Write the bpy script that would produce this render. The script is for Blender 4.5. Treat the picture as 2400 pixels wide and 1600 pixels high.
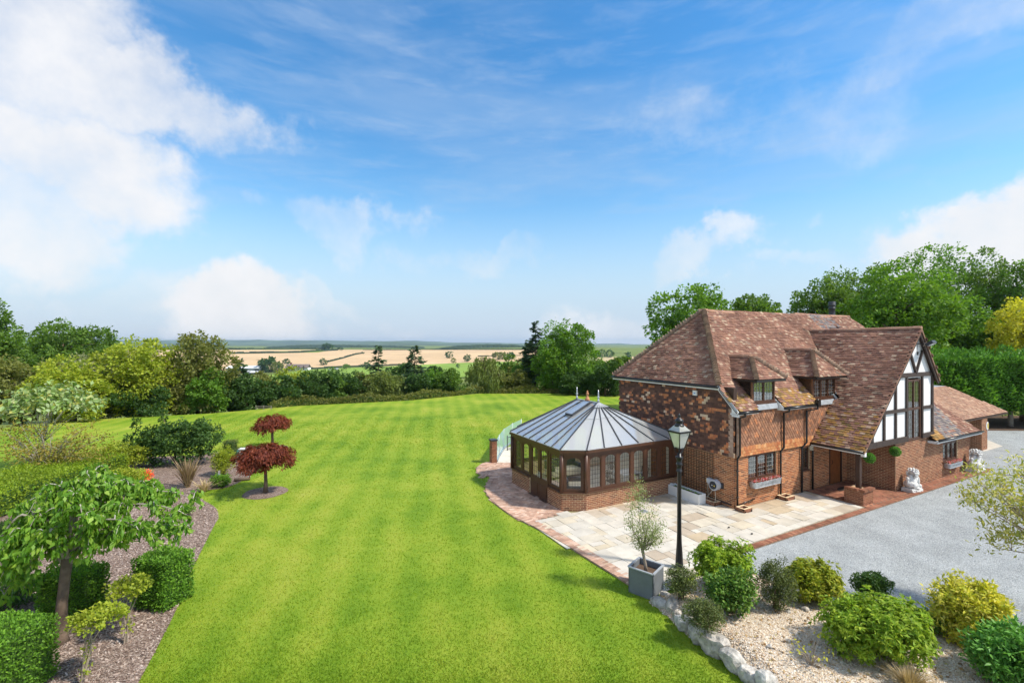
import bpy, math, random
import numpy as np
from mathutils import Vector, Matrix
for o in list(bpy.data.objects): bpy.data.objects.remove(o)
sc = bpy.context.scene
R = math.radians
# ------------------------------------------------------------------ camera
FPX, HC, HZ = 1076.0, 7.0, 803.0          # focal length in photo pixels, eye height, horizon row
cam = bpy.data.cameras.new('camera'); camo = bpy.data.objects.new('camera', cam)
sc.collection.objects.link(camo); sc.camera = camo
camo.location = (0, 0, HC); camo.rotation_euler = (R(90), 0, 0)
cam.sensor_width = 36; cam.sensor_fit = 'HORIZONTAL'; cam.lens = FPX/2400*36
cam.shift_y = 3/2400; cam.clip_start = .1; cam.clip_end = 30000
# ------------------------------------------------------------------ sky, sun, exposure
SUN_EL, SUN_AZ = 50.0, 108.0               # azimuth clockwise from +Y
world = bpy.data.worlds.new('World'); sc.world = world; world.use_nodes = True
def build_world():
    nt = world.node_tree; N = nt.nodes; L = nt.links; N.clear()
    def new(t, **k):
        n = N.new(t)
        for a, b in k.items(): setattr(n, a, b)
        return n
    def val(x, s):
        if isinstance(x, (int, float)): s.default_value = x
        else: L.new(x, s)
    def mth(op, a, b=0.0, clamp=False):
        n = new('ShaderNodeMath', operation=op, use_clamp=clamp); val(a, n.inputs[0]); val(b, n.inputs[1]); return n.outputs[0]
    def smooth(x, a, b):
        n = new('ShaderNodeMapRange', interpolation_type='SMOOTHSTEP'); val(x, n.inputs[0])
        n.inputs[1].default_value = a; n.inputs[2].default_value = b; return n.outputs[0]
    def noise(vec, scale, detail, rough=.55, dist=0.):
        n = new('ShaderNodeTexNoise'); L.new(vec, n.inputs['Vector']); n.inputs['Scale'].default_value = scale
        n.inputs['Detail'].default_value = detail; n.inputs['Roughness'].default_value = rough; n.inputs['Distortion'].default_value = dist
        return n.outputs[0]
    sky = new('ShaderNodeTexSky', sky_type='NISHITA'); sky.sun_disc = False
    sky.sun_elevation = R(SUN_EL); sky.sun_rotation = R(SUN_AZ); sky.air_density = 1.35; sky.dust_density = .12; sky.ozone_density = 2.6
    tc = new('ShaderNodeTexCoord'); sep = new('ShaderNodeSeparateXYZ'); L.new(tc.outputs['Generated'], sep.inputs[0])
    hs = new('ShaderNodeHueSaturation'); hs.inputs['Saturation'].default_value = 1.36; hs.inputs['Value'].default_value = 1.05
    L.new(sky.outputs[0], hs.inputs['Color'])
    # gnomonic-like coordinates: x/y and z/y in the photo's direction, usable all round through atan2
    az = mth('ARCTAN2', sep.outputs[0], sep.outputs[1]); el = mth('ARCSINE', sep.outputs[2])
    cmb = new('ShaderNodeCombineXYZ'); L.new(az, cmb.inputs[0]); L.new(mth('MULTIPLY', el, 1.7), cmb.inputs[1])
    P = cmb.outputs[0]
    wob = new('ShaderNodeTexNoise'); L.new(tc.outputs['Generated'], wob.inputs['Vector']); wob.inputs['Scale'].default_value = 3.2
    wob.inputs['Detail'].default_value = 7; wob.inputs['Roughness'].default_value = .6
    vm = new('ShaderNodeVectorMath', operation='MULTIPLY_ADD'); L.new(wob.outputs['Color'], vm.inputs[0]); vm.inputs[1].default_value = (.62, .62, 0)
    vs = new('ShaderNodeVectorMath', operation='ADD'); L.new(P, vm.inputs[2]); L.new(vm.outputs[0], vs.inputs[0]); vs.inputs[1].default_value = (-.31, -.31, 0)
    PW = vs.outputs[0]
    def blob(px, py, rx, ry, amp):
        dx, dz = (px-1200)/FPX, (HZ-py)/FPX
        a0 = math.atan2(dx, 1); e0 = math.asin(dz/math.sqrt(1+dx*dx+dz*dz))
        k = 1/math.sqrt(1+dx*dx)
        s = new('ShaderNodeVectorMath', operation='SUBTRACT'); L.new(PW, s.inputs[0]); s.inputs[1].default_value = (a0, e0*1.7, 0)
        m = new('ShaderNodeVectorMath', operation='MULTIPLY'); L.new(s.outputs[0], m.inputs[0])
        m.inputs[1].default_value = (FPX/rx/k, FPX/ry/1.7/k, 0)
        ln = new('ShaderNodeVectorMath', operation='LENGTH'); L.new(m.outputs[0], ln.inputs[0])
        n = new('ShaderNodeMapRange', interpolation_type='SMOOTHSTEP'); L.new(ln.outputs['Value'], n.inputs[0])
        n.inputs[1].default_value = 1.15; n.inputs[2].default_value = .45; n.inputs[3].default_value = 0; n.inputs[4].default_value = amp
        return n.outputs[0]
    tot = None
    for b in [(60, 110, 330, 220, .8), (400, 250, 330, 120, .85), (220, 400, 340, 160, .95), (-60, 500, 330, 160, .8), (610, 745, 270, 95, 1.0), (330, 690, 160, 90, .45),
              (2330, 520, 330, 100, 1.), (2430, 580, 260, 110, 1.), (1680, 590, 180, 50, .62), (1400, 770, 190, 70, .6), (2000, 620, 160, 40, .4), (1150, 600, 190, 50, .5), (820, 540, 170, 70, .5), (820, 700, 150, 50, .5), (2300, 60, 420, 130, .42), (1750, 300, 420, 120, .36)]:
        o = blob(*b); tot = o if tot is None else mth('MAXIMUM', tot, o)
    # cumulus out of view, thickened to whiten the light from the sky
    far = smooth(noise(P, 1.5, 6, .6), .40, .58)
    outside = mth('MAXIMUM', smooth(mth('ABSOLUTE', az), .95, 1.3), smooth(el, .70, .95))
    tot = mth('MAXIMUM', tot, mth('MULTIPLY', far, outside))
    puff = noise(tc.outputs['Generated'], 5.5, 9, .62)
    dens = mth('MULTIPLY', smooth(mth('ADD', tot, mth('MULTIPLY', mth('SUBTRACT', puff, .5), 1.25)), .12, 1.15), .96)
    # thin high veil
    st = new('ShaderNodeVectorMath', operation='MULTIPLY'); L.new(P, st.inputs[0]); st.inputs[1].default_value = (1.0, 2.6, 1)
    rot = new('ShaderNodeVectorRotate'); rot.rotation_type = 'Z_AXIS'; L.new(st.outputs[0], rot.inputs['Vector']); rot.inputs['Angle'].default_value = R(-28)
    veil = mth('MULTIPLY', smooth(noise(rot.outputs[0], 1.7, 8, .58, .4), .36, .70), .75)
    fine = mth('MULTIPLY', smooth(noise(rot.outputs[0], 6, 9, .62, .3), .44, .74), .6)
    veil = mth('MULTIPLY', mth('ADD', veil, fine), .36)
    hor = smooth(el, .34, .0)
    veil = mth('ADD', veil, mth('MULTIPLY', hor, .26), clamp=True)
    veil = mth('MAXIMUM', veil, mth('MULTIPLY', smooth(el, .34, .02), .90))
    shade = mth('ADD', .84, mth('MULTIPLY', puff, .28))
    cl = new('ShaderNodeMix', data_type='RGBA', blend_type='MULTIPLY'); cl.inputs[0].default_value = 1
    cl.inputs[6].default_value = (5.1, 5.1, 5.2, 1); cmbs = new('ShaderNodeCombineColor')
    for i in range(3): L.new(shade, cmbs.inputs[i])
    L.new(cmbs.outputs[0], cl.inputs[7])
    m1 = new('ShaderNodeMix', data_type='RGBA'); L.new(veil, m1.inputs[0]); L.new(hs.outputs[0], m1.inputs[6]); m1.inputs[7].default_value = (2.9, 3.65, 4.75, 1)
    m2 = new('ShaderNodeMix', data_type='RGBA'); L.new(dens, m2.inputs[0]); L.new(m1.outputs[2], m2.inputs[6]); L.new(cl.outputs[2], m2.inputs[7])
    bg = new('ShaderNodeBackground'); bg.inputs['Strength'].default_value = .115; L.new(m2.outputs[2], bg.inputs['Color'])
    out = new('ShaderNodeOutputWorld'); L.new(bg.outputs[0], out.inputs['Surface'])
build_world()
sl = bpy.data.lights.new('sun', 'SUN'); sun = bpy.data.objects.new('sun', sl); sc.collection.objects.link(sun)
sl.energy = 3.3; sl.angle = R(4.0); sl.color = (1, .94, .84)
sd = Vector((math.sin(R(SUN_AZ))*math.cos(R(SUN_EL)), math.cos(R(SUN_AZ))*math.cos(R(SUN_EL)), math.sin(R(SUN_EL))))
sun.rotation_euler = sd.to_track_quat('Z', 'Y').to_euler(); sun.location = (20, 0, 40)
vs_ = sc.view_settings; vs_.view_transform = 'Standard'; vs_.look = 'None'; vs_.gamma = 1; vs_.exposure = .68; vs_.use_curve_mapping = False
sc.cycles.max_bounces = 5; sc.cycles.diffuse_bounces = 2; sc.cycles.transparent_max_bounces = 10; sc.cycles.use_adaptive_sampling = True; sc.cycles.adaptive_threshold = .02; sc.cycles.volume_bounces = 0
# ------------------------------------------------------------------ helpers
rnd = random.Random(7); rng = np.random.default_rng(11)
COL = sc.collection
UX, UY = .8836, .4683; ANG = math.atan2(UY, UX)
C0 = Vector((9.31, 19.26, 0))
def LW(a, b, z=0): return Vector((C0.x+a*UX-b*UY, C0.y+a*UY+b*UX, z))      # house axes -> world
def GP(px, py, z=0):                                                       # photo pixel -> point on level z
    Y = FPX*(HC-z)/(py-HZ); return Vector(((px-1200)/FPX*Y, Y, z))
def AT(px, py, Y): return Vector(((px-1200)/FPX*Y, Y, HC-(py-HZ)/FPX*Y))   # photo pixel -> point at depth Y
def to_local(p): d = p-C0; return (d.x*UX+d.y*UY, -d.x*UY+d.y*UX)
def tag(o, label=None, cat=None, group=None, kind=None):
    if label: o['label'] = label
    if cat: o['category'] = cat
    if group: o['group'] = group
    if kind: o['kind'] = kind
    return o
def empty(name, loc=(0, 0, 0), rz=0, parent=None):
    o = bpy.data.objects.new(name, None); COL.objects.link(o); o.location = loc; o.rotation_euler = (0, 0, rz); o.parent = parent
    o.empty_display_size = .2
    return o
def link(name, me, parent=None, loc=None):
    o = bpy.data.objects.new(name, me); COL.objects.link(o); o.parent = parent
    if loc is not None: o.location = loc
    return o
def mesh_np(name, v, f, mat=None, smooth=False):
    v = np.asarray(v, dtype=np.float32); f = np.asarray(f, dtype=np.int32)
    me = bpy.data.meshes.new(name); k = f.shape[1]
    me.vertices.add(len(v)); me.vertices.foreach_set('co', v.ravel())
    me.loops.add(f.size); me.loops.foreach_set('vertex_index', f.ravel())
    me.polygons.add(len(f)); me.polygons.foreach_set('loop_start', np.arange(0, f.size, k, dtype=np.int32))
    if smooth: me.polygons.foreach_set('use_smooth', np.ones(len(f), dtype=bool))
    me.update(calc_edges=True)
    if mat: me.materials.append(mat)
    return me
class MB:
    def __init__(s): s.v = []; s.f = []; s.sm = []
    def add(s, v, f, sm=False):
        n = len(s.v); s.v += [tuple(p) for p in v]; s.f += [tuple(i+n for i in q) for q in f]; s.sm += [sm]*len(f); return s
    def box(s, x0, x1, y0, y1, z0, z1):
        return s.add([(x0,y0,z0),(x1,y0,z0),(x1,y1,z0),(x0,y1,z0),(x0,y0,z1),(x1,y0,z1),(x1,y1,z1),(x0,y1,z1)],
                     [(0,3,2,1),(4,5,6,7),(0,1,5,4),(1,2,6,5),(2,3,7,6),(3,0,4,7)])
    def obox(s, c, ax, ay, az):                     # centre and three half axes
        c, ax, ay, az = map(Vector, (c, ax, ay, az))
        v = [c+ax*i+ay*j+az*k for k in (-1, 1) for i, j in ((-1,-1),(1,-1),(1,1),(-1,1))]
        return s.add(v, [(0,3,2,1),(4,5,6,7),(0,1,5,4),(1,2,6,5),(2,3,7,6),(3,0,4,7)])
    def bar(s, p, q, w, h, up=(0, 0, 1)):           # rectangular bar from p to q
        p, q = Vector(p), Vector(q); d = q-p; L = d.length; d.normalize(); up = Vector(up)
        if abs(d.dot(up)) > .98: up = Vector((0, 1, 0))
        sx = d.cross(up).normalized(); n = sx.cross(d).normalized()
        return s.obox((p+q)/2, d*L/2, sx*w/2, n*h/2)
    def tube(s, pts, rad, n=8, cap=True):
        pts = [Vector(p) for p in pts]; rad = rad if isinstance(rad, (list, tuple)) else [rad]*len(pts)
        rings = []; ref = Vector((.31, .17, .93)); prev = None
        for i, p in enumerate(pts):
            d = (pts[min(i+1, len(pts)-1)]-pts[max(i-1, 0)]).normalized()
            if prev is None:
                x = d.cross(ref if abs(d.dot(ref)) < .95 else Vector((1, 0, 0))).normalized()
            else:
                x = (prev-d*prev.dot(d)).normalized()
            prev = x; y = d.cross(x)
            rings.append([p+(x*math.cos(2*math.pi*k/n)+y*math.sin(2*math.pi*k/n))*rad[i] for k in range(n)])
        v = [q for r_ in rings for q in r_]
        f = [(i*n+k, i*n+(k+1) % n, (i+1)*n+(k+1) % n, (i+1)*n+k) for i in range(len(pts)-1) for k in range(n)]
        if cap: f += [tuple(range(n-1, -1, -1)), tuple((len(pts)-1)*n+k for k in range(n))]
        return s.add(v, f, True)
    def lathe(s, prof, n=16, c=(0, 0, 0), square=False):
        c = Vector(c); v = []; 
        for r_, z in prof:
            for k in range(n): 
                t = 2*math.pi*(k+.5)/n; v.append((c.x+r_*math.cos(t), c.y+r_*math.sin(t), c.z+z))
        m = len(prof)
        f = [(i*n+k, i*n+(k+1) % n, (i+1)*n+(k+1) % n, (i+1)*n+k) for i in range(m-1) for k in range(n)]
        f += [tuple(range(n-1, -1, -1)), tuple((m-1)*n+k for k in range(n))]
        return s.add(v, f, n > 6)
    def sphere(s, c, r, nu=12, nv=8, rot=None):
        c = Vector(c); r = Vector(r if hasattr(r, '__len__') else (r, r, r)); v = []
        for i in range(nv+1):
            th = math.pi*i/nv
            for k in range(nu):
                ph = 2*math.pi*k/nu; q = Vector((r.x*math.sin(th)*math.cos(ph), r.y*math.sin(th)*math.sin(ph), r.z*math.cos(th)))
                if rot: q = rot @ q
                v.append(c+q)
        f = [(i*nu+k, (i+1)*nu+k, (i+1)*nu+(k+1) % nu, i*nu+(k+1) % nu) for i in range(nv) for k in range(nu)]
        return s.add(v, f, True)
    def prism(s, poly, d):                          # polygon (3-D points) extruded along vector d
        poly = [Vector(p) for p in poly]; d = Vector(d); n = len(poly)
        return s.add(poly+[p+d for p in poly], [tuple(range(n-1, -1, -1)), tuple(range(n, 2*n))]+[(i, (i+1) % n, n+(i+1) % n, n+i) for i in range(n)])
    def build(s, name, mat, parent=None, loc=None, off=None):
        me = bpy.data.meshes.new(name)
        v = s.v if off is None else [(p[0]-off[0], p[1]-off[1], p[2]-off[2]) for p in s.v]
        me.from_pydata(v, [], s.f); me.polygons.foreach_set('use_smooth', s.sm); me.update()
        if mat: me.materials.append(mat)
        return link(name, me, parent, loc)
class FR:                                           # a vertical plane: s along U, d out along W, z up
    def __init__(s, o, u, w): s.o = Vector(o); s.u = Vector(u).normalized(); s.w = Vector(w).normalized()
    def pt(s, a, d, z): return s.o+s.u*a+s.w*d+Vector((0, 0, z))
    def box(s, mb, a0, a1, d0, d1, z0, z1):
        return mb.obox(s.pt((a0+a1)/2, (d0+d1)/2, (z0+z1)/2), s.u*(a1-a0)/2, s.w*(d1-d0)/2, Vector((0, 0, (z1-z0)/2)))
def inside(p, poly):
    x, y = p[0], p[1]; c = False; j = len(poly)-1
    for i in range(len(poly)):
        xi, yi = poly[i][0], poly[i][1]; xj, yj = poly[j][0], poly[j][1]
        if (yi > y) != (yj > y) and x < (xj-xi)*(y-yi)/(yj-yi)+xi: c = not c
        j = i
    return c
def smooth_curve(pts, n=8):
    pts = [Vector(p) for p in pts]; out = []
    for i in range(len(pts)-1):
        p0, p1, p2, p3 = pts[max(i-1, 0)], pts[i], pts[i+1], pts[min(i+2, len(pts)-1)]
        for k in range(n):
            t = k/n; out.append(.5*((2*p1)+(p2-p0)*t+(2*p0-5*p1+4*p2-p3)*t*t+(3*p1-p0-3*p2+p3)*t**3))
    return out+[pts[-1]]
# ------------------------------------------------------------------ materials
MATS = {}
def mat(name, cols, rough=.8, namt=.18, nscale=3., bump=0., bscale=60., spec=.3, metal=0., trans=0., big=0., bigscale=.3, cut=None, transcol=None, cluster=0., cscale=.9):
    """colour chosen per piece (island + object random) from cols, mottled by noise; trans adds leaf translucency"""
    m = bpy.data.materials.new(name); m.use_nodes = True; nt = m.node_tree; N = nt.nodes; L = nt.links
    bs = N['Principled BSDF']; out = N['Material Output']
    geo = N.new('ShaderNodeNewGeometry')
    if len(cols) > 1:
        oi = N.new('ShaderNodeObjectInfo')
        a = N.new('ShaderNodeMath'); a.operation = 'MULTIPLY_ADD'; L.new(oi.outputs['Random'], a.inputs[0]); a.inputs[1].default_value = 3.73; L.new(geo.outputs['Random Per Island'], a.inputs[2])
        fr = N.new('ShaderNodeMath'); fr.operation = 'FRACT'; L.new(a.outputs[0], fr.inputs[0])
        rp = N.new('ShaderNodeValToRGB'); cr = rp.color_ramp
        while len(cr.elements) < len(cols): cr.elements.new(.5)
        for i, c in enumerate(cols):
            e = cr.elements[i]; e.position = (c[3] if len(c) > 3 else i/(len(cols)-1)); e.color = (c[0], c[1], c[2], 1)
        if cut: cr.interpolation = cut
        fac = fr.outputs[0]
        if cluster:
            cn = N.new('ShaderNodeTexNoise'); cn.inputs['Scale'].default_value = cscale; cn.inputs['Detail'].default_value = 3; L.new(geo.outputs['Position'], cn.inputs['Vector'])
            c1 = N.new('ShaderNodeMath'); c1.operation = 'MULTIPLY_ADD'; L.new(cn.outputs[0], c1.inputs[0]); c1.inputs[1].default_value = cluster*2; c1.inputs[2].default_value = -cluster
            c2 = N.new('ShaderNodeMath'); c2.operation = 'ADD'; c2.use_clamp = True; L.new(fac, c2.inputs[0]); L.new(c1.outputs[0], c2.inputs[1]); fac = c2.outputs[0]
        L.new(fac, rp.inputs[0]); colour = rp.outputs[0]
    else:
        rgb = N.new('ShaderNodeRGB'); rgb.outputs[0].default_value = (*cols[0][:3], 1); colour = rgb.outputs[0]
    def modulate(colour, scale, amt, det=5):
        nz = N.new('ShaderNodeTexNoise'); nz.inputs['Scale'].default_value = scale; nz.inputs['Detail'].default_value = det; nz.inputs['Roughness'].default_value = .6
        L.new(geo.outputs['Position'], nz.inputs['Vector'])
        mr = N.new('ShaderNodeMapRange'); L.new(nz.outputs[0], mr.inputs[0]); mr.inputs[1].default_value = .25; mr.inputs[2].default_value = .75
        mr.inputs[3].default_value = 1-amt; mr.inputs[4].default_value = 1+amt
        mx = N.new('ShaderNodeVectorMath'); mx.operation = 'SCALE'; L.new(colour, mx.inputs[0]); L.new(mr.outputs[0], mx.inputs['Scale'])
        return mx.outputs[0]
    if namt: colour = modulate(colour, nscale, namt)
    if big: colour = modulate(colour, bigscale, big, 3)
    L.new(colour, bs.inputs['Base Color'])
    bs.inputs['Roughness'].default_value = rough; bs.inputs['Specular IOR Level'].default_value = spec; bs.inputs['Metallic'].default_value = metal
    if bump:
        nb = N.new('ShaderNodeTexNoise'); nb.inputs['Scale'].default_value = bscale; nb.inputs['Detail'].default_value = 4; L.new(geo.outputs['Position'], nb.inputs['Vector'])
        bp = N.new('ShaderNodeBump'); bp.inputs['Strength'].default_value = min(1, bump); bp.inputs['Distance'].default_value = .02; L.new(nb.outputs[0], bp.inputs['Height']); L.new(bp.outputs[0], bs.inputs['Normal'])
    if trans:
        tr = N.new('ShaderNodeBsdfTranslucent')
        if transcol:
            tr.inputs['Color'].default_value = (*transcol, 1)
        else:
            sat = N.new('ShaderNodeVectorMath'); sat.operation = 'MULTIPLY'; L.new(colour, sat.inputs[0]); sat.inputs[1].default_value = (1.5, 1.5, .7); L.new(sat.outputs[0], tr.inputs['Color'])
        ms = N.new('ShaderNodeMixShader'); ms.inputs[0].default_value = trans; L.new(bs.outputs[0], ms.inputs[1]); L.new(tr.outputs[0], ms.inputs[2]); L.new(ms.outputs[0], out.inputs['Surface'])
    MATS[name] = m; return m
def glass(name, tint, refl_lo, refl_hi, rough=.02, milk=0., milkcol=(.8, .85, .85)):
    m = bpy.data.materials.new(name); m.use_nodes = True; nt = m.node_tree; N = nt.nodes; L = nt.links
    N.remove(N['Principled BSDF']); out = N['Material Output']
    tr = N.new('ShaderNodeBsdfTransparent'); tr.inputs[0].default_value = (*tint, 1)
    gl = N.new('ShaderNodeBsdfGlossy'); gl.inputs['Roughness'].default_value = rough; gl.inputs['Color'].default_value = (1, 1, 1, 1)
    lw = N.new('ShaderNodeLayerWeight'); lw.inputs['Blend'].default_value = .35
    mr = N.new('ShaderNodeMapRange'); L.new(lw.outputs['Facing'], mr.inputs[0]); mr.inputs[3].default_value = refl_lo; mr.inputs[4].default_value = refl_hi
    body = tr.outputs[0]
    if milk:
        df = N.new('ShaderNodeBsdfDiffuse'); df.inputs[0].default_value = (*milkcol, 1)
        tl = N.new('ShaderNodeBsdfTranslucent'); tl.inputs[0].default_value = (*milkcol, 1); m0 = N.new('ShaderNodeMixShader'); m0.inputs[0].default_value = .55; L.new(df.outputs[0], m0.inputs[1]); L.new(tl.outputs[0], m0.inputs[2])
        mm = N.new('ShaderNodeMixShader'); mm.inputs[0].default_value = milk; L.new(tr.outputs[0], mm.inputs[1]); L.new(m0.outputs[0], mm.inputs[2]); body = mm.outputs[0]
    mx = N.new('ShaderNodeMixShader'); L.new(mr.outputs[0], mx.inputs[0]); L.new(body, mx.inputs[1]); L.new(gl.outputs[0], mx.inputs[2]); L.new(mx.outputs[0], out.inputs['Surface'])
    MATS[name] = m; return m
mat('roof_tile', [(.18,.095,.07,0),(.24,.125,.088,.25),(.28,.15,.10,.5),(.23,.12,.09,.7),(.33,.20,.14,.86),(.46,.34,.24,.95),(.15,.095,.075,1)], .88, .3, 2.2, .4, 70, .12, big=.3, bigscale=.5)
mat('moss_tile', [(.30,.16,.05,0),(.38,.21,.075,.3),(.20,.13,.05,.55),(.45,.27,.11,.8),(.16,.11,.05,1)], .9, .3, 1.4, .4, 70, .1)
mat('slate_tile', [(.16,.14,.14,0),(.24,.19,.17,.4),(.12,.11,.115,.7),(.30,.25,.2,1)], .8, .25, 1.2, .4, 70, .2)
mat('pale_tile', [(.33,.19,.125,0),(.41,.25,.165,.4),(.27,.15,.105,.7),(.47,.32,.22,1)], .85, .2, 1.2, .4, 70, .15)
mat('ridge_tile', [(.34,.18,.12),(.46,.27,.18),(.28,.16,.12)], .85, .3, 4, .4, 50, .15)
mat('bonnet_tile', [(.26,.17,.12),(.38,.26,.18),(.22,.15,.11)], .85, .3, 4, .4, 50, .15)
mat('dark_wall_tile', [(.10,.055,.042,0),(.14,.075,.055,.25),(.085,.05,.042,.45),(.16,.09,.065,.66),(.24,.115,.07,.78),(.46,.165,.07,.80),(.54,.23,.10,.87),(.48,.15,.07,.92),(.60,.34,.18,.96),(.66,.5,.34,1)], .85, .25, 4, .5, 60, .15, cluster=.42, cscale=.8)
mat('club_tile', [(.26,.13,.075,0),(.34,.18,.11,.3),(.22,.105,.065,.6),(.42,.21,.12,.85),(.5,.2,.09,1)], .85, .2, 1.5, .4, 60, .15)
mat('orange_tile', [(.50,.19,.075),(.58,.27,.11),(.42,.14,.06),(.62,.33,.15)], .85, .2, 2, .4, 60, .15)
mat('corner_tile', [(.40,.27,.20),(.5,.36,.27),(.33,.21,.15)], .85, .2, 2, .4, 60, .15)
mat('orange_brick', [(.46,.17,.075,0),(.38,.14,.065,.3),(.52,.22,.10,.55),(.30,.115,.06,.8),(.20,.09,.055,1)], .9, .2, 2.5, .5, 90, .1, big=.12)
mat('brown_brick', [(.27,.115,.07,0),(.33,.15,.085,.35),(.21,.09,.06,.65),(.36,.18,.10,.85),(.15,.07,.05,1)], .9, .2, 2.5, .5, 90, .1, big=.1)
mat('paver_brick', [(.46,.28,.20,0),(.56,.36,.26,.3),(.36,.22,.16,.6),(.64,.45,.34,.85),(.50,.36,.28,1)], .9, .25, 1.5, .4, 60, .1, big=.25, bigscale=.5)
mat('red_paver', [(.33,.14,.085,0),(.26,.11,.07,.4),(.4,.19,.11,.75),(.2,.095,.065,1)], .88, .3, 1.5, .4, 60, .15, big=.3, bigscale=.6)
mat('mortar', [(.72,.55,.34)], .95, .2, 6, .3, 60, .1)
mat('pale_mortar', [(.52,.36,.22)], .95, .2, 6, .3, 60, .1)
mat('paving_joint', [(.30,.25,.18)], .95, .3, 3)
mat('dark_joint', [(.24,.18,.13)], .95, .3, 3)
mat('sandstone', [(.56,.515,.44,0),(.60,.55,.465,.3),(.51,.475,.41,.5),(.57,.49,.36,.72),(.62,.585,.51,.9),(.52,.44,.315,1)], .8, .14, 2.2, .2, 40, .25, big=.08, bigscale=.9)
mat('brown_slab', [(.46,.36,.24),(.52,.42,.29),(.44,.36,.27),(.5,.43,.34)], .8, .18, 2, .2, 40, .2)
mat('dark_oak', [(.052,.027,.017)], .5, .25, 8, .2, 40, .4)
mat('brown_frame', [(.085,.036,.019)], .4, .2, 5, 0, 0, .45)
mat('beam_brown', [(.06,.042,.034)], .7, .25, 6, .3, 40, .3)
mat('white_render', [(.80,.79,.765)], .85, .05, 1.5, .15, 80, .2)
mat('white_paint', [(.78,.78,.76)], .5, .05, 3)
mat('cream_wall', [(.70,.64,.50)], .8, .05, 2)
mat('interior_floor', [(.66,.58,.46),(.70,.62,.5),(.62,.54,.43)], .5, .1, 3)
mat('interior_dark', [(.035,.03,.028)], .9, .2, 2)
mat('black_iron', [(.012,.012,.013)], .35, .2, 8, .1, 80, .5)
mat('black_plastic', [(.014,.014,.014)], .3, .1, 8, 0, 0, .5)
mat('lead_grey', [(.34,.36,.38)], .5, .25, 4, .2, 40, .4)
mat('lead_came', [(.30,.31,.30)], .5, .15, 8)
mat('dark_came', [(.07,.055,.04)], .5, .1, 8)
mat('galvanised', [(.42,.45,.48)], .42, .3, 7, .15, 50, .5, metal=.55)
mat('planter_grey', [(.17,.185,.20)], .6, .15, 3, .1, 60, .3)
mat('white_stone', [(.72,.70,.66)], .85, .22, 7, .7, 45, .2)
mat('grey_plastic', [(.52,.54,.57)], .4, .05, 3)
mat('charcoal_plastic', [(.05,.053,.06)], .45, .05, 3)
mat('yellow_plastic', [(.75,.55,.04)], .5, .05, 3)
mat('hose_beige', [(.58,.49,.38)], .5, .1, 3)
mat('oak_door', [(.24,.085,.028)], .4, .3, 5, .1, 40, .4)
mat('garage_door', [(.42,.105,.03)], .5, .2, 5, .1, 40, .3)
mat('terracotta', [(.52,.25,.13)], .8, .2, 6)
mat('silver_finial', [(.55,.58,.62)], .35, .1, 6, 0, 0, .5, metal=.6)
mat('bark_brown', [(.16,.115,.085)], .9, .35, 6, .6, 30, .1)
mat('bark_grey', [(.30,.265,.22)], .9, .35, 6, .6, 30, .1)
mat('bark_pale', [(.44,.41,.36)], .85, .25, 8, .5, 40, .1)
mat('trellis_wood', [(.17,.10,.055)], .8, .2, 6)
mat('bark_olive', [(.33,.27,.21)], .9, .3, 8, .5, 40, .1)
mat('soil', [(.12,.08,.055)], .95, .4, 8, .6, 40, .1)
mat('rock', [(.44,.41,.36),(.52,.49,.44),(.38,.34,.29)], .95, .55, 9, 1., 18, .1, big=.25, bigscale=2.5)
mat('turquoise', [(.12,.55,.58)], .5, .1, 3)
mat('blue_paint', [(.06,.22,.55)], .5, .1, 3)
mat('doormat', [(.06,.045,.035)], .95, .3, 20)
glass('window_glass', (.75,.8,.78), .10, .75)
glass('conservatory_glass', (.99,.99,.98), .02, .20)
glass('roof_glass', (.97,.97,.97), .15, .62, .06, .45, (.92,.94,.95))  # white body colour stands in for bright cloud reflected in the panes
glass('balustrade_glass', (.75,.92,.92), .10, .5, .05, .55, (.72,.90,.92))
glass('lantern_glass', (.92,.93,.90), .06, .4, .1, .35, (.85,.85,.8))
# foliage: (dark, mid, light)
def leafmat(name, cols, trans=.35, rough=.55, spec=.25, big=.22, bigscale=.35):
    if max(c[1] for c in cols) < .3: cols = [(c[0]*1.6, c[1]*1.5, c[2]*1.25) for c in cols]
    return mat(name, cols, rough, .15, 2.5, 0, 0, spec, trans=trans, big=big, bigscale=bigscale)
leafmat('leaf_oak', [(.050,.105,.020),(.075,.145,.028),(.10,.175,.032),(.06,.12,.025)])
leafmat('leaf_green', [(.055,.13,.022),(.085,.18,.028),(.12,.23,.035),(.07,.15,.025)])
leafmat('leaf_bright', [(.09,.20,.02),(.14,.28,.028),(.19,.33,.035),(.11,.24,.025)])
leafmat('leaf_yellowgreen', [(.13,.19,.022),(.19,.25,.028),(.25,.29,.035),(.15,.2,.025)])
leafmat('leaf_olive', [(.085,.11,.032),(.12,.14,.042),(.15,.165,.055),(.10,.12,.035)])
leafmat('leaf_greywillow', [(.15,.18,.10),(.19,.22,.13),(.24,.27,.17),(.13,.16,.09)])
leafmat('leaf_dark', [(.025,.062,.018),(.038,.085,.024),(.052,.105,.03),(.032,.07,.02)])
leafmat('leaf_conifer', [(.024,.055,.03),(.036,.075,.038),(.05,.09,.045)], .15)
leafmat('leaf_willow', [(.085,.125,.035),(.115,.155,.045),(.15,.19,.06)], .3)
leafmat('leaf_maroon', [(.075,.018,.014),(.12,.028,.02),(.19,.055,.03),(.09,.022,.016)], .3)
leafmat('leaf_gold', [(.52,.50,.035),(.64,.60,.05),(.42,.44,.04),(.70,.62,.09)], .35)
leafmat('leaf_variegated', [(.74,.66,.09),(.80,.72,.18),(.42,.46,.04),(.66,.62,.07),(.24,.32,.03)], .3, big=.15)
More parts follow.
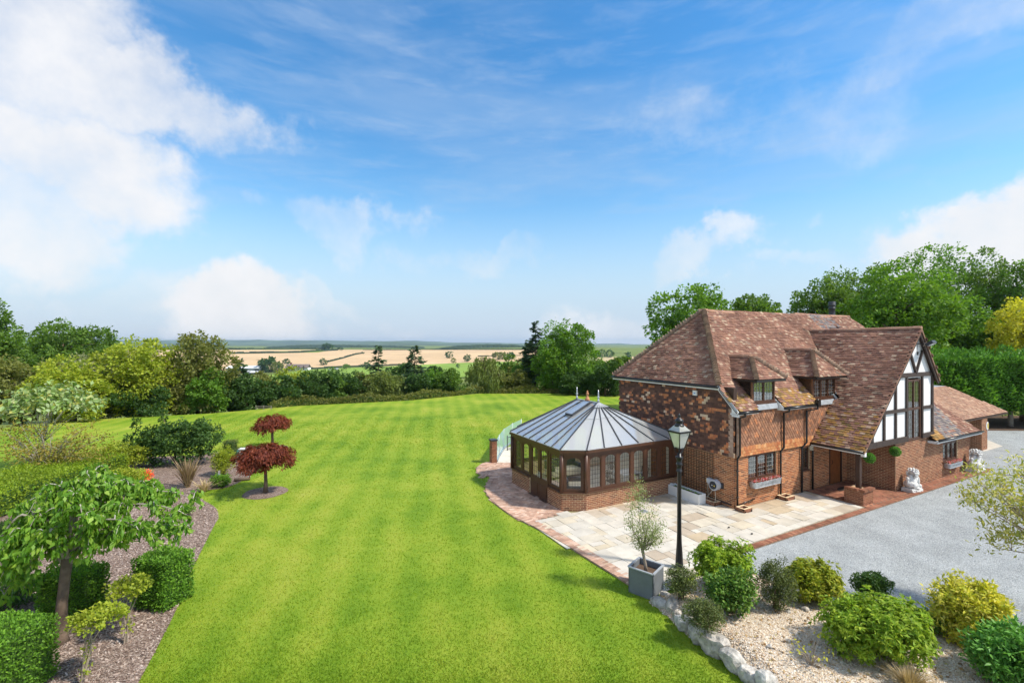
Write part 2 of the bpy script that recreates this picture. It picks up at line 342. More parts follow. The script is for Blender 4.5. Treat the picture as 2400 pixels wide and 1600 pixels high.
leafmat('leaf_rhodo', [(.17,.30,.022),(.26,.40,.03),(.38,.48,.045),(.12,.24,.02)], .3, .6, .25, .3, 2.)
leafmat('leaf_rhodo_yellow', [(.17,.26,.02),(.32,.38,.03),(.50,.48,.05),(.12,.2,.02)], .3, .6, .25, .3, 2.)
leafmat('leaf_camellia', [(.06,.16,.022),(.10,.22,.03),(.22,.34,.06),(.05,.12,.02)], .25, .5, .3)
leafmat('leaf_azalea', [(.05,.075,.026),(.075,.105,.035),(.10,.13,.045),(.06,.07,.03)], .2)
leafmat('leaf_laurel', [(.045,.14,.025),(.075,.20,.04),(.12,.27,.06)], .25, .5, .3)
leafmat('leaf_cherry', [(.10,.23,.024),(.15,.31,.036),(.22,.39,.05),(.32,.46,.07)], .4, .5, .3)
leafmat('leaf_hedge', [(.055,.14,.018),(.085,.19,.022),(.13,.26,.03)], .3)
leafmat('leaf_hedge_lime', [(.22,.33,.025),(.30,.40,.03),(.18,.29,.022)], .35)
leafmat('leaf_leylandii', [(.045,.125,.022),(.07,.18,.03),(.11,.25,.04),(.055,.145,.025)], .2)
leafmat('leaf_olive_tree', [(.25,.30,.12),(.34,.38,.17),(.20,.25,.09),(.42,.45,.24)], .3)
leafmat('leaf_magnolia', [(.30,.33,.06),(.50,.49,.14),(.62,.58,.20),(.2,.26,.04),(.55,.45,.07)], .3)
leafmat('leaf_redoak', [(.24,.36,.10),(.34,.44,.19),(.17,.30,.05),(.38,.46,.27),(.5,.45,.06)], .25, .45, .4)
leafmat('leaf_bronze', [(.32,.25,.04),(.22,.22,.04),(.4,.3,.06),(.16,.2,.05)], .3)
leafmat('leaf_phormium', [(.17,.125,.085),(.22,.165,.115),(.13,.10,.07),(.25,.2,.11)], .15)
leafmat('leaf_drygrass', [(.50,.38,.20),(.42,.31,.16),(.58,.46,.27)], .2)
leafmat('petal_red', [(.55,.015,.02),(.7,.03,.03),(.75,.35,.4),(.8,.7,.7),(.6,.01,.02)], .2)
leafmat('petal_orange', [(.6,.1,.05),(.7,.16,.08),(.5,.07,.04)], .2)
# ------------------------------------------------------------------ ground materials
def nodes_mat(name):
    m = bpy.data.materials.new(name); m.use_nodes = True; MATS[name] = m
    nt = m.node_tree; return m, nt.nodes, nt.links, nt.nodes['Principled BSDF']
def mix_ramp(N, L, fac, cols):
    rp = N.new('ShaderNodeValToRGB'); cr = rp.color_ramp
    while len(cr.elements) < len(cols): cr.elements.new(.5)
    for i, c in enumerate(cols):
        cr.elements[i].position = c[3] if len(c) > 3 else i/(len(cols)-1); cr.elements[i].color = (*c[:3], 1)
    L.new(fac, rp.inputs[0]); return rp.outputs[0]
def nz(N, L, vec, scale, det=5, rough=.6):
    n = N.new('ShaderNodeTexNoise'); n.inputs['Scale'].default_value = scale; n.inputs['Detail'].default_value = det; n.inputs['Roughness'].default_value = rough
    L.new(vec, n.inputs['Vector']); return n.outputs[0]
def mnode(N, L, op, a, b):
    n = N.new('ShaderNodeMath'); n.operation = op
    for i, x in enumerate((a, b)):
        if isinstance(x, (int, float)): n.inputs[i].default_value = x
        else: L.new(x, n.inputs[i])
    return n.outputs[0]
def lawn_material(name, blade):
    m, N, L, bs = nodes_mat(name)
    g = N.new('ShaderNodeNewGeometry'); pos = g.outputs['Position']
    sep = N.new('ShaderNodeSeparateXYZ'); L.new(pos, sep.inputs[0])
    s = mnode(N, L, 'ADD', sep.outputs[0], mnode(N, L, 'MULTIPLY', sep.outputs[1], .16))      # mowing passes run away from the house
    wv = mnode(N, L, 'SINE', mnode(N, L, 'MULTIPLY', mnode(N, L, 'ADD', s, mnode(N, L, 'MULTIPLY', nz(N, L, pos, .15, 3), .9)), 4.2), 0)
    a = mnode(N, L, 'ADD', mnode(N, L, 'MULTIPLY', nz(N, L, pos, .17, 5, .62), .90), mnode(N, L, 'MULTIPLY', mnode(N, L, 'MULTIPLY', wv, nz(N, L, pos, .21, 3)), .105))
    b = mnode(N, L, 'ADD', a, mnode(N, L, 'ADD', mnode(N, L, 'MULTIPLY', nz(N, L, pos, 1.1, 4, .6), .2), mnode(N, L, 'MULTIPLY', nz(N, L, pos, 5, 4, .7), .24)))
    b = mnode(N, L, 'SUBTRACT', b, .15)
    if blade: b = mnode(N, L, 'ADD', b, mnode(N, L, 'MULTIPLY', mnode(N, L, 'SUBTRACT', g.outputs['Random Per Island'], .42), .22))
    else: b = mnode(N, L, 'ADD', b, mnode(N, L, 'MULTIPLY', mnode(N, L, 'SUBTRACT', nz(N, L, pos, 14, 4, .7), .5), .3))
    k = 1.16 if blade else 1.0
    col = mix_ramp(N, L, b, [(.105*k,.205*k,.012,.28),(.165*k,.275*k,.017,.42),(.235*k,.33*k,.026,.54),(.315*k,.37*k,.042,.68),(.42*k,.42*k,.09,.85)])
    L.new(col, bs.inputs['Base Color']); bs.inputs['Roughness'].default_value = .75; bs.inputs['Specular IOR Level'].default_value = .15
    if blade:
        tr = N.new('ShaderNodeBsdfTranslucent'); L.new(col, tr.inputs['Color']); ms = N.new('ShaderNodeMixShader'); ms.inputs[0].default_value = .4; L.new(bs.outputs[0], ms.inputs[1]); L.new(tr.outputs[0], ms.inputs[2]); L.new(ms.outputs[0], N['Material Output'].inputs['Surface'])
    else:
        bp = N.new('ShaderNodeBump'); bp.inputs['Strength'].default_value = .7; bp.inputs['Distance'].default_value = .05; L.new(nz(N, L, pos, 24, 5, .75), bp.inputs['Height']); L.new(bp.outputs[0], bs.inputs['Normal'])
    return m
lawn_material('lawn', False); lawn_material('grass_blade', True)
def speckle_material(name, cols, scale, bumpd, rough=.9, big=.12, stretch=(1, 1, 1)):
    m, N, L, bs = nodes_mat(name)
    g = N.new('ShaderNodeNewGeometry'); mp = N.new('ShaderNodeMapping'); L.new(g.outputs['Position'], mp.inputs['Vector']); mp.inputs['Scale'].default_value = stretch
    vo = N.new('ShaderNodeTexVoronoi'); vo.inputs['Scale'].default_value = scale; L.new(mp.outputs[0], vo.inputs['Vector'])
    sp = N.new('ShaderNodeSeparateColor'); L.new(vo.outputs['Color'], sp.inputs[0])
    col = mix_ramp(N, L, sp.outputs[0], cols)
    n1 = N.new('ShaderNodeMapRange'); L.new(nz(N, L, g.outputs['Position'], .8, 4), n1.inputs[0]); n1.inputs[1].default_value = .3; n1.inputs[2].default_value = .7; n1.inputs[3].default_value = 1-big; n1.inputs[4].default_value = 1+big
    sc_ = N.new('ShaderNodeVectorMath'); sc_.operation = 'SCALE'; L.new(col, sc_.inputs[0]); L.new(n1.outputs[0], sc_.inputs['Scale'])
    L.new(sc_.outputs[0], bs.inputs['Base Color']); bs.inputs['Roughness'].default_value = rough; bs.inputs['Specular IOR Level'].default_value = .2
    bp = N.new('ShaderNodeBump'); bp.inputs['Strength'].default_value = 1; bp.inputs['Distance'].default_value = bumpd
    iv = mnode(N, L, 'SUBTRACT', 1.0, vo.outputs['Distance']); L.new(iv, bp.inputs['Height']); L.new(bp.outputs[0], bs.inputs['Normal'])
    return m
speckle_material('gravel', [(.22,.235,.235,0),(.34,.36,.36,.35),(.44,.46,.455,.65),(.54,.555,.545,.9),(.15,.16,.16,1)], 60, .015, big=.16)
speckle_material('bark_mulch', [(.10,.065,.05,0),(.22,.15,.115,.4),(.34,.25,.2,.7),(.45,.36,.3,1)], 26, .03, stretch=(1, 1.7, 1))
speckle_material('shingle', [(.42,.30,.19,0),(.58,.45,.31,.35),(.70,.60,.46,.7),(.80,.74,.64,1)], 38, .02)
mat('mulch_chip', [(.13,.085,.065),(.30,.215,.165),(.46,.37,.31),(.20,.13,.10),(.58,.48,.42)], .9, .15, 5)
mat('pebble', [(.45,.30,.18),(.62,.49,.33),(.74,.64,.5),(.55,.4,.27),(.80,.76,.68),(.36,.24,.16)], .8, .1, 5)
mat('gravel_chip', [(.22,.24,.245),(.36,.38,.385),(.48,.50,.50),(.60,.615,.61)], .85, .1, 5)
mat('ground', [(.16,.20,.045)], .95, .25, .05, 0, 0, .1, big=.25, bigscale=.008)
mat('wheat', [(.60,.42,.235)], .95, .08, .02, 0, 0, .1, big=.12, bigscale=.006)
mat('stubble', [(.50,.40,.22)], .95, .12, .1, 0, 0, .1, big=.12, bigscale=.05)
mat('pasture', [(.22,.33,.05)], .95, .1, .05, 0, 0, .1, big=.18, bigscale=.02)
mat('far_wood', [(.028,.052,.028),(.04,.065,.033),(.05,.078,.04)], .95, .2, .02, 0, 0, .1)
mat('hill', [(.10,.14,.07)], .95, .3, .004, 0, 0, .1, big=.45, bigscale=.0015)
def wheat_lines():
    m = MATS['wheat']; N, L = m.node_tree.nodes, m.node_tree.links; bs = N['Principled BSDF']
    src = bs.inputs['Base Color'].links[0].from_socket
    g = N.new('ShaderNodeNewGeometry'); sp = N.new('ShaderNodeSeparateXYZ'); L.new(g.outputs['Position'], sp.inputs[0])
    s = mnode(N, L, 'ADD', sp.outputs[0], mnode(N, L, 'MULTIPLY', sp.outputs[1], -.55))
    w = mnode(N, L, 'SINE', mnode(N, L, 'MULTIPLY', s, .13), 0); p = mnode(N, L, 'POWER', mnode(N, L, 'ABSOLUTE', w, 0), 14)
    sc_ = N.new('ShaderNodeVectorMath'); sc_.operation = 'SCALE'; L.new(src, sc_.inputs[0]); L.new(mnode(N, L, 'SUBTRACT', 1.04, mnode(N, L, 'MULTIPLY', p, .16)), sc_.inputs['Scale'])
    L.new(sc_.outputs[0], bs.inputs['Base Color'])
wheat_lines()
# ------------------------------------------------------------------ terrain
BND = [(-80, 30), (-42, 37.5), (-39.6, 41.4), (-29.7, 45.6), (-23.8, 51), (-12.4, 55.8), (-4.7, 63.3), (5.9, 63.3), (13.3, 60), (22, 62), (40, 110), (90, 120)]
def yb(X): return float(np.interp(X, [b[0] for b in BND], [b[1] for b in BND]))
def sstep(x, a, b):
    t = min(1, max(0, (x-a)/(b-a))); return t*t*(3-2*t)
def HT(X, Y):
    d = Y-yb(X)
    if d <= 0: return 0.
    z = -40*(1-math.exp(-d/270))+26*sstep(Y, 640, 1480)
    z -= 10*sstep(Y, 1600, 2600)
    z += sstep(d, 60, 400)*(3*math.sin(X*.006+.5)+2*math.sin(Y*.004+X*.003))
    return z
def HIT(px, py, y0=66, y1=6000):
    dx, dz = (px-1200)/FPX, (HZ-py)/FPX; Y = y0
    while Y < y1:
        if HC+dz*Y < HT(dx*Y, Y):
            lo, hi = Y/1.02, Y
            for _ in range(20):
                m = (lo+hi)/2
                if HC+dz*m < HT(dx*m, m): hi = m
                else: lo = m
            return Vector((dx*hi, hi, HT(dx*hi, hi)))
        Y *= 1.02
    return Vector((dx*y1, y1, HT(dx*y1, y1)))
ys = np.concatenate([np.linspace(-12, 34, 8), np.linspace(36, 130, 60), np.geomspace(133, 9000, 90)])
ts = np.linspace(-1.35, 1.35, 121)
gv = np.array([[t*(abs(y)+70), y, 0] for y in ys for t in ts]); 
gv[:, 2] = [HT(x, y)-.05 for x, y, _ in gv]
nt_ = len(ts); gi = np.array([[i*nt_+k, i*nt_+k+1, (i+1)*nt_+k+1, (i+1)*nt_+k] for i in range(len(ys)-1) for k in range(nt_-1)])
tag(link('ground', mesh_np('ground', gv, gi, MATS['ground'], True)), 'open rolling countryside ground falling away below the garden', 'ground', kind='structure')
def sheet(name, poly, z, matn, label, cat, thick=0., kind='structure'):
    from mathutils.geometry import tessellate_polygon
    pts = [Vector((p[0], p[1], z)) for p in poly]
    tr = tessellate_polygon([pts]); mb = MB(); up = []
    for t in tr:
        a, b, c = [pts[i] for i in t]
        up.append(tuple(t) if (b-a).cross(c-a).z > 0 else tuple(reversed(t)))
    mb.add(pts, up)
    if thick:
        n = len(pts)
        for i in range(n):
            a, b = pts[i], pts[(i+1) % n]; mb.add([a, b, b-Vector((0, 0, thick)), a-Vector((0, 0, thick))], [(0, 1, 2, 3)])
    o = mb.build(name, MATS[matn]); return tag(o, label, cat, kind=kind)
LAWN = [(-78, 30.4), (-42, 37.2)]+[(b[0], b[1]) for b in BND[2:10]]+[(30, 62), (30, -6), (-78, -6)]
sheet('lawn', LAWN, 0, 'lawn', 'wide bright green mown lawn with faint stripes', 'lawn')
# edges of paving, drive and beds, from the photograph onto level ground
CURVE = smooth_curve([GP(*p) for p in [(1150,1083),(1127,1089),(1116,1103),(1126,1113),(1147,1119),(1138,1143),(1143,1163),(1166,1186),(1202,1211.6),(1248,1234.6),(1289,1257.5),(1327,1280),(1400,1326),(1450,1357),(1500,1390),(1520,1403)]], 6)
EDGE_B = -2.78
DRIVE = [LW(-4.3, EDGE_B), LW(18.2, EDGE_B), LW(18.2, -.2), LW(20, 2), Vector((37, 41, 0)), Vector((62, 41, 0)), Vector((62, 2, 0)), Vector((6, 2, 0)), GP(1640, 1340)]
sheet('driveway', DRIVE, .012, 'gravel', 'pale grey gravel driveway sweeping round the house', 'driveway')
MULCH_EDGE = smooth_curve([GP(*p) for p in [(290,1660),(330,1590),(413,1429),(449,1337),(500,1235),(512,1212),(505,1190),(480,1174),(462,1160),(470,1150),(500,1147),(535,1141),(570,1125),(600,1105),(612,1090),(590,1062),(560,1050)]], 5)
MULCH = MULCH_EDGE+[Vector((-19.5, 28.5, 0)), Vector((-24, 28, 0)), Vector((-24, 12, 0)), Vector((-16, 7, 0)), Vector((-10, 6.5, 0))]
sheet('bark_bed', MULCH, .012, 'bark_mulch', 'bark mulch bed with shrubs along the left of the lawn', 'flower bed')
BED_IN = [GP(*p) for p in [(1533,1418),(1560,1440),(1600,1478),(1640,1505),(1690,1545),(1740,1590),(1790,1640),(1840,1700)]]
BED_TOP = [GP(*p) for p in [(1520,1406),(1580,1388),(1640,1350),(1720,1330),(1800,1362),(1900,1405),(1990,1425),(2100,1452),(2200,1485),(2300,1510),(2400,1530),(2600,1560)]]
BED = BED_IN+[Vector((6, 7.2, 0)), Vector((16, 7.2, 0))]+BED_TOP[::-1]
def bed_mesh():
    step = .16; bx0, bx1 = 3.5, 17; by0, by1 = 7.0, 14.5; nx = int((bx1-bx0)/step); ny = int((by1-by0)/step)
    pl = [(p.x, p.y) for p in BED]; seg = [(np.array(pl[i]), np.array(pl[(i+1) % len(pl)])) for i in range(len(pl))]
    idx = {}; V_ = []; F_ = []
    def hgt(x, y):
        p = np.array((x, y)); d = 9
        for a, b in seg:
            ab = b-a; t = np.clip(np.dot(p-a, ab)/max(1e-9, np.dot(ab, ab)), 0, 1); d = min(d, np.linalg.norm(p-a-t*ab))
        return d
    for j in range(ny+1):
        for i in range(nx+1):
            x, y = bx0+i*step, by0+j*step
            ins = inside((x, y), pl); d = hgt(x, y)
            if ins or d < step*1.1:
                z = .30*sstep(d, -.02, .55) if ins else -.03
                idx[(i, j)] = len(V_); V_.append((x, y, z+.012+(.02*math.sin(x*3)*math.sin(y*2.3) if ins else 0)))
    for j in range(ny):
        for i in range(nx):
            q = [(i, j), (i+1, j), (i+1, j+1), (i, j+1)]
            if all(k in idx for k in q): F_.append([idx[k] for k in q])
    return mesh_np('shingle_bed', V_, F_, MATS['shingle'], True)
tag(link('shingle_bed', bed_mesh()), 'raised tan shingle bed with evergreen shrubs at the lower right', 'flower bed', kind='structure')
def BZ(x, y):                                           # height of the shingle bed
    return .30
# far fields draped on the terrain
def drape(name, rows, matn, label, cat, lift=.6, nseg=40):
    V_ = []; F_ = []
    R_ = [[(p[0]+(q[0]-p[0])*0, p[1]) for p, q in zip(r_, r_)] for r_ in rows]
    for r_ in rows:
        xs = [p[0] for p in r_]; ys_ = [p[1] for p in r_]
        for k in range(nseg+1):
            x = xs[0]+(xs[-1]-xs[0])*k/nseg; y = float(np.interp(x, xs, ys_)); P_ = HIT(x, y); V_.append((P_.x, P_.y, P_.z+lift))
    for i in range(len(rows)-1):
        for k in range(nseg): a = i*(nseg+1)+k; F_.append((a, a+1, a+nseg+2, a+nseg+1))
    return tag(link(name, mesh_np(name, V_, F_, MATS[matn], True)), label, cat, kind='structure')
def rows_between(top, bot, n=8):
    out = []
    for i in range(n+1):
        t = i/n; x0 = bot[0][0]*(1-t)+top[0][0]*t; x1 = bot[-1][0]*(1-t)+top[-1][0]*t; r_ = []
        for k in range(13):
            x = x0+(x1-x0)*k/12
            yb_ = float(np.interp(x, [p[0] for p in bot], [p[1] for p in bot])); yt_ = float(np.interp(x, [p[0] for p in top], [p[1] for p in top])); r_.append((x, yb_*(1-t)+yt_*t))
        out.append(r_)
    return out
drape('wheat_field', rows_between([(300,820.5),(900,819.5),(1320,820.5)], [(300,872),(560,868),(760,861),(1020,856),(1320,846)], 10), 'wheat', 'broad pale ripe wheat field across the valley', 'field')
drape('green_field', rows_between([(655,824.5),(775,821)], [(560,829.5),(745,826)], 3), 'pasture', 'narrow green strip between the far wheat fields', 'field', 1.4)
drape('pasture', rows_between([(720,868),(870,861),(1100,850),(1330,846)], [(480,905),(800,895),(1100,885),(1330,880)], 6), 'pasture', 'green pasture below the wheat beyond the trees', 'field', .9)
drape('pale_field', rows_between([(1395,838),(1480,836),(1600,838)], [(1395,850),(1480,852),(1600,855)], 3), 'stubble', 'pale stubble field far off beside the roof', 'field', .9)
sheet('stubble_field', [(6.5, 66), (26, 66), (40, 90), (8, 90)], -.0, 'stubble', 'strip of dry stubble showing behind the big lime tree', 'field')
bpy.data.objects['stubble_field'].location.z = 0
# ------------------------------------------------------------------ foliage generators
def unit(v): return v/np.maximum(1e-9, np.linalg.norm(v, axis=-1, keepdims=True))
def leaf_mesh(name, pts, dirs, L_, W_, m, fold=.3, upn=.5, r=rng, bend=0.):
    n = len(pts); L_ = np.broadcast_to(L_, n)[:, None]; W_ = np.broadcast_to(W_, n)[:, None]
    d = unit(dirs); q = r.normal(size=(n, 3)); q[:, 2] += upn*2
    sd_ = unit(np.cross(d, q)); nn = unit(np.cross(sd_, d)); nn *= np.where(nn[:, 2:3] < 0, -1, 1)
    v = np.empty((n, 4, 3)); v[:, 0] = pts; v[:, 1] = pts+d*L_*.5+sd_*W_*.5+nn*W_*fold*.5; v[:, 2] = pts+d*L_-nn*L_*bend; v[:, 3] = pts+d*L_*.5-sd_*W_*.5+nn*W_*fold*.5
    return mesh_np(name, v.reshape(-1, 3), np.arange(n*4).reshape(n, 4), m)
def rand_dir(n, r=rng): return unit(r.normal(size=(n, 3)))
def crown_points(lobes, n, r=rng, clump=.34, k=26, fuzz=.16):
    """leaf positions grouped in clumps over the lobes; returns positions and outward directions"""
    lob = np.array([[*l[0], *(l[1] if hasattr(l[1], '__len__') else (l[1],)*3)] for l in lobes], float)
    wgt = (lob[:, 3]*lob[:, 4]*lob[:, 5])**(2/3); cnt = np.maximum(8, (n*wgt/wgt.sum()).astype(int)); P_, O_ = [], []
    for l, c in zip(lob, cnt):
        cd = rand_dir(k, r); cr = l[3:6]*clump*r.uniform(.6, 1.25, (k, 1)); cc = l[:3]+cd*l[3:6]*r.uniform(.45, .88, (k, 1))
        pick = r.integers(0, k, c); ld = rand_dir(c, r); ld = unit(ld+cd[pick]*.7+np.array([0, 0, .25]))
        rad = np.where(r.random((c, 1)) < .7, r.uniform(.78, 1.05, (c, 1)), r.uniform(.1, .8, (c, 1)))
        p = cc[pick]+ld*cr[pick]*rad+r.normal(size=(c, 3))*fuzz*cr[pick]
        P_.append(p); O_.append(unit(ld+cd[pick]*.6))
    return np.concatenate(P_), np.concatenate(O_)
def trunk_mb(base, top, r0, r1, lobes, nl=7, rr=rnd, flare=1.35):
    mb = MB(); base, top = Vector(base), Vector(top); n = 6; pts = []
    for i in range(n+1):
        t = i/n; pts.append(base.lerp(top, t)+Vector((math.sin(t*5+base.x)*r0*.6*t, math.cos(t*4+base.y)*r0*.5*t, 0)))
    mb.tube(pts, [r0*(flare if i == 0 else 1)*(1-i/n)+r1*(i/n) for i in range(n+1)], 8)
    lb = sorted(lobes, key=lambda l: rr.random())[:nl]
    for l in lb:
        c = Vector(l[0]); s = base.lerp(top, rr.uniform(.55, .98)); m = s.lerp(c, .5)+Vector((0, 0, .12*(c-s).length)); 
        mb.tube([s, s.lerp(m, .55)+Vector((0, 0, .02)), m, c], [r1*.8, r1*.6, r1*.42, r1*.15], 5)
    return mb
def auto_lobes(c, rx, ry, rz, n, r=rng, flat=0.):
    out = []
    for i in range(n):
        zz_ = 1-2*(i+.5)/n; t_ = i*2.39996+c[0]; q_ = math.sqrt(1-zz_*zz_); d = unit(np.array([math.cos(t_)*q_, math.sin(t_)*q_, zz_])+r.normal(size=3)*.18); f = r.uniform(.52, .70); d[2] = d[2]*(1-flat)+flat*.2
        s = r.uniform(.34, .48); out.append(((c[0]+d[0]*rx*f, c[1]+d[1]*ry*f, c[2]+d[2]*rz*f), (rx*s, ry*s, rz*s*.95)))
    return out
def tree_thing(name, label, cat, base, lobes, nleaf, lsize, leafm, barkm='bark_brown', r0=.3, ttop=None, group=None, nl=7, clump=.34, k=26, lw=.62, crown_name='crown', fuzz=.16, up=.5, stray=0):
    base = Vector(base); root = empty(name, base); off = base
    ttop = Vector(ttop) if ttop else base.lerp(Vector(np.mean([l[0] for l in lobes], axis=0)), .75)
    tm = trunk_mb(base-Vector((0, 0, .06)), ttop, r0, r0*.42, lobes, nl); tm.build('trunk', MATS[barkm], root, off=off)
    p, o = crown_points(lobes, nleaf, clump=clump, k=k, fuzz=fuzz)
    keep = p[:, 2] > base.z+.25; p, o = p[keep], o[keep]
    d = unit(o+rand_dir(len(p))*.9-np.array([0, 0, .25])); s = lsize*rng.uniform(.6, 1.35, len(p))
    me = leaf_mesh(crown_name, p-np.array(off), d, s, s*lw, MATS[leafm], upn=up)
    link(crown_name, me, root); tag(root, label, cat, group); return root
def px_tree(name, label, px0, px1, ptop, pbase, Y, leafm, nleaf, lsize=.32, crown_from=.12, nlobe=10, cat='tree', group=None, bark='bark_brown', r0=None, depth=.85, flat=0., zb=None, ybase_on=True, clump=.34, k=24, lw=.62):
    """a tree whose crown fills the photo box px0..px1 / ptop..pbase when it stands at depth Y"""
    X = ((px0+px1)/2-1200)/FPX*Y; w = (px1-px0)/FPX*Y/2; zt = HC-(ptop-HZ)/FPX*Y
    zg = HT(X, Y) if zb is None else zb
    zlow = max(zg+.3, HC-(pbase-HZ)/FPX*Y); h = zt-zlow; zc = zlow+h*(.5+crown_from*.3); rz = h/2*1.0
    lobes = auto_lobes((X, Y, zc), w*1.12, w*depth, rz*1.1, nlobe, flat=flat)+[((X, Y, zc-.15*rz), (w*.6, w*depth*.6, rz*.62))]
    for i in range(4): lobes.append(((X+w*(-.66+.44*i), Y+rng.uniform(-.4, .4)*w, zlow+h*.17), (w*.36, w*.36, h*.2)))
    return tree_thing(name, label, cat, (X, Y, zg), lobes, int(nleaf*2.0), lsize*.92, leafm, bark, r0 or max(.12, w*.07), (X, Y, zc+rz*.2), group, clump=clump, k=k, lw=lw)
def fir_thing(name, label, base, h, w, leafm='leaf_conifer', nlev=22, gap=.0, start=.12, droop=.12, spray=.55, cat='conifer tree', group=None, irregular=.25, tufts=60):
    base = Vector(base); root = empty(name, base); mb = MB(); mb.tube([(0, 0, -.1), (0, 0, h*.5), (0, 0, h*.98)], [h*.018, h*.011, .02], 7); P_, D_ = [], []
    for i in range(nlev):
        t = start+(1-start)*i/(nlev-1); z = h*t; L_ = w*(1-t)**.85*1.05+.15
        for a in range(rnd.randint(4, 8)):
            z = h*(t+rnd.uniform(-.5, .5)*(1-start)/(nlev-1)*1.6); an = rnd.uniform(0, 6.28); l = L_*rnd.uniform(1-irregular*1.6, 1+irregular*.6); dr = Vector((math.cos(an), math.sin(an), 0))
            if l > .7: mb.tube([(0, 0, z), dr*l*.5+Vector((0, 0, z-droop*l*.2)), dr*l*.95+Vector((0, 0, z-droop*l))], [.04, .025, .01], 4, False)
            m = max(6, int(tufts*l/w)); tt = rng.uniform(.12, 1, m)**.8; pos = np.outer(tt*l, np.array(dr)); pos[:, 2] += z-droop*l*tt**2
            side = np.array((-dr.y, dr.x, 0)); pos += np.outer(rng.normal(size=m)*.22*l*tt*.6, side); pos[:, 2] += rng.normal(size=m)*.06
            dd = np.outer(np.ones(m), np.array(dr))*.8+np.outer(rng.normal(size=m), side)*.8; dd[:, 2] += rng.normal(size=m)*.25-.1
            P_.append(pos); D_.append(dd)
    mb.build('trunk', MATS['bark_brown'], root); P_ = np.concatenate(P_); D_ = np.concatenate(D_)
    s = spray*rng.uniform(.6, 1.2, len(P_)); link('crown', leaf_mesh('crown', P_, D_, s, s*.45, MATS[leafm], upn=1.2, fold=.2), root)
    return tag(root, label, cat, group)
def shrub_thing(name, label, base, rx, ry, h, leafm, nleaf, lsize, lw=.42, cat='shrub', stem='bark_brown', lobes=None, z0=.1, whorl=False, nobj=0, k=30, clump=.36, group=None, stems=5, up=.9, nlobe=9):
    """bush: short branching stems and leaves over clumps; whorl = leaves in rosettes as on a rhododendron"""
    base = Vector(base); root = empty(name, base)
    if lobes is None:
        lobes = [((math.cos(t)*rx*.45*rnd.uniform(.7, 1.1), math.sin(t)*ry*.45*rnd.uniform(.7, 1.1), z0+(h-z0)*rnd.uniform(.36, .58)), (rx*.52, ry*.52, (h-z0)*.42)) for t in [i*6.283/nlobe for i in range(nlobe)]]+[((0, 0, z0+(h-z0)*.55), (rx*.62, ry*.62, (h-z0)*.46))]
    mb = MB()
    for i in range(stems):
        l = rnd.choice(lobes); c = Vector(l[0]); s = Vector((rnd.uniform(-.06, .06), rnd.uniform(-.06, .06), -.03))
        mb.tube([s, s.lerp(c, .5)+Vector((0, 0, .06)), c], [.03, .022, .01], 5)
    mb.build('stem', MATS[stem], root)
    if whorl:
        nc = nleaf//7; p0, o0 = crown_points(lobes, nc, clump=clump, k=k, fuzz=.08); ax = unit(o0+np.array([0, 0, .6]))
        rep = np.repeat(np.arange(len(p0)), 7); e = rand_dir(len(rep)); a = ax[rep]; rad = unit(e-a*(e*a).sum(1, keepdims=True))
        p = p0[rep]; d = unit(rad+a*rng.uniform(-.05, .7, (len(rep), 1)))
    else:
        p, o = crown_points(lobes, nleaf, clump=clump, k=k, fuzz=.12); d = unit(o*.7+rand_dir(len(p))+np.array([0, 0, .1]))
    keep = p[:, 2] > .03; p, d = p[keep], d[keep]; s = lsize*rng.uniform(.65, 1.25, len(p))
    add_leaves(root, p, d, s, lw, leafm, nobj, base, up); tag(root, label, cat, group); return root
LEAF_PROTO = {}
def add_leaves(root, p, d, s, lw, leafm, nobj, base, up=.9, bend=.12, fold=.3):
    """the nobj leaves nearest the camera become parts of their own, the rest one mass"""
    world_p = p+np.array(base); dist = np.linalg.norm(world_p-np.array([0, 0, HC]), axis=1)-rng.random(len(p))*.25; order = np.argsort(dist)
    near, rest = order[:nobj], order[nobj:]
    if nobj:
        key = (leafm, lw)
        if key not in LEAF_PROTO:
            w = lw/2; v = [(0,0,0),(.28,w*.8,.05),(.62,w*.85,.03),(1,0,-bend),(.62,-w*.85,.03),(.28,-w*.8,.05),(.45,0,-.02)]
            me = bpy.data.meshes.new('leaf'); me.from_pydata(v, [], [(0,6,1),(1,6,2),(2,6,3),(3,6,4),(4,6,5),(5,6,0)]); me.materials.append(MATS[leafm]); LEAF_PROTO[key] = me
        me = LEAF_PROTO[key]
        for i in near:
            x = Vector(d[i]).normalized(); q = Vector((rnd.gauss(0, 1), rnd.gauss(0, 1), rnd.gauss(0, 1)+up*2)); y = q.cross(x).normalized(); z = x.cross(y)
            o = link('leaf', me, root); sz = float(s[i])
            o.matrix_basis = Matrix((( x.x*sz, y.x*sz, z.x*sz, p[i][0]), (x.y*sz, y.y*sz, z.y*sz, p[i][1]), (x.z*sz, y.z*sz, z.z*sz, p[i][2]), (0, 0, 0, 1)))
    o = link('foliage', leaf_mesh('foliage', p[rest], d[rest], s[rest], s[rest]*lw, MATS[leafm], upn=up, bend=bend, fold=fold), root)
    if nobj: o['kind'] = 'stuff'
    return o
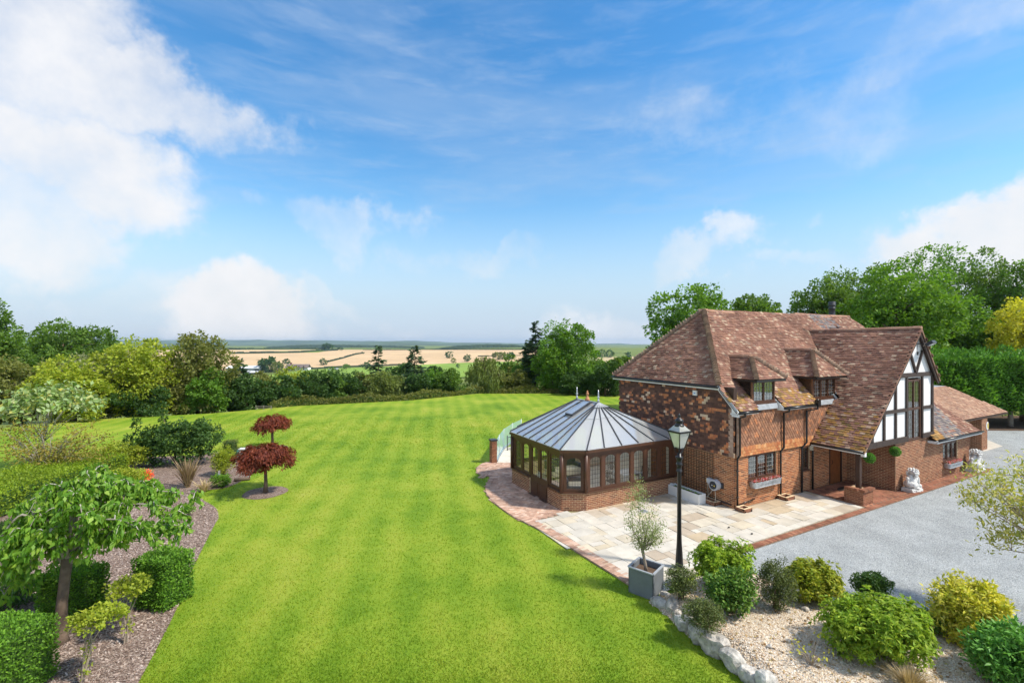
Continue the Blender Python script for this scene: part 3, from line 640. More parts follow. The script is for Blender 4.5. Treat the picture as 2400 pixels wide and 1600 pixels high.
def clipped_block(name, label, base, sx, sy, h, rz, leafm, nleaf, lsize=.05, cat='hedge', jag=.03, toplime=None, z0=.05):
    """hedge clipped to a block: an inner mass of twigs and a skin of leaves"""
    base = Vector(base); root = empty(name, base, rz); hx, hy = sx/2, sy/2
    MB().box(-hx+.07, hx-.07, -hy+.07, hy-.07, z0, h-.07).build('inner_growth', MATS['leaf_dark'], root)
    area = np.array([sx*sy, sx*h, sx*h, sy*h, sy*h]); cnt = (nleaf*area/area.sum()).astype(int); P_, D_ = [], []; T_ = []
    for i, c in enumerate(cnt):
        u, v = rng.uniform(-1, 1, c), rng.uniform(0, 1, c); w = rng.normal(size=c)*jag-.02
        if i == 0: p = np.stack([u*hx, (v*2-1)*hy, h+w], 1); nrm = (0, 0, 1)
        elif i < 3: sg = 1 if i == 1 else -1; p = np.stack([u*hx, sg*(hy+w), z0+v*(h-z0)], 1); nrm = (0, sg, 0)
        else: sg = 1 if i == 3 else -1; p = np.stack([sg*(hx+w), u*hy, z0+v*(h-z0)], 1); nrm = (sg, 0, 0)
        P_.append(p); D_.append(rand_dir(c)+np.array(nrm)*.8+np.array([0, 0, .5])); T_.append(np.full(c, i == 0)|(p[:, 2] > h-.05))
    P_, D_, T_ = np.concatenate(P_), np.concatenate(D_), np.concatenate(T_)
    s = lsize*rng.uniform(.6, 1.4, len(P_))
    if toplime:
        link('foliage', leaf_mesh('foliage', P_[~T_], D_[~T_], s[~T_], s[~T_]*.6, MATS[leafm], upn=.6), root)
        link('new_growth', leaf_mesh('new_growth', P_[T_], D_[T_], s[T_], s[T_]*.6, MATS[toplime], upn=1), root)
    else: link('foliage', leaf_mesh('foliage', P_, D_, s, s*.6, MATS[leafm], upn=.6), root)
    return tag(root, label, cat)
# ------------------------------------------------------------------ pieces: nearest 300 as objects, the rest joined
CAMP = Vector((0, 0, HC))
def proto_box():
    v = [(-.5,-.5,0),(.5,-.5,0),(.5,.5,0),(-.5,.5,0),(-.5,-.5,1),(.5,-.5,1),(.5,.5,1),(-.5,.5,1)]
    return v, [(4,5,6,7),(0,1,5,4),(1,2,6,5),(2,3,7,6),(3,0,4,7)]
def proto_club():                                   # tile with a pointed, clipped tail
    o = [(-.5,.5),(-.5,-.12),(-.2,-.5),(.2,-.5),(.5,-.12),(.5,.5)]
    v = [(x, y, 0) for x, y in o]+[(x, y, 1) for x, y in o]; n = 6
    return v, [tuple(range(n, 2*n))]+[(i, (i+1) % n, n+(i+1) % n, n+i) for i in range(n)]
def proto_bonnet():                                 # saddle-shaped hip tile, opening down the hip (-y)
    v = []; f = []; n = 7
    for j, (y, w, hgt) in enumerate(((.5, .34, .55), (-.5, .5, 1.))):
        for i in range(n):
            t = math.pi*i/(n-1); v.append((-math.cos(t)*w, y, math.sin(t)*hgt))
    for i in range(n-1): f.append((i, n+i, n+i+1, i+1))
    f.append(tuple(range(n, 2*n)))
    return v, f
def proto_ridge():
    v = []; f = []; n = 7
    for y in (.5, -.5):
        for i in range(n):
            t = math.pi*i/(n-1); v.append((-math.cos(t)*.5, y, math.sin(t)))
    for i in range(n-1): f.append((i, n+i, n+i+1, i+1))
    return v, f+[tuple(range(n, 2*n)), tuple(range(n-1, -1, -1))]
PROTOS = {'box': proto_box(), 'club': proto_club(), 'bonnet': proto_bonnet(), 'ridge': proto_ridge()}
PMESH = {}
def piece_mesh(kind, matn, name):
    k = (kind, matn, name)
    if k not in PMESH:
        v, f = PROTOS[kind]; me = bpy.data.meshes.new(name); me.from_pydata(v, [], f); me.materials.append(MATS[matn]); PMESH[k] = me
    return PMESH[k]
class Pieces:
    def __init__(s, name, limit=300, frame=None): s.name = name; s.limit = limit; s.it = []; s.frame = frame or Matrix()
    def add(s, parent, c, ax, ay, az, matn, kind='box'):
        c = Vector(c); s.it.append((((s.frame @ c)-CAMP).length, parent, c, Vector(ax), Vector(ay), Vector(az), matn, kind))
    def finish(s):
        s.it.sort(key=lambda t: t[0]); rest = {}
        for i, (_, par, c, ax, ay, az, matn, kind) in enumerate(s.it):
            if i < s.limit:
                o = link(s.name, piece_mesh(kind, matn, s.name), par)
                o.matrix_basis = Matrix(((ax.x, ay.x, az.x, c.x), (ax.y, ay.y, az.y, c.y), (ax.z, ay.z, az.z, c.z), (0, 0, 0, 1)))
            else: rest.setdefault((par, matn, kind), []).append((c, ax, ay, az))
        for (par, matn, kind), L_ in rest.items():
            v, f = PROTOS[kind]; v = np.array(v); A = np.array([[l[1], l[2], l[3]] for l in L_]); Cc = np.array([l[0] for l in L_])
            VV = (np.einsum('vk,nkj->nvj', v, A)+Cc[:, None, :]).reshape(-1, 3); nv = len(v); mb_v = VV.tolist()
            F_ = [tuple(i+n*nv for i in q) for n in range(len(L_)) for q in f]
            me = bpy.data.meshes.new(s.name+'_field'); me.from_pydata(mb_v, [], F_); me.materials.append(MATS[matn])
            tag(link(s.name+'_field', me, par), kind='stuff')
HM = Matrix.Translation(C0) @ Matrix.Rotation(ANG, 4, 'Z')
house = empty('house', C0, ANG)
tag(house, 'half timbered brick house with tile hung walls and mossy tiled roof', 'house')
roof_p = Pieces('roof_tile', 300, HM); wall_p = Pieces('wall_tile', 300, HM); brick_p = Pieces('brick', 300, HM); bon_p = Pieces('bonnet_tile', 400, HM); rid_p = Pieces('ridge_tile', 300, HM)
Z = Vector((0, 0, 1))
def wall_cells(fr, s0, s1, z0, z1, ops, d0, d1, mb, top=None):
    xs = sorted(set([s0, s1]+[v for o in ops for v in (o[0], o[1]) if s0 < v < s1])); zs = sorted(set([z0, z1]+[v for o in ops for v in (o[2], o[3]) if z0 < v < z1]))
    for i in range(len(xs)-1):
        for j in range(len(zs)-1):
            cx, cz = (xs[i]+xs[i+1])/2, (zs[j]+zs[j+1])/2
            if any(o[0] < cx < o[1] and o[2] < cz < o[3] for o in ops): continue
            fr.box(mb, xs[i], xs[i+1], d0, d1, zs[j], zs[j+1])
def brick_wall(parent, name, fr, s0, s1, z0, z1, ops=(), matn='orange_brick', mortar='mortar', thick=.28, ps=None, bl=.215, bh=.061, gap=.015, skip=None, proud=.006):
    ps = ps or brick_p; mb = MB(); wall_cells(fr, s0, s1, z0, z1, ops, -thick, 0, mb); w = mb.build(name, MATS[mortar], parent)
    row = 0; z = z0+.004
    while z+bh <= z1+.02:
        s = s0-(bl+gap)*(.5 if row % 2 else 0); zz = min(z+bh, z1)-z
        while s < s1:
            a, b = max(s, s0), min(s+bl, s1); s += bl+gap
            if b-a < .03: continue
            for o in ops:
                if z+zz*.5 > o[2] and z+zz*.5 < o[3]:
                    if a >= o[0] and b <= o[1]: a = b
                    elif a < o[0] < b <= o[1]: b = o[0]
                    elif o[0] <= a < o[1] < b: a = o[1]
                    elif a < o[0] and b > o[1]: b = o[0]
            if b-a < .03 or (skip and skip((a+b)/2, z+zz/2)): continue
            ps.add(w, fr.pt((a+b)/2, -.001, z+zz/2), fr.u*(b-a), Z*zz, fr.w*(proud+rnd.uniform(-.002, .003)), matn)
        z += bh+gap; row += 1
    return w
def hang_tiles(parent, name, fr, s0, s1, z0, z1, ok, matf, tw, gauge, kind='box', ps=None, tlen=1.55, th=.016, ops=()):
    ps = ps or wall_p; row = 0; z = z0; par = parent
    while z < z1:
        s = s0+(tw/2 if row % 2 else 0)
        while s < s1+tw*.4:
            c = (s, z+gauge*.5)
            if ok(*c):
                t = .11+rnd.uniform(-.01, .012); up = (Z*math.cos(t)-fr.w*math.sin(t)); nrm = (fr.w*math.cos(t)+Z*math.sin(t)); yaw = rnd.gauss(0, .012)
                ps.add(par, fr.pt(s, .012+rnd.uniform(0, .004), z+gauge*tlen/2), (fr.u+Z*yaw)*tw*.955*rnd.uniform(.97, 1.01), up*gauge*tlen, nrm*th, matf(*c), kind)
            s += tw
        z += gauge; row += 1
def roof_plane(parent, name, poly, updir, matf, holes=(), tw=.20, gauge=.125, deck=True, th=.032):
    """tiles on a sloping polygon (house axes); updir points up the slope"""
    poly = [Vector(p) for p in poly]; up = Vector(updir).normalized(); n = (poly[1]-poly[0]).cross(poly[2]-poly[0]).normalized()
    if n.z < 0: n = -n
    up = (up-n*up.dot(n)).normalized(); u = up.cross(n).normalized(); o = poly[0]
    P2 = [((p-o).dot(u), (p-o).dot(up)) for p in poly]; H2 = [[((Vector(p)-o).dot(u), (Vector(p)-o).dot(up)) for p in h_] for h_ in holes]
    x0, x1 = min(p[0] for p in P2), max(p[0] for p in P2); y0, y1 = min(p[1] for p in P2), max(p[1] for p in P2)
    if deck and not holes: dk = MB().prism([p-n*.05 for p in poly], -n*.05).build(name, MATS['dark_oak'], parent)
    else: dk = deck if deck is not True else MB().build(name, MATS['dark_oak'], parent)
    row = 0; y = y0
    while y < y1:
        x = x0+(tw/2 if row % 2 else 0)+rnd.uniform(-.02, .02); sag = rnd.uniform(-.004, .004)
        while x < x1+tw*.5:
            q = (x, y+gauge*.5)
            if inside(q, P2) and not any(inside(q, h_) for h_ in H2):
                t = .14+rnd.gauss(0, .018); c = o+u*x+up*(y+gauge*.62)+n*(rnd.uniform(0, .012)+.004)+n*sag
                a2 = up*math.cos(t)-n*math.sin(t); n2 = n*math.cos(t)+up*math.sin(t); yaw = rnd.gauss(0, .02)
                roof_p.add(dk, c, (u+a2*yaw)*tw*.965, (a2-u*yaw)*gauge*1.6, n2*th*rnd.uniform(.85, 1.2), matf(c))
            x += tw
        y += gauge; row += 1
    return dk
def hip_line(parent, p, q, n_out, w=.28, step=.16):
    p, q = Vector(p), Vector(q); d = (q-p); L_ = d.length; d.normalize(); side = d.cross(Vector(n_out)).normalized(); nn = side.cross(d).normalized()
    if nn.z < 0: nn = -nn
    for i in range(int(L_/step)):
        c = p+d*(i+.5)*step; t = .34; a = d*math.cos(t)-nn*math.sin(t); n2 = nn*math.cos(t)+d*math.sin(t)
        bon_p.add(parent, c+nn*(.0+rnd.uniform(0, .01)), side*w*rnd.uniform(.95, 1.05), a*step*1.6, n2*.18*rnd.uniform(.85, 1.1), 'bonnet_tile', 'bonnet')
def ridge_line(parent, p, q, w=.24, step=.33, sag=0.):
    p, q = Vector(p), Vector(q); d = q-p; L_ = d.length; d.normalize(); side = d.cross(Z).normalized(); n = int(L_/step)
    for i in range(n):
        t = (i+.5)/n; c = p.lerp(q, t)-Z*(.02+sag*math.sin(math.pi*t)); rid_p.add(parent, c+Z*rnd.uniform(-.006, .008), side*w, (d+Z*rnd.gauss(0, .015))*(L_/n)*1.01, Z*.13, 'ridge_tile', 'ridge')
def window(parent, fr, s0, s1, z0, z1, n, matf='brown_frame', arch=.0, d=.0, fw=.055, came='lead_came', grid=(3, 5), pane='window_glass', transom=None, depth=.08, sill=True, name='window', back=True, curtain=0):
    mb = MB(); w = s1-s0
    fr.box(mb, s0, s1, d-depth, d, z0, z0+fw); fr.box(mb, s0, s1, d-depth, d, z1-fw, z1)
    lw_ = (w-fw)/n; tiers = [(z0+fw, z1-fw)] if transom is None else [(z0+fw, transom-fw/2), (transom+fw/2, z1-fw)]
    for i in range(n+1): fr.box(mb, s0+i*lw_, s0+i*lw_+fw, d-depth, d+.004, z0+fw, z1-fw)
    if transom is not None:
        for i in range(n): fr.box(mb, s0+i*lw_+fw, s0+(i+1)*lw_, d-depth, d, transom-fw/2, transom+fw/2)
    lights = [(s0+i*lw_+fw, s0+(i+1)*lw_, a, b) for i in range(n) for a, b in tiers]
    for (a, b, c, e) in lights:                      # inner casement bars and arched head
        t = .03
        fr.box(mb, a, a+t, d-depth*.8, d-.015, c, e); fr.box(mb, b-t, b, d-depth*.8, d-.015, c, e); fr.box(mb, a+t, b-t, d-depth*.8, d-.015, c, c+t); fr.box(mb, a+t, b-t, d-depth*.8, d-.015, e-t, e)
        if arch and e > z1-fw-.02:
            m = 8; top = e-t; x0, x1 = a+t, b-t
            for k in range(m):
                ta, tb = math.pi*k/m, math.pi*(k+1)/m; xa = (x0+x1)/2-(x1-x0)/2*math.cos(ta); xb = (x0+x1)/2-(x1-x0)/2*math.cos(tb); za, zb = top-arch*(1-math.sin(ta)), top-arch*(1-math.sin(tb))
                poly = [fr.pt(xa, d-.02, za), fr.pt(xb, d-.02, zb), fr.pt(xb, d-.02, top+.002), fr.pt(xa, d-.02, top+.002)]
                mb.prism(poly, fr.w*-.03)
    wo = mb.build(name, MATS[matf], parent)
    for (a, b, c, e) in lights:
        pm = MB(); fr.box(pm, a+.02, b-.02, d-depth*.55, d-depth*.45, c+.02, e-.02); pm.build('pane', MATS[pane], wo)
        gm = MB(); gw = .009
        for k in range(1, grid[0]): x = a+.03+(b-a-.06)*k/grid[0]; fr.box(gm, x-gw/2, x+gw/2, d-depth*.42, d-depth*.3, c+.03, e-.03)
        for k in range(1, grid[1]): zz = c+.03+(e-c-.06)*k/grid[1]; fr.box(gm, a+.03, b-.03, d-depth*.43, d-depth*.29, zz-gw/2, zz+gw/2)
        gm.build('leading', MATS[came], wo)
    if sill:
        sm = MB(); fr.box(sm, s0-.05, s1+.05, d-depth, d+.07, z0-.06, z0-.002); sm.build('sill', MATS[matf], wo)
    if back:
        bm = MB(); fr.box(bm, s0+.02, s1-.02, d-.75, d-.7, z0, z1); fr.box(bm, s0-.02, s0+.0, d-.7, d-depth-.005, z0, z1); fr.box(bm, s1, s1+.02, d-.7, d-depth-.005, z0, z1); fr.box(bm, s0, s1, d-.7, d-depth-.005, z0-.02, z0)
        bm.build('dark_room_box', MATS['interior_dark'], wo)  # near-black box paints in the shade of the room behind the glass
    if curtain:
        for sg in ((0, .2), (.8, 1.)) if curtain == 1 else ((0, 1.),):
            cm = MB(); m = 8; a, b = s0+.04+(w-.08)*sg[0], s0+.04+(w-.08)*sg[1]
            for k in range(m): fr.box(cm, a+(b-a)*k/m, a+(b-a)*(k+1)/m-.004, d-depth-.16-.03*(k % 2), d-depth-.12-.03*(k % 2), z0+.05, z1-.05)
            cm.build('curtain', MATS['cream_wall'], wo)
    return wo
# ---- planes of the house
FRONT = FR((0, 0, 0), (1, 0, 0), (0, -1, 0)); LEFT = FR((0, 7.0, 0), (0, -1, 0), (-1, 0, 0))      # LEFT: s = 7 - b
GAB_B = -2.05; GABLE = FR((0, GAB_B, 0), (1, 0, 0), (0, -1, 0)); SIDE = FR((8.75, 0, 0), (0, -1, 0), (-1, 0, 0))
zf = lambda b: 5.26+(b-.7)*1.066
zg = lambda a: 7.68-(10.73-a)*1.02
# ground floor brick
wfront = brick_wall(house, 'front_wall', FRONT, 0.0, 8.74, -.05, 2.30, [(.92, 2.9, 1.08, 2.16), (4.88, 5.45, 1.0, 2.1), (7.12, 8.32, -.05, 2.12)], skip=lambda s, z: False)
wleft = brick_wall(house, 'side_wall', LEFT, 0, 6.998, -.05, 2.30)
wside = brick_wall(house, 'porch_wall', SIDE, 0, 2.03, -.05, 2.42, matn='brown_brick')
wgab = brick_wall(house, 'gable_wall', GABLE, 8.75, 17.0, -.05, 2.34, [(13.73, 15.5, .78, 2.08)], matn='brown_brick', mortar='mortar')
EAST = FR((17.0, GAB_B, 0), (0, 1, 0), (1, 0, 0)); weast = brick_wall(house, 'wing_end_wall', EAST, .0, 2.0, -.05, 2.3, matn='brown_brick')
# plain rear and inner walls
mb = MB(); mb.box(.3, 18.8, 6.7, 7.0, -.05, 5.2); mb.box(18.5, 18.8, .3, 6.7, -.05, 5.2); mb.box(12.35, 12.6, -1.7, .3, 2.35, 5.2); mb.build('rear_wall', MATS['brown_brick'], house)
# upper walls behind the tiles
mb = MB(); LEFT.box(mb, 0, 7.0, -.2, .02, 2.302, 5.1); up_left = mb.build('upper_side_wall', MATS['dark_oak'], house)
mb = MB(); FRONT.box(mb, 0.21, 7.5, -.2, .02, 2.302, 4.1); up_front = mb.build('upper_front_wall', MATS['dark_oak'], house)
def left_ok(s, z):
    b = 7-s; top = 5.12 if b > .62 else min(5.12, zf(b)-.2)
    return z < top and -.02 < s < 7.08
LT = FR((-.045, 7.0, 0), (0, -1, 0), (-1, 0, 0)); FT = FR((0, -.045, 0), (1, 0, 0), (0, -1, 0))
hang_tiles(up_left, 't', LT, .02, 7.0, 2.2, 5.15, left_ok, lambda s, z: 'dark_wall_tile', .205, .115)
def front_ok(s, z): return z < 4.12 and s < 7.5 and s > .24 and (s < 5.3 or z > zg(s)-.15)
hang_tiles(up_front, 't', FT, .24, 7.5, 2.56, 4.1, front_ok, lambda s, z: 'club_tile', .165, .115, 'club', tlen=1.7)
hang_tiles(up_front, 't', FR((0, -.06, 0), (1, 0, 0), (0, -1, 0)), .24, 5.7, 2.2, 2.54, lambda s, z: z < 2.56, lambda s, z: 'orange_tile', .19, .115)
# corner tiles and the bell-cast soffit
k = 0; z = 2.2
while z < 4.15:
    wd = .15 if k % 2 else .22
    wall_p.add(up_front, (.06+wd/2, -.075, z+.09), (wd, 0, 0), (0, -.02, .17), (0, -.02, 0), 'corner_tile'); wall_p.add(up_left, (-.075, .03+wd/2-.06, z+.09), (0, wd, 0), (-.02, 0, .17), (-.02, 0, 0), 'corner_tile'); z += .115; k += 1
# ---- roofs
def mossy(c): return 'moss_tile' if rnd.random() < sstep(2.0-(c.z-zf(c.y) if 0 else 0)+0, 9, 10) else 'roof_tile'
rt = lambda c: 'roof_tile'
D1 = (.98, 3.02, 5.42, 6.35); D2 = (5.42, 8.02, 5.38, 6.62)                       # dormers: eave a0, a1, eave z, ridge z
HIPT = (2.9, 3.9, 8.67); bo = .74
main = MB()
def deckpoly(pts): main.prism([Vector(p)-Vector((0, -.03, .05)) for p in pts], (0, .035, -.035))
deckpoly([(-.22, .62, zf(.62)), (14.6, .62+.12, zf(.74)), (14.6, 3.9, zf(3.9)), HIPT])
for a0, a1 in ((-.22, 1.15), (2.85, 5.6)): deckpoly([(a0, -.34, zf(-.34)), (a1, -.34, zf(-.34)), (a1, .74, zf(.74)), (a0, .74, zf(.74))])
main_roof = main.build('main_roof', MATS['dark_oak'], house)
def fmat(c): return 'moss_tile' if (c.y < .35 and rnd.random() < .55) else ('slate_tile' if (c.x > 12.2 and c.y > 2.6 and rnd.random() < .7) else 'roof_tile')
roof_plane(house, 'x', [(-.22, -.34, zf(-.34)), (14.6, -.34, zf(-.34)), (14.6, 3.9, zf(3.9)), HIPT, (-.22, .62, zf(.62))], (0, 1, 1), fmat,
    holes=[[(D[0]+.12, -.5, zf(-.5)), (D[1]-.12, -.5, zf(-.5)), (D[1]-.12, .8, zf(.8)), ((D[0]+D[1])/2, .7+(D[3]-5.26)/1.066, D[3]), (D[0]+.12, .8, zf(.8))] for D in (D1, D2)]+[[(7.45, -.6, zf(-.6)), (16, -.6, zf(-.6)), (16, 3.4, zf(3.4)), (10.73, 2.9, zf(2.9))]], deck=main_roof)
hip_roof = roof_plane(house, 'hip_roof', [(-.25, .60, 5.16), (-.25, 7.3, 5.16), (2.9, 3.9, 8.67)], (1, 0, 1), rt)
MB().prism([(-.2, 7.3, 5.1), (14.6, 7.3, 5.1), (14.6, 3.9, 8.6), (2.9, 3.9, 8.6)], (0, -.04, -.06)).build('rear_roof', MATS['roof_tile'], house)
hip_line(main_roof, (-.24, .56, 5.20), (2.9, 3.9, 8.69), (-.6, -.5, .8)); hip_line(hip_roof, (-.24, 7.28, 5.18), (2.9, 3.9, 8.69), (-.6, .5, .8))
ridge_line(main_roof, (2.85, 3.9, 8.68), (14.6, 3.9, 8.62), sag=.14)
# lower front eave verge, fascias and soffit
vb = MB(); vb.bar((-.2, -.33, zf(-.33)-.09), (-.2, .64, zf(.64)-.09), .03, .16); vb.build('verge_board', MATS['white_paint'], house)
lf = MB(); lf.bar((-.235, -.30, zf(-.30)-.02), (-.235, .62, zf(.62)-.02), .02, .10); lf.build('lead_flashing', MATS['lead_grey'], house)
for a0, a1 in ((-.2, 1.12), (2.86, 5.58)):
    MB().box(a0, a1, -.34, .02, 4.0, 4.06).build('soffit', MATS['white_paint'], house)
    g = MB(); g.tube([(a0, -.41, 4.1), (a1, -.41, 4.1)], .055, 8); g.build('gutter', MATS['black_plastic'], house)
    MB().box(a0, a1, -.36, -.335, 4.06, 4.13).build('fascia', MATS['dark_oak'], house)
MB().prism([(-.2, -.36, 3.93), (-.2, -.04, 3.93), (-.2, -.04, 4.45), (-.2, -.36, 4.1)], (.06, 0, 0)).build('eave_box_end', MATS['white_paint'], house)
for a in (2.84, 7.5): MB().prism([(a, -.36, 4.0), (a, .05, 4.0), (a, .05, 4.5), (a, -.36, 4.14)], (.05, 0, 0)).build('dormer_side_board', MATS['white_paint'], house)
MB().bar((-.3, .52, 5.04), (-.3, 7.3, 5.04), .025, .12).build('hip_fascia', MATS['white_paint'], house)
g = MB(); g.tube([(-.37, .5, 5.10), (-.37, 7.32, 5.10)], .055, 8); g.build('gutter', MATS['black_plastic'], house)
MB().box(-.28, -.04, .55, 7.2, 5.0, 5.03).build('soffit', MATS['dark_oak'], house)
# gable roof
apx = 10.73; g0, g1 = GAB_B-.22, 2.95
def gmat(c): return 'moss_tile' if rnd.random() < sstep(7.4-c.x, 0, 1.6)*.6 else 'roof_tile'
grl = roof_plane(house, 'gable_roof', [(5.45, g0, zg(5.45)), (apx, g0, 7.68), (apx, g1, 7.68), (7.42, -.3, zg(7.42)), (7.1, -.06, zg(7.1)), (5.45, -.06, zg(5.45))], (1, 0, 1), gmat)
zr = lambda a: 7.68-(a-apx)*1.29
grr = roof_plane(house, 'gable_roof', [(12.72, g0, zr(12.72)), (apx, g0, 7.68), (apx, g1, 7.68), (12.72, 1.2, zr(12.72))], (-1, 0, 1), rt)
ridge_line(grl, (apx, g0-.02, 7.70), (apx, 3.1, 7.70), sag=.03)
vb = MB(); vb.bar((5.42, g0-.02, zg(5.42)-.03), (apx, g0-.02, 7.65), .035, .07); vb.build('verge_tiles', MATS['pale_tile'], house)
vb = MB(); vb.bar((5.5, g0+.03, zg(5.5)-.17), (apx, g0+.03, 7.52), .05, .20); vb.bar((12.7, g0+.03, zr(12.7)-.16), (apx, g0+.03, 7.5), .05, .20); vb.build('bargeboard', MATS['beam_brown'], house)
vb = MB(); vb.bar((12.74, g0-.02, zr(12.74)-.03), (apx, g0-.02, 7.65), .035, .06); vb.build('verge_tiles', MATS['pale_tile'], house)
g = MB(); g.tube([(5.38, g0, 2.26), (5.38, -.1, 2.26)], .055, 8); g.build('gutter', MATS['black_plastic'], house)
MB().box(5.5, 5.66, g0, g0+.14, 2.06, 2.24).build('eave_box_end', MATS['white_paint'], house)
MB().box(5.55, 8.74, -2.0, -.05, 2.36, 2.40).build('porch_ceiling', MATS['dark_oak'], house)
MB().bar((5.43, g0+.03, 2.2), (5.43, -.1, 2.2), .03, .1).build('fascia', MATS['white_paint'], house)
# gable face: render, timbers, window
gz0 = 2.34; fb = GAB_B-.03
gw0, gw1, gwz0, gwz1 = 9.76, 11.16, 2.30, 5.30
wall_panel = MB()
def gpanel(poly): wall_panel.prism([(a, fb, z_) for a, z_ in poly], (0, .1, 0))
gpanel([(5.75, gz0), (gw0, gz0), (gw0, zg(gw0)-.15), ]); gpanel([(gw0, gwz1), (gw1, gwz1), (gw1, zr(gw1)-.15), (apx, 7.5), (gw0, zg(gw0)-.15)]); gpanel([(gw1, gz0), (12.42, gz0), (12.42, zr(12.42)-.15), (gw1, zr(gw1)-.15)])
wall_panel.build('render_panel', MATS['white_render'], house)
def beam(p, q, w, nm='timber'):
    b = MB(); b.bar((p[0], fb-.035, p[1]), (q[0], fb-.035, q[1]), .07, w, up=(0, -1, 0)) if False else b.bar((p[0], fb-.03, p[1]), (q[0], fb-.03, q[1]), .08, w)
    return b.build(nm, MATS['beam_brown'], house)
def vbeam(a, z0, z1, w=.13): return MB().box(a-w/2, a+w/2, fb-.07, fb+.02, z0, z1).build('timber', MATS['beam_brown'], house)
def hbeam(a0, a1, zc, h, out=.078): return MB().box(a0, a1, fb-out, fb+.02, zc-h/2, zc+h/2).build('timber', MATS['beam_brown'], house)
hbeam(5.62, 9.72, 2.42, .24, .09); hbeam(11.22, 12.45, 2.42, .22, .09)
hbeam(7.1, 9.62, 3.81, .15); hbeam(11.3, 12.42, 3.80, .15); hbeam(8.85, 12.42, 5.45, .2)
for a in (6.49, 7.54, 8.61): vbeam(a, 2.54, min(zg(a)-.2, 5.35), .13)
vbeam(9.68, 2.54, 5.35, .14); vbeam(11.26, 2.3, 5.35, .13); vbeam(12.36, 2.54, 5.35, .14)
for q in ((9.93, 6.62), (11.27, 6.62)): 
    MB().bar((10.58, fb-.03, 5.52), (q[0], fb-.03, q[1]), .09, .13, up=(0, -1, 0)).build('brace', MATS['beam_brown'], house)
window(house, FR((0, fb, 0), (1, 0, 0), (0, -1, 0)), gw0, gw1-.02, gwz0, gwz1-.08, 2, 'brown_frame', .1, .02, .07, 'dark_came', (3, 6), transom=3.80, sill=False)
# porch: post on a brick plinth, front door, door surround
pa, pb = 5.62, -1.98
PLF = [FR((pa, pb-.38, 0), (1, 0, 0), (0, -1, 0)), FR((pa-.42, pb, 0), (0, -1, 0), (-1, 0, 0))]
pl = MB().box(pa-.41, pa+.41, pb-.37, pb+.37, -.02, .60).build('porch_plinth', MATS['pale_mortar'], house)
for fr, hw, s_ in ((FR((pa, pb-.37, 0), (1, 0, 0), (0, -1, 0)), .41, 0), (FR((pa-.41, pb, 0), (0, -1, 0), (-1, 0, 0)), .37, 0), (FR((pa+.41, pb, 0), (0, 1, 0), (1, 0, 0)), .37, 0)):
    for r_ in range(8):
        s = -hw+(-.11 if r_ % 2 else 0)
        while s < hw:
            a, b = max(s, -hw), min(s+.205, hw); s += .216
            if b-a > .04: brick_p.add(pl, fr.pt((a+b)/2, -.001, .02+r_*.075+.032), fr.u*(b-a), Z*.064, fr.w*.008, 'brown_brick')
for i in range(7):
    t = -.38+i*.127
    brick_p.add(pl, (pa+t, pb-.33, .61), (.11, 0, 0), (0, .22, 0), (0, 0, .10), 'brown_brick')
    if i < 4: brick_p.add(pl, (pa-.36, pb-.1+i*.127, .61), (0, .11, 0), (-.22, 0, 0), (0, 0, .10), 'brown_brick')
MB().box(pa-.085, pa+.085, pb-.085, pb+.085, .60, 2.36).build('porch_post', MATS['dark_oak'], house)
dm = MB(); dm.box(7.14, 7.24, -.0, .10, -.02, 2.1); dm.box(8.22, 8.3, .0, .10, -.02, 2.1); dm.box(7.14, 8.3, .0, .1, 2.02, 2.1); dfr = dm.build('door_frame', MATS['dark_oak'], house)
dm = MB()
for i in range(6): dm.box(7.245+i*.162, 7.245+(i+1)*.162-.006, .045, .085, .0, 2.02)
dr = dm.build('front_door', MATS['oak_door'], house); MB().tube([(7.38, .02, 1.0), (7.38, -.02, 1.02), (7.38, -.02, 1.2), (7.38, .03, 1.22)], .012, 6).build('handle', MATS['black_iron'], dr)
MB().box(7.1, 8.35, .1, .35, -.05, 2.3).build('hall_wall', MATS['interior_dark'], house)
# windows of the front
window(house, FRONT, .94, 2.88, 1.10, 2.15, 3, d=-.03, arch=.08, grid=(4, 5), curtain=1)
window(house, FRONT, 4.89, 5.44, 1.01, 2.09, 1, d=-.03, grid=(3, 6), came='dark_came', curtain=2)
window(house, GABLE, 13.75, 15.48, .80, 2.07, 3, d=-.03, grid=(3, 4), transom=1.72, came='dark_came', curtain=2)
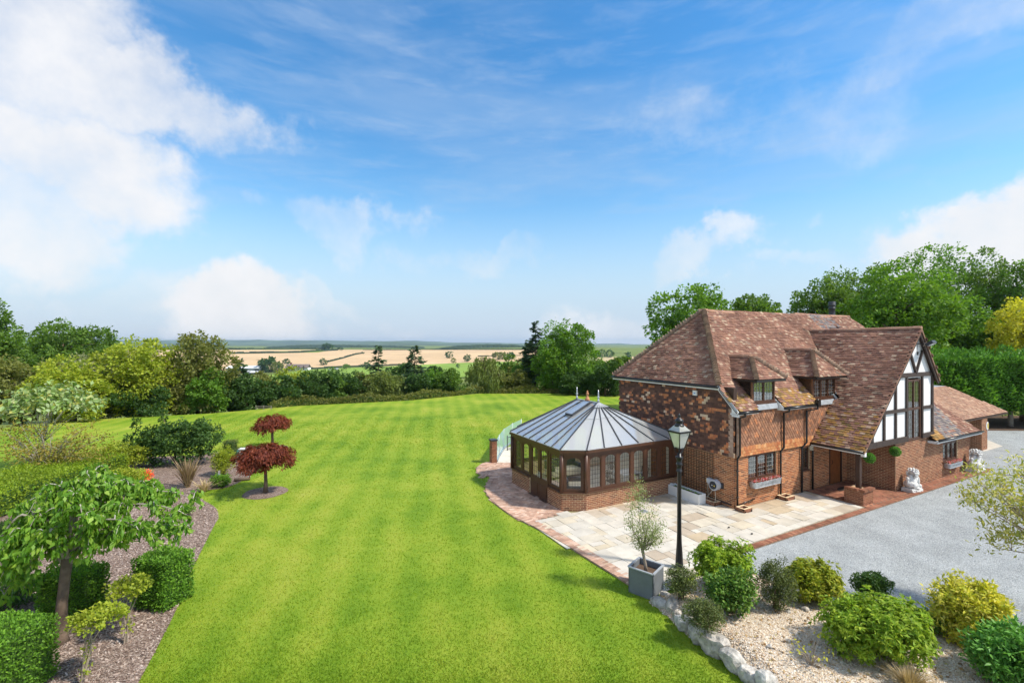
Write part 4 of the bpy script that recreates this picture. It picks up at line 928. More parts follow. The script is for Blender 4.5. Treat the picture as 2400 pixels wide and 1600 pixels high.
# dormers
def dormer(D, w0, w1, z0, z1, n, label):
    a0, a1, ez, rz_ = D; am = (a0+a1)/2; bf = -.34; hb = .62; rb = .7+(rz_-5.26)/1.066; be = .7+(ez-5.26)/1.066
    L_ = [(a0, bf, ez), (am, hb, rz_), (am, rb+.1, rz_), (a0, be+.1, ez)]; R_ = [(a1, bf, ez), (am, hb, rz_), (am, rb+.1, rz_), (a1, be+.1, ez)]; F_ = [(a0, bf, ez), (a1, bf, ez), (am, hb, rz_)]
    dk = MB().prism([(a0+.15, .02, ez-.08), (a1-.15, .02, ez-.08), (a1-.15, be, ez-.08), (a0+.15, be, ez-.08)], (0, 0, .04))
    for P_ in (L_, R_, F_): dk.prism([Vector(p)-Z*.03 for p in P_], (0, 0, -.05))
    dk = dk.build('dormer_roof', MATS['dark_oak'], house)
    for P_, u_ in ((L_, (1, 0, 1)), (R_, (-1, 0, 1)), (F_, (0, 1, 1))): roof_plane(dk, 'slope_deck', P_, u_, rt, deck=dk)
    hip_line(dk, (a0, bf, ez+.02), (am, hb, rz_+.02), (-.5, -.5, 1), .22, .13); hip_line(dk, (a1, bf, ez+.02), (am, hb, rz_+.02), (.5, -.5, 1), .2, .13); ridge_line(dk, (am, hb-.05, rz_+.01), (am, rb+.05, rz_+.01), .2)
    e = MB(); e.bar((a0, bf-.01, ez-.055), (a1, bf-.01, ez-.055), .03, .09); e.bar((a0-.01, bf, ez-.055), (a0-.01, be, ez-.055), .03, .09); e.bar((a1+.01, bf, ez-.055), (a1+.01, be, ez-.055), .03, .09); e.build('eave_board', MATS['black_plastic'], dk)
    for a, w_ in ((w0-.02, (-1, 0, 0)), (w1+.02, (1, 0, 0))):
        MB().prism([(a, -.02, zf(0)-.55), (a, -.02, ez-.08), (a, be, ez-.08), (a, .0, zf(0)-.5)], (.05*(1 if w_[0] < 0 else -1), 0, 0)).build('dormer_cheek', MATS['club_tile'], house)
    window(house, FRONT, w0, w1, z0, z1, n, d=.02, arch=.05, grid=(3, 5), name='dormer_window', fw=.07)
    MB().prism([(w0-.05, -.08, z0-.03), (w1+.05, -.08, z0-.03), (w1+.05, -.17, z0-.28), (w0-.05, -.17, z0-.28)], (0, .03, 0)).build('lead_apron', MATS['lead_grey'], house)
dormer(D1, 1.22, 2.74, 4.38, 5.36, 2, ''); dormer(D2, 5.72, 7.62, 4.30, 5.28, 3, '')
# rear block with flue
zb2 = lambda b: 8.78-(4.7-b)*1.066
rb_ = roof_plane(house, 'rear_block_roof', [(12.2, 2.6, zb2(2.6)), (20.4, 2.6, zb2(2.6)), (18.6, 4.7, 8.78), (12.2, 4.7, 8.78)], (0, 1, 1), lambda c: 'slate_tile' if (c.x < 14.8 and rnd.random() < .75) else 'roof_tile')
ridge_line(rb_, (12.2, 4.7, 8.8), (18.6, 4.7, 8.8), sag=.03)
MB().prism([(12.2, 4.7, 8.74), (18.6, 4.7, 8.74), (20.4, 7.2, 6.0), (12.2, 7.2, 6.0)], (0, 0, -.08)).build('rear_block_roof', MATS['roof_tile'], house)
MB().prism([(20.4, 2.6, zb2(2.6)), (20.4, 7.2, 6.0), (18.6, 4.7, 8.74)], (-.08, 0, -.04)).build('rear_block_roof', MATS['roof_tile'], house)
MB().box(17.3, 18.3, 5.0, 5.7, 7.6, 8.86).build('chimney_stack', MATS['brown_brick'], house)
fl = MB(); fl.lathe([(.24, 0), (.21, .06), (.19, .1), (.19, .5), (.23, .53), (.23, .58), (.19, .6), (.19, .72), (.24, .75), (.24, .8), (.2, .83), (.22, .98), (.18, 1.02)], 14, (17.7, 5.3, 8.86)); fl.build('flue', MATS['charcoal_plastic'], house)
# garage wing roofs
ze = lambda b: 2.16+(b+2.38)*.84
wing = roof_plane(house, 'wing_roof', [(12.05, -2.38, ze(-2.38)), (17.35, -2.38, ze(-2.38)), (16.2, -.2, ze(-.2)), (16.2, .9, ze(.9)), (12.45, .9, ze(.9)), (12.45, -2.1, ze(-2.1)), (12.05, -2.1, ze(-2.1))], (0, 1, 1), lambda c: 'slate_tile' if 13.0 < c.x-.55*(c.y+2.3) < 15.3 and rnd.random() < .85 else ('moss_tile' if c.x < 13 and c.y < -1.7 else 'roof_tile'))
MB().prism([(17.35, -2.38, 2.16), (16.2, -.2, ze(-.2)), (17.35, -.2, 2.16)], (0, 0, -.05)).build('wing_roof', MATS['roof_tile'], house)
MB().box(12.0, 17.4, -2.46, -2.40, 2.0, 2.12).build('fascia', MATS['white_paint'], house); MB().box(12.0, 12.3, -2.44, -2.06, 1.98, 2.1).build('eave_box_end', MATS['white_paint'], house)
g = MB(); g.tube([(12.0, -2.52, 2.14), (17.4, -2.52, 2.14)], .05, 8); g.build('gutter', MATS['black_plastic'], house)
MB().box(12.3, 17.3, -2.4, -2.06, 2.0, 2.03).build('soffit', MATS['white_paint'], house)
zga = lambda b: 2.2+(b+.62)*.72
gar = roof_plane(house, 'garage_roof', [(15.2, -.62, zga(-.62)), (28.0, -.62, zga(-.62)), (25.3, 1.75, zga(1.75)), (15.2, 1.75, zga(1.75))], (0, 1, 1), lambda c: 'pale_tile' if c.x > 17.5 else 'roof_tile')
MB().prism([(28.0, -.62, 2.2), (28.0, 7, 2.2), (25.3, 7, 3.9), (25.3, 1.75, 3.9)], (-.05, 0, -.05)).build('garage_roof', MATS['roof_tile'], house)
MB().box(12.7, 25.3, 1.76, 7.0, 3.78, 3.93).build('flat_roof', MATS['lead_grey'], house)
GAR = FR((0, -.1, 0), (1, 0, 0), (0, -1, 0)); brick_wall(house, 'garage_wall', GAR, 17.0, 25.9, -.05, 2.2, [(19.2, 22.3, -.05, 2.05)], matn='brown_brick')
gd = MB()
for i in range(10): gd.box(19.22, 22.28, .0, .05, i*.205, i*.205+.19)
gdo = gd.build('garage_door', MATS['garage_door'], house); MB().box(20.6, 20.9, -.03, .0, .9, .95).build('handle', MATS['black_iron'], gdo)
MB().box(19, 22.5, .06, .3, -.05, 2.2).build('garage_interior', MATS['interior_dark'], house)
PIER = [FR((24.0, -.62, 0), (1, 0, 0), (0, -1, 0)), FR((23.6, -.3, 0), (0, -1, 0), (-1, 0, 0))]
for fr, s0, s1 in ((PIER[0], -.4, .5), (PIER[1], -.2, .318)): brick_wall(house, 'garage_pier', fr, s0, s1, -.05, 2.2, matn='brown_brick', thick=.2)
MB().box(17.0, 28.0, -.66, -.60, 2.08, 2.17).build('fascia', MATS['dark_oak'], house)
wst = FR((28-2.1, -.1, 0), (0, 1, 0), (1, 0, 0)); brick_wall(house, 'garage_end_wall', wst, 0, 6.5, -.05, 2.2, matn='brown_brick')
# rainwater pipes
def pipe(pts, nm='downpipe', r=.042):
    m = MB(); m.tube(pts, r, 8)
    for z_ in (.5, 1.6): m.lathe([(r+.012, 0), (r+.012, .05)], 8, (pts[-1][0], pts[-1][1], z_))
    m.build(nm, MATS['black_plastic'], house)
pipe([(.17, -.40, 4.08), (.17, -.40, 3.95), (.17, -.16, 3.85), (.17, -.16, 2.3), (.12, -.075, 2.12), (.12, -.075, .05)])
pipe([(3.2, -.40, 4.08), (3.2, -.40, 3.95), (3.2, -.16, 3.85), (3.2, -.16, 2.3), (3.1, -.075, 2.12), (3.1, -.075, .05)])
pipe([(5.35, -.43, 4.38), (5.35, -.43, 3.92), (4.95, -.16, 3.82), (4.95, -.16, 2.35), (4.72, -.08, 2.12), (4.72, -.08, .02)])
MB().box(5.24, 5.46, -.52, -.36, 4.05, 4.35).build('hopper', MATS['black_plastic'], house)
pipe([(5.42, -.16, 2.26), (5.55, -.09, 2.14), (5.58, -.085, 2.0), (5.58, -.085, .02)])
MB().tube([(-.03, .1, .17), (-.03, 1.4, .22)], .03, 6).build('waste_pipe', MATS['black_plastic'], house); MB().tube([(.2, -.05, .17), (1.3, -.05, .27)], .025, 6).build('waste_pipe', MATS['black_plastic'], house)
for p in (roof_p, wall_p, brick_p, bon_p, rid_p): p.finish()
# ------------------------------------------------------------------ conservatory (own axes = house axes about its middle)
CO = (-3.3, 5.67); CM = Matrix.Translation(LW(*CO)) @ Matrix.Rotation(ANG, 4, 'Z')
cons = empty('conservatory', LW(*CO), ANG); tag(cons, 'brown framed conservatory with glazed hipped roof and brick dwarf wall', 'conservatory')
cb_p = Pieces('brick', 300, CM)
def cl(a, b): return Vector((a-CO[0], b-CO[1], 0))
CP = [cl(-.04, 2.72), cl(-5.62, 2.72), cl(-6.5, 3.22), cl(-6.5, 7.6), cl(-5.62, 8.5), cl(-.04, 8.5)]
def cframe(i):
    p, q = CP[i], CP[i+1]; u = (q-p).normalized(); w = Vector((u.y, -u.x, 0)); 
    if w.dot((p+q)/2) < 0: w = -w
    return FR(p, u, w), (q-p).length
DW = .74; FH = 2.34
fr1, l1 = cframe(0); fr2, l2 = cframe(1); fr3, l3 = cframe(2); fr4, l4 = cframe(3); fr5, l5 = cframe(4)
DOOR = (1.08, 2.62)
brick_wall(cons, 'dwarf_wall', fr1, 0, l1, -.05, DW, matn='brown_brick', ps=cb_p, thick=.2); brick_wall(cons, 'dwarf_wall', fr2, 0, l2, -.05, DW, matn='brown_brick', ps=cb_p, thick=.2)
brick_wall(cons, 'dwarf_wall', fr3, 0, l3, -.05, DW, [(DOOR[0], DOOR[1], -.06, DW+.1)], matn='brown_brick', ps=cb_p, thick=.2); brick_wall(cons, 'dwarf_wall', fr4, 0, l4, -.05, DW, matn='brown_brick', ps=cb_p, thick=.2); brick_wall(cons, 'dwarf_wall', fr5, 0, l5, -.05, DW, matn='brown_brick', ps=cb_p, thick=.2)
def cill(fr, a, b):
    m = MB(); fr.box(m, a, b, -.2, .07, DW+.002, DW+.055); m.build('sill', MATS['brown_frame'], cons)
for fr, l in ((fr1, l1), (fr2, l2), (fr4, l4), (fr5, l5)): cill(fr, -.02, l+.02)
cill(fr3, -.02, DOOR[0]); cill(fr3, DOOR[1], l3+.02)
cw = dict(pane='conservatory_glass', came='dark_came', d=-.03, fw=.10, arch=.16, depth=.09, sill=False, back=False)
n = 6; s0 = .62; sw = (l1-.12-s0)/n
for i in range(n): window(cons, fr1, s0+i*sw, s0+(i+1)*sw, DW+.056, FH-.002, 1, grid=(4, 7), **cw)
m = MB(); fr1.box(m, 0, s0-.002, -.12, -.03, DW+.056, FH-.002); fr1.box(m, .1, s0-.1, -.03, -.015, DW+.15, FH-.15); m.build('corner_panel', MATS['brown_frame'], cons)
window(cons, fr2, .08, l2-.08, DW+.056, FH-.002, 1, grid=(5, 7), **cw)
window(cons, fr3, .12, DOOR[0]-.04, DW+.056, FH-.002, 1, grid=(4, 7), **cw)
rest = l3-.12-DOOR[1]-.04; 
for i in range(2): window(cons, fr3, DOOR[1]+.04+i*rest/2, DOOR[1]+.04+(i+1)*rest/2, DW+.056, FH-.002, 1, grid=(4, 7), **cw)
window(cons, fr4, .08, l4/2, DW+.056, FH-.002, 1, grid=(4, 7), **cw); window(cons, fr4, l4/2, l4-.08, DW+.056, FH-.002, 1, grid=(4, 7), **cw)
for i in range(5): window(cons, fr5, i*l5/5+.03, (i+1)*l5/5-.03, DW+.056, FH-.002, 1, grid=(4, 7), **cw)
for p in CP: MB().lathe([(.085, -.0), (.085, FH-DW-.058)], 8, (p.x, p.y, DW+.056)).build('corner_post', MATS['brown_frame'], cons)
dw = (DOOR[1]-DOOR[0])/2
for k in range(2):
    a, b = DOOR[0]+k*dw+.01, DOOR[0]+(k+1)*dw-.01
    dl = window(cons, fr3, a, b, .80, FH-.01, 1, grid=(3, 6), name='door_leaf', **cw)
    m = MB(); fr3.box(m, a, b, -.12, -.03, .04, .798); fr3.box(m, a+.12, b-.12, -.03, -.012, .18, .66); m.build('lower_panel', MATS['brown_frame'], dl)
    hx = DOOR[0]+dw+(-.07 if k == 0 else .07); m = MB(); fr3.box(m, hx-.02, hx+.02, -.03, -.015, .95, 1.2); m.tube([fr3.pt(hx, -.02, 1.08), fr3.pt(hx, .03, 1.08), fr3.pt(hx+(-.1 if k == 0 else .1), .03, 1.08)], .011, 6); m.build('handle', MATS['yellow_plastic'] if False else MATS['silver_finial'], dl)
m = MB(); fr3.box(m, DOOR[0]-.05, DOOR[1]+.05, -.15, .12, -.03, .04); m.build('door_step', MATS['brown_frame'], cons)
for i, (fr, l) in enumerate(((fr1, l1), (fr2, l2), (fr3, l3), (fr4, l4), (fr5, l5))):
    m = MB(); fr.box(m, -.06, l+.06, -.15, .05, FH, FH+.20); fr.box(m, -.08, l+.08, .05, .12, FH+.10, FH+.20); m.build('fascia', MATS['brown_frame'], cons)
# glazed roof: ridge runs along the house wall, fan of bars at the near end
RZ, EZ = 4.10, FH+.23; RA = cl(-3.3, 4.82)+Z*RZ; RB_ = cl(-3.3, 6.55)+Z*RZ; OV = .13
def cen(a, b): v = cl(a, b); return v+Z*EZ
near = [cen(-.06, 2.6), cen(-1.0, 2.6), cen(-1.95, 2.6), cen(-2.85, 2.6), cen(-3.8, 2.6), cen(-4.75, 2.6), cen(-5.67, 2.6), cen(-6.62, 3.15)]
leftb = [3.15, 3.78, 4.40, 5.05, 5.7, 6.3, 6.9, 7.62]; left_t = [4.82, 4.82, 4.86, 5.25, 5.65, 6.05, 6.5, 6.55]
left = [(cen(-6.62, b), cl(-3.3, t)+Z*RZ) for b, t in zip(leftb, left_t)]
far_ = [cen(-6.62, 7.62), cen(-5.67, 8.6), cen(-4.0, 8.6), cen(-2.0, 8.6), cen(-.06, 8.6)]
right = [(cen(-.06, 2.6), RA), (cen(-.06, 4.2), RA), (cen(-.06, 5.67), cl(-3.3, 5.67)+Z*RZ), (cen(-.06, 7.1), RB_), (cen(-.06, 8.6), RB_)]
croof = MB().bar(RA, RB_, .1, .1).build('roof_ridge', MATS['lead_grey'], cons)
def rpane(pts): MB().prism([Vector(p) for p in pts], (0, 0, .018)).build('roof_pane', MATS['roof_glass'], cons)
def rbar(p, q):
    m = MB(); m.bar(Vector(p)+Z*.03, Vector(q)+Z*.03, .045, .05); m.build('glazing_bar', MATS['charcoal_plastic'], cons)
for i in range(len(near)-1): rpane([near[i], RA, near[i+1]])
for p in near: rbar(p, RA)
for i in range(len(left)-1):
    a, b = left[i], left[i+1]; rpane([a[0], b[0], b[1], a[1]] if (a[1]-b[1]).length > .01 else [a[0], b[0], a[1]])
for a in left[1:]: rbar(*a)
for i in range(len(far_)-1): rpane([far_[i], far_[i+1], RB_])
for p in far_[1:]: rbar(p, RB_)
for i in range(len(right)-1):
    a, b = right[i], right[i+1]; rpane([a[0], b[0], b[1], a[1]] if (a[1]-b[1]).length > .01 else [a[0], b[0], a[1]])
for a in right[1:]: rbar(*a)
cap = MB()
for i in range(len(near)-1): cap.prism([RA+(near[i]-RA)*.13+Z*.045, RA+Z*.06, RA+(near[i+1]-RA)*.13+Z*.045], (0, 0, .012))
cap.build('fan_cap', MATS['lead_grey'], cons)
for i in range(4, 5):
    a, b = left[3], left[4]; p = [a[0].lerp(a[1], .62), b[0].lerp(b[1], .62), b[0].lerp(b[1], .95), a[0].lerp(a[1], .95)]; nrm = (p[1]-p[0]).cross(p[3]-p[0]).normalized(); nrm = nrm if nrm.z > 0 else -nrm
    m = MB()
    for k in range(4): m.bar(p[k]+nrm*.08, p[(k+1) % 4]+nrm*.08, .07, .09, up=nrm)
    ro = m.build('roof_vent', MATS['charcoal_plastic'], cons); MB().prism([q+nrm*.12 for q in p], nrm*.015).build('pane', MATS['roof_glass'], ro)
rb2 = MB()                                           # purlin joints of the sheets
for i in range(len(near)-1): rb2.bar(near[i].lerp(RA, .62)+Z*.02, near[i+1].lerp(RA, .62)+Z*.02, .02, .02)
rb2.build('sheet_joint', MATS['lead_grey'], cons)
for q in (RA, RB_):
    m = MB(); m.lathe([(.055, 0), (.055, .12), (.035, .14), (.03, .2), (.06, .23), (.062, .27), (.03, .3), (.045, .34), (.03, .44), (.004, .62)], 10, q+Z*.04); m.build('finial', MATS['silver_finial'], cons)
m = MB(); q = (RA+RB_)/2+Vector((.0, 0, .04)); m.lathe([(.14, 0), (.11, .1), (.05, .2), (.04, .28), (.075, .32), (.08, .36), (.03, .4), (.05, .45), (.01, .5)], 10, q); m.build('finial', MATS['terracotta'], cons)
m = MB(); m.box(cl(-.2, 0).x, cl(-.02, 0).x, cl(0, 2.62).y, cl(0, 8.58).y, FH+.02, FH+.28); m.build('box_gutter', MATS['brown_frame'], cons)
# floor and inner step
m = MB(); m.add([Vector((p.x*.97, p.y*.97, .05)) for p in CP], [tuple(range(6))[::-1]]); m.build('floor', MATS['interior_floor'], cons)
bpy.data.objects['floor'].data.flip_normals() if bpy.data.objects['floor'].data.polygons[0].normal.z < 0 else None
m = MB(); m.box(cl(-.12, 0).x, cl(-.07, 0).x, cl(0, 2.95).y, cl(0, 8.4).y, .06, FH); m.build('plaster_wall', MATS['cream_wall'], cons)
m = MB(); m.box(cl(-.14, 0).x, cl(-.121, 0).x, cl(0, 3.6).y, cl(0, 4.6).y, .06, 2.1); m.build('inner_door', MATS['oak_door'], cons)
cb_p.finish()
def cw_(a, b, z=0): return LW(a, b, z)
# furniture inside
def table_set():
    t = empty('dining_table', cw_(-2.0, 4.3, .05), ANG); m = MB(); m.box(-.55, .55, -.45, .45, .72, .75); m.build('tabletop', MATS['white_paint'], t)
    for x in (-.48, .48):
        for y in (-.38, .38): MB().box(x-.03, x+.03, y-.03, y+.03, 0, .72).build('leg', MATS['white_paint'], t)
    tag(t, 'white dining table inside the conservatory', 'table')
    for i, (dx, dy, rz) in enumerate(((-.95, 0, math.pi/2), (.95, 0, -math.pi/2), (0, -.85, math.pi), (0, .85, 0))):
        c = empty('dining_chair', cw_(-2.0+dx, 4.3+dy, .05), ANG+rz); m = MB(); m.box(-.22, .22, -.22, .22, .43, .47); m.build('seat', MATS['black_iron'], c)
        m = MB(); m.tube([(-.2, .2, .47), (-.22, .25, .8), (0, .27, .98), (.22, .25, .8), (.2, .2, .47)], .018, 6); m.sphere((0, .25, .74), (.14, .02, .17)); m.build('backrest', MATS['black_iron'], c)
        for x in (-.19, .19):
            for y in (-.19, .19): MB().tube([(x, y, 0), (x*.95, y*.95, .44)], .015, 6).build('leg', MATS['black_iron'], c)
        tag(c, 'black dining chair %s the white table in the conservatory' % ('on the lawn side of', 'on the house side of', 'on the patio side of', 'on the far side of')[i], 'chair', 'conservatory dining chairs')
table_set()
def sofa(name, label, a, b, rz, w):
    s = empty(name, cw_(a, b, .05), ANG+rz); MB().box(-w/2, w/2, -.4, .4, .12, .42).build('seat', MATS['cream_wall'], s); MB().box(-w/2, w/2, .3, .42, .42, .85).build('backrest', MATS['charcoal_plastic'], s)
    for x in (-w/2+.08, w/2-.08): MB().box(x-.08, x+.08, -.4, .299, .421, .6).build('armrest', MATS['charcoal_plastic'], s)
    m = MB()
    for x in (-w/2+.1, w/2-.1):
        for y in (-.35, .35): m.box(x-.03, x+.03, y-.03, y+.03, 0, .12)
    m.build('foot', MATS['dark_oak'], s); tag(s, label, 'sofa')
sofa('sofa', 'cream and dark sofa behind the corner window of the conservatory', -4.9, 4.6, math.radians(60), 1.6); sofa('sofa', 'sofa at the far side of the conservatory interior', -3.6, 7.3, 0, 1.9)
# ------------------------------------------------------------------ paving
PX = lambda p: to_local(p)
curve_l = [PX(p) for p in CURVE]
PATIO = [PX(p) for p in CURVE if p.y < GP(1240, 1231).y]+[(-4.0, EDGE_B+.25)]+[(5.15, EDGE_B+.25), (5.15, -.03), (-.03, -.03), (-.03, 2.68), (-5.62, 2.68), (-6.35, 3.0), (-7.6, 2.85)]
patio = empty('patio', C0, ANG); tag(patio, 'sandstone slab patio in front of house and conservatory', 'patio', kind='structure')
def poly_sheet(poly, z, name, matn, parent):
    from mathutils.geometry import tessellate_polygon
    pts = [Vector((p[0], p[1], z)) for p in poly]; t = tessellate_polygon([pts]); f = []
    for q in t:
        a, b, c = [pts[i] for i in q]; f.append(tuple(q) if (b-a).cross(c-a).z > 0 else tuple(reversed(q)))
    return MB().add(pts, f).build(name, MATS[matn], parent)
poly_sheet(PATIO, .022, 'joint_bed', 'paving_joint', patio)
slab_p = Pieces('slab', 320, HM)
def pave():
    g = .29; x0, x1, y0, y1 = -9.5, 5.2, -6.2, 3.2; nx, ny = int((x1-x0)/g), int((y1-y0)/g); occ = {}
    okc = {(i, j): inside((x0+(i+.5)*g, y0+(j+.5)*g), PATIO) for i in range(nx) for j in range(ny)}
    sizes = [(3, 2), (2, 3), (2, 2), (3, 3), (1, 2), (2, 1), (1, 1), (2, 2), (3, 2), (4, 2)]
    for j in range(ny):
        for i in range(nx):
            if not okc[(i, j)] or (i, j) in occ: continue
            cand = sizes[:]; rnd.shuffle(cand); cand.append((1, 1))
            for (w, h) in cand:
                cells = [(i+p, j+q) for p in range(w) for q in range(h)]
                if all(okc.get(c, False) and c not in occ for c in cells): break
            for c in cells: occ[c] = 1
            cx, cy = x0+(i+w/2)*g, y0+(j+h/2)*g; nearwall = (cx > -.75 and cy > -.6) or (cy > 2.1 and cx > -6.2) or (-.5 < cx < 4.0 and -1.0 < cy < 0 and rnd.random() < .6)
            m_ = 'brown_slab' if (nearwall and rnd.random() < .85) or rnd.random() < .05 else 'sandstone'
            slab_p.add(patio, (cx, cy, .02), (w*g-.014, 0, 0), (0, h*g-.014, 0), (rnd.gauss(0, .0008), rnd.gauss(0, .0008), .024+rnd.uniform(-.003, .003)), m_)
pave(); slab_p.finish()
m = MB(); m.lathe([(.16, 0), (.16, .012)], 20, (-3.55, 1.55, .047)); 
for i in range(9): m.box(-3.68+i*.03, -3.665+i*.03, 1.44, 1.66, .059, .066)
m.build('drain_cover', MATS['lead_grey'], patio)
# brick border along the drive and porch paving
terrace = empty('brick_terrace', LW(10, -2.4), ANG); tag(terrace, 'dark red brick paving under the porch and along the drive', 'paving', kind='structure')
TO = (10, -2.4); TM = Matrix.Translation(LW(*TO)) @ Matrix.Rotation(ANG, 4, 'Z'); edge_p = Pieces('edging_brick', 260, TM); por_p = Pieces('paving_brick', 260, TM)
tl = lambda a, b, z=0: (a-TO[0], b-TO[1], z)
m = MB(); p0, p1 = tl(-4.2, EDGE_B), tl(17.9, EDGE_B); m.box(p0[0], p1[0], p0[1]+.01, p0[1]+.25, .0, .04); q0, q1 = tl(5.15, EDGE_B+.25), tl(17.6, -2.06); m.box(q0[0], q1[0], q0[1], q1[1], .0, .034); r0_, r1_ = tl(5.15, -2.06), tl(8.74, -.02); m.box(r0_[0], r1_[0], r0_[1], r1_[1], .0, .034); m.build('mortar_bed', MATS['dark_joint'], terrace)
a = -4.2
while a < 17.8:
    edge_p.add(terrace, tl(a+.037, EDGE_B+.125, .02), (.066, 0, 0), (rnd.gauss(0, .006), .225, 0), (0, 0, .05+rnd.uniform(-.004, .008)), 'red_paver'); a += .0765
a = EDGE_B+.26
while a < -.05: por_p.add(terrace, tl(5.24, a+.05, .015), (.2, 0, 0), (0, .095, 0), (0, 0, .036), 'red_paver'); a += .105
def herring(ps, par, ok, conv, matn, L_=.21, W_=.1, ang=math.pi/4, z=.014, h=.03, ext=14, org=(0, 0)):
    g = W_+.006; ca, sa = math.cos(ang), math.sin(ang); n = int(ext/g)
    for i in range(-n, n):
        for j in range(-n, n):
            t = (i-j) % 4
            if t == 0: cx, cy, w, hh = (i+1)*g, (j+.5)*g, L_, W_
            elif t == 2: cx, cy, w, hh = (i+.5)*g, (j)*g, W_, L_
            else: continue
            x, y = org[0]+cx*ca-cy*sa, org[1]+cx*sa+cy*ca
            if not ok(x, y): continue
            ps.add(par, conv(x, y, z), (w*ca, w*sa, 0), (-hh*sa, hh*ca, 0), (0, 0, h+rnd.uniform(-.003, .004)), matn)
herring(por_p, terrace, lambda a, b: (5.36 < a < 8.7 and EDGE_B+.3 < b < -.06 and not (5.15 < a < 6.05 and -2.36 < b < -1.6)) or (8.6 < a < 17.55 and EDGE_B+.3 < b < -2.1), tl, 'red_paver', ext=7.5, org=(10.5, -1.5))
edge_p.finish(); por_p.finish()
# herringbone path round the conservatory with brick kerb along the lawn
path = empty('brick_path', LW(-7, 4), ANG); tag(path, 'weathered herringbone brick path curving round the conservatory', 'path', kind='structure')
PO = (-7, 4); PM = Matrix.Translation(LW(*PO)) @ Matrix.Rotation(ANG, 4, 'Z'); pth_p = Pieces('paving_brick', 300, PM); kerb_p = Pieces('kerb_brick', 300, PM)
pl_ = lambda a, b, z=0: (a-PO[0], b-PO[1], z)
PATH = [PX(p) for p in CURVE if p.y >= GP(1240, 1231).y]+[(-7.6, 2.85), (-6.35, 3.0), (-6.5, 3.22), (-6.5, 7.6), (-5.62, 8.5), PX(GP(1222, 1084)), PX(GP(1163, 1086))]
poly_sheet([pl_(*p)[:2] for p in PATH], .016, 'joint_bed', 'dark_joint', path)
herring(pth_p, path, lambda a, b: inside((a, b), PATH), pl_, 'paver_brick', ext=6.5, org=(-7.2, 5.5), z=.012, h=.026)
acc = 0; last = None
for i in range(len(CURVE)-1):
    p, q = Vector(PX(CURVE[i])), Vector(PX(CURVE[i+1])); d = q-p; L_ = d.length; d.normalize(); nrm = Vector((-d.y, d.x)); k = acc
    while k < L_:
        c = p+d*k; 
        for row in range(2):
            cc = c+nrm*(.11+row*.22) if nrm.dot(Vector((-4, 4))-c) > 0 else c-nrm*(.11+row*.22)
            dd = Vector((d.x, d.y)).normalized(); kerb_p.add(path, pl_(cc.x, cc.y, .0), (dd.x*.098, dd.y*.098, 0), (-dd.y*.21, dd.x*.21, 0), (0, 0, .058+rnd.uniform(-.005, .008)-row*.012), 'paver_brick')
        k += .107
    acc = k-L_
pth_p.finish(); kerb_p.finish()
# slab path beyond, glass balustrade, brick pier and iron gate
walk = sheet('slab_path', [GP(1163, 1085), GP(1215, 1085), GP(1222, 1040), GP(1184, 1050)], .02, 'sandstone', 'narrow stone path beyond the conservatory', 'path')
pc = GP(1156, 1084); pier = empty('brick_pier', pc, ANG); pp = Pieces('brick', 60, Matrix.Translation(pc) @ Matrix.Rotation(ANG, 4, 'Z'))
core = MB().box(-.16, .16, -.16, .16, -.03, 1.3).build('pier_core', MATS['pale_mortar'], pier)
for fr in (FR((0, -.16, 0), (1, 0, 0), (0, -1, 0)), FR((-.16, 0, 0), (0, -1, 0), (-1, 0, 0)), FR((.16, 0, 0), (0, 1, 0), (1, 0, 0))):
    for r_ in range(17):
        for (a, b) in (((-.16, .05), (.06, .16)) if r_ % 2 else ((-.16, -.06), (-.05, .16))): pp.add(core, fr.pt((a+b)/2, -.001, .02+r_*.075+.03), fr.u*(b-a), Z*.063, fr.w*.009, 'brown_brick')
pp.finish(); MB().box(-.2, .2, -.2, .2, 1.3, 1.38).build('pier_cap', MATS['charcoal_plastic'], pier); tag(pier, 'short dark brick pier at the end of the glass balustrade', 'pier')
bal = empty('glass_balustrade', pc); tag(bal, 'pale blue glass balustrade panels on slim posts beside the conservatory', 'balustrade')
bp = [pc+Vector((.2, .15, 0)), GP(1170, 1070), GP(1181, 1052), GP(1201, 1036), GP(1222, 1024)]
for i, p in enumerate(bp):
    p = p-pc
    if i: MB().tube([(p.x, p.y, -.02), (p.x, p.y, 1.36)], .022, 8).build('post', MATS['galvanised'], bal)
    if i < len(bp)-1:
        q = bp[i+1]-pc; m = MB(); d = (q-p).normalized(); m.bar(Vector((p.x, p.y, .72))+d*.04, Vector((q.x, q.y, .72))-d*.04, .012, 1.2); m.build('panel', MATS['balustrade_glass'], bal); m = MB(); m.bar((p.x, p.y, .05), (q.x, q.y, .05), .14, .1); m.build('base_rail', MATS['galvanised'], bal)
gt = GP(1189, 1056); gate = empty('iron_gate', gt, ANG); tag(gate, 'low black iron gate behind the conservatory corner', 'gate')
m = MB()
for x in (0, 1.1): MB().tube([(x, 0, -.02), (x, 0, 1.0)], .03, 8).build('gate_post', MATS['black_iron'], gate)
MB().box(0, 1.1, -.012, .012, .86, .89).build('rail', MATS['black_iron'], gate); MB().box(0, 1.1, -.012, .012, .1, .13).build('rail', MATS['black_iron'], gate)
for i in range(7): MB().tube([(.12+i*.14, 0, .12), (.12+i*.14, 0, .87)], .009, 5).build('bar', MATS['black_iron'], gate)
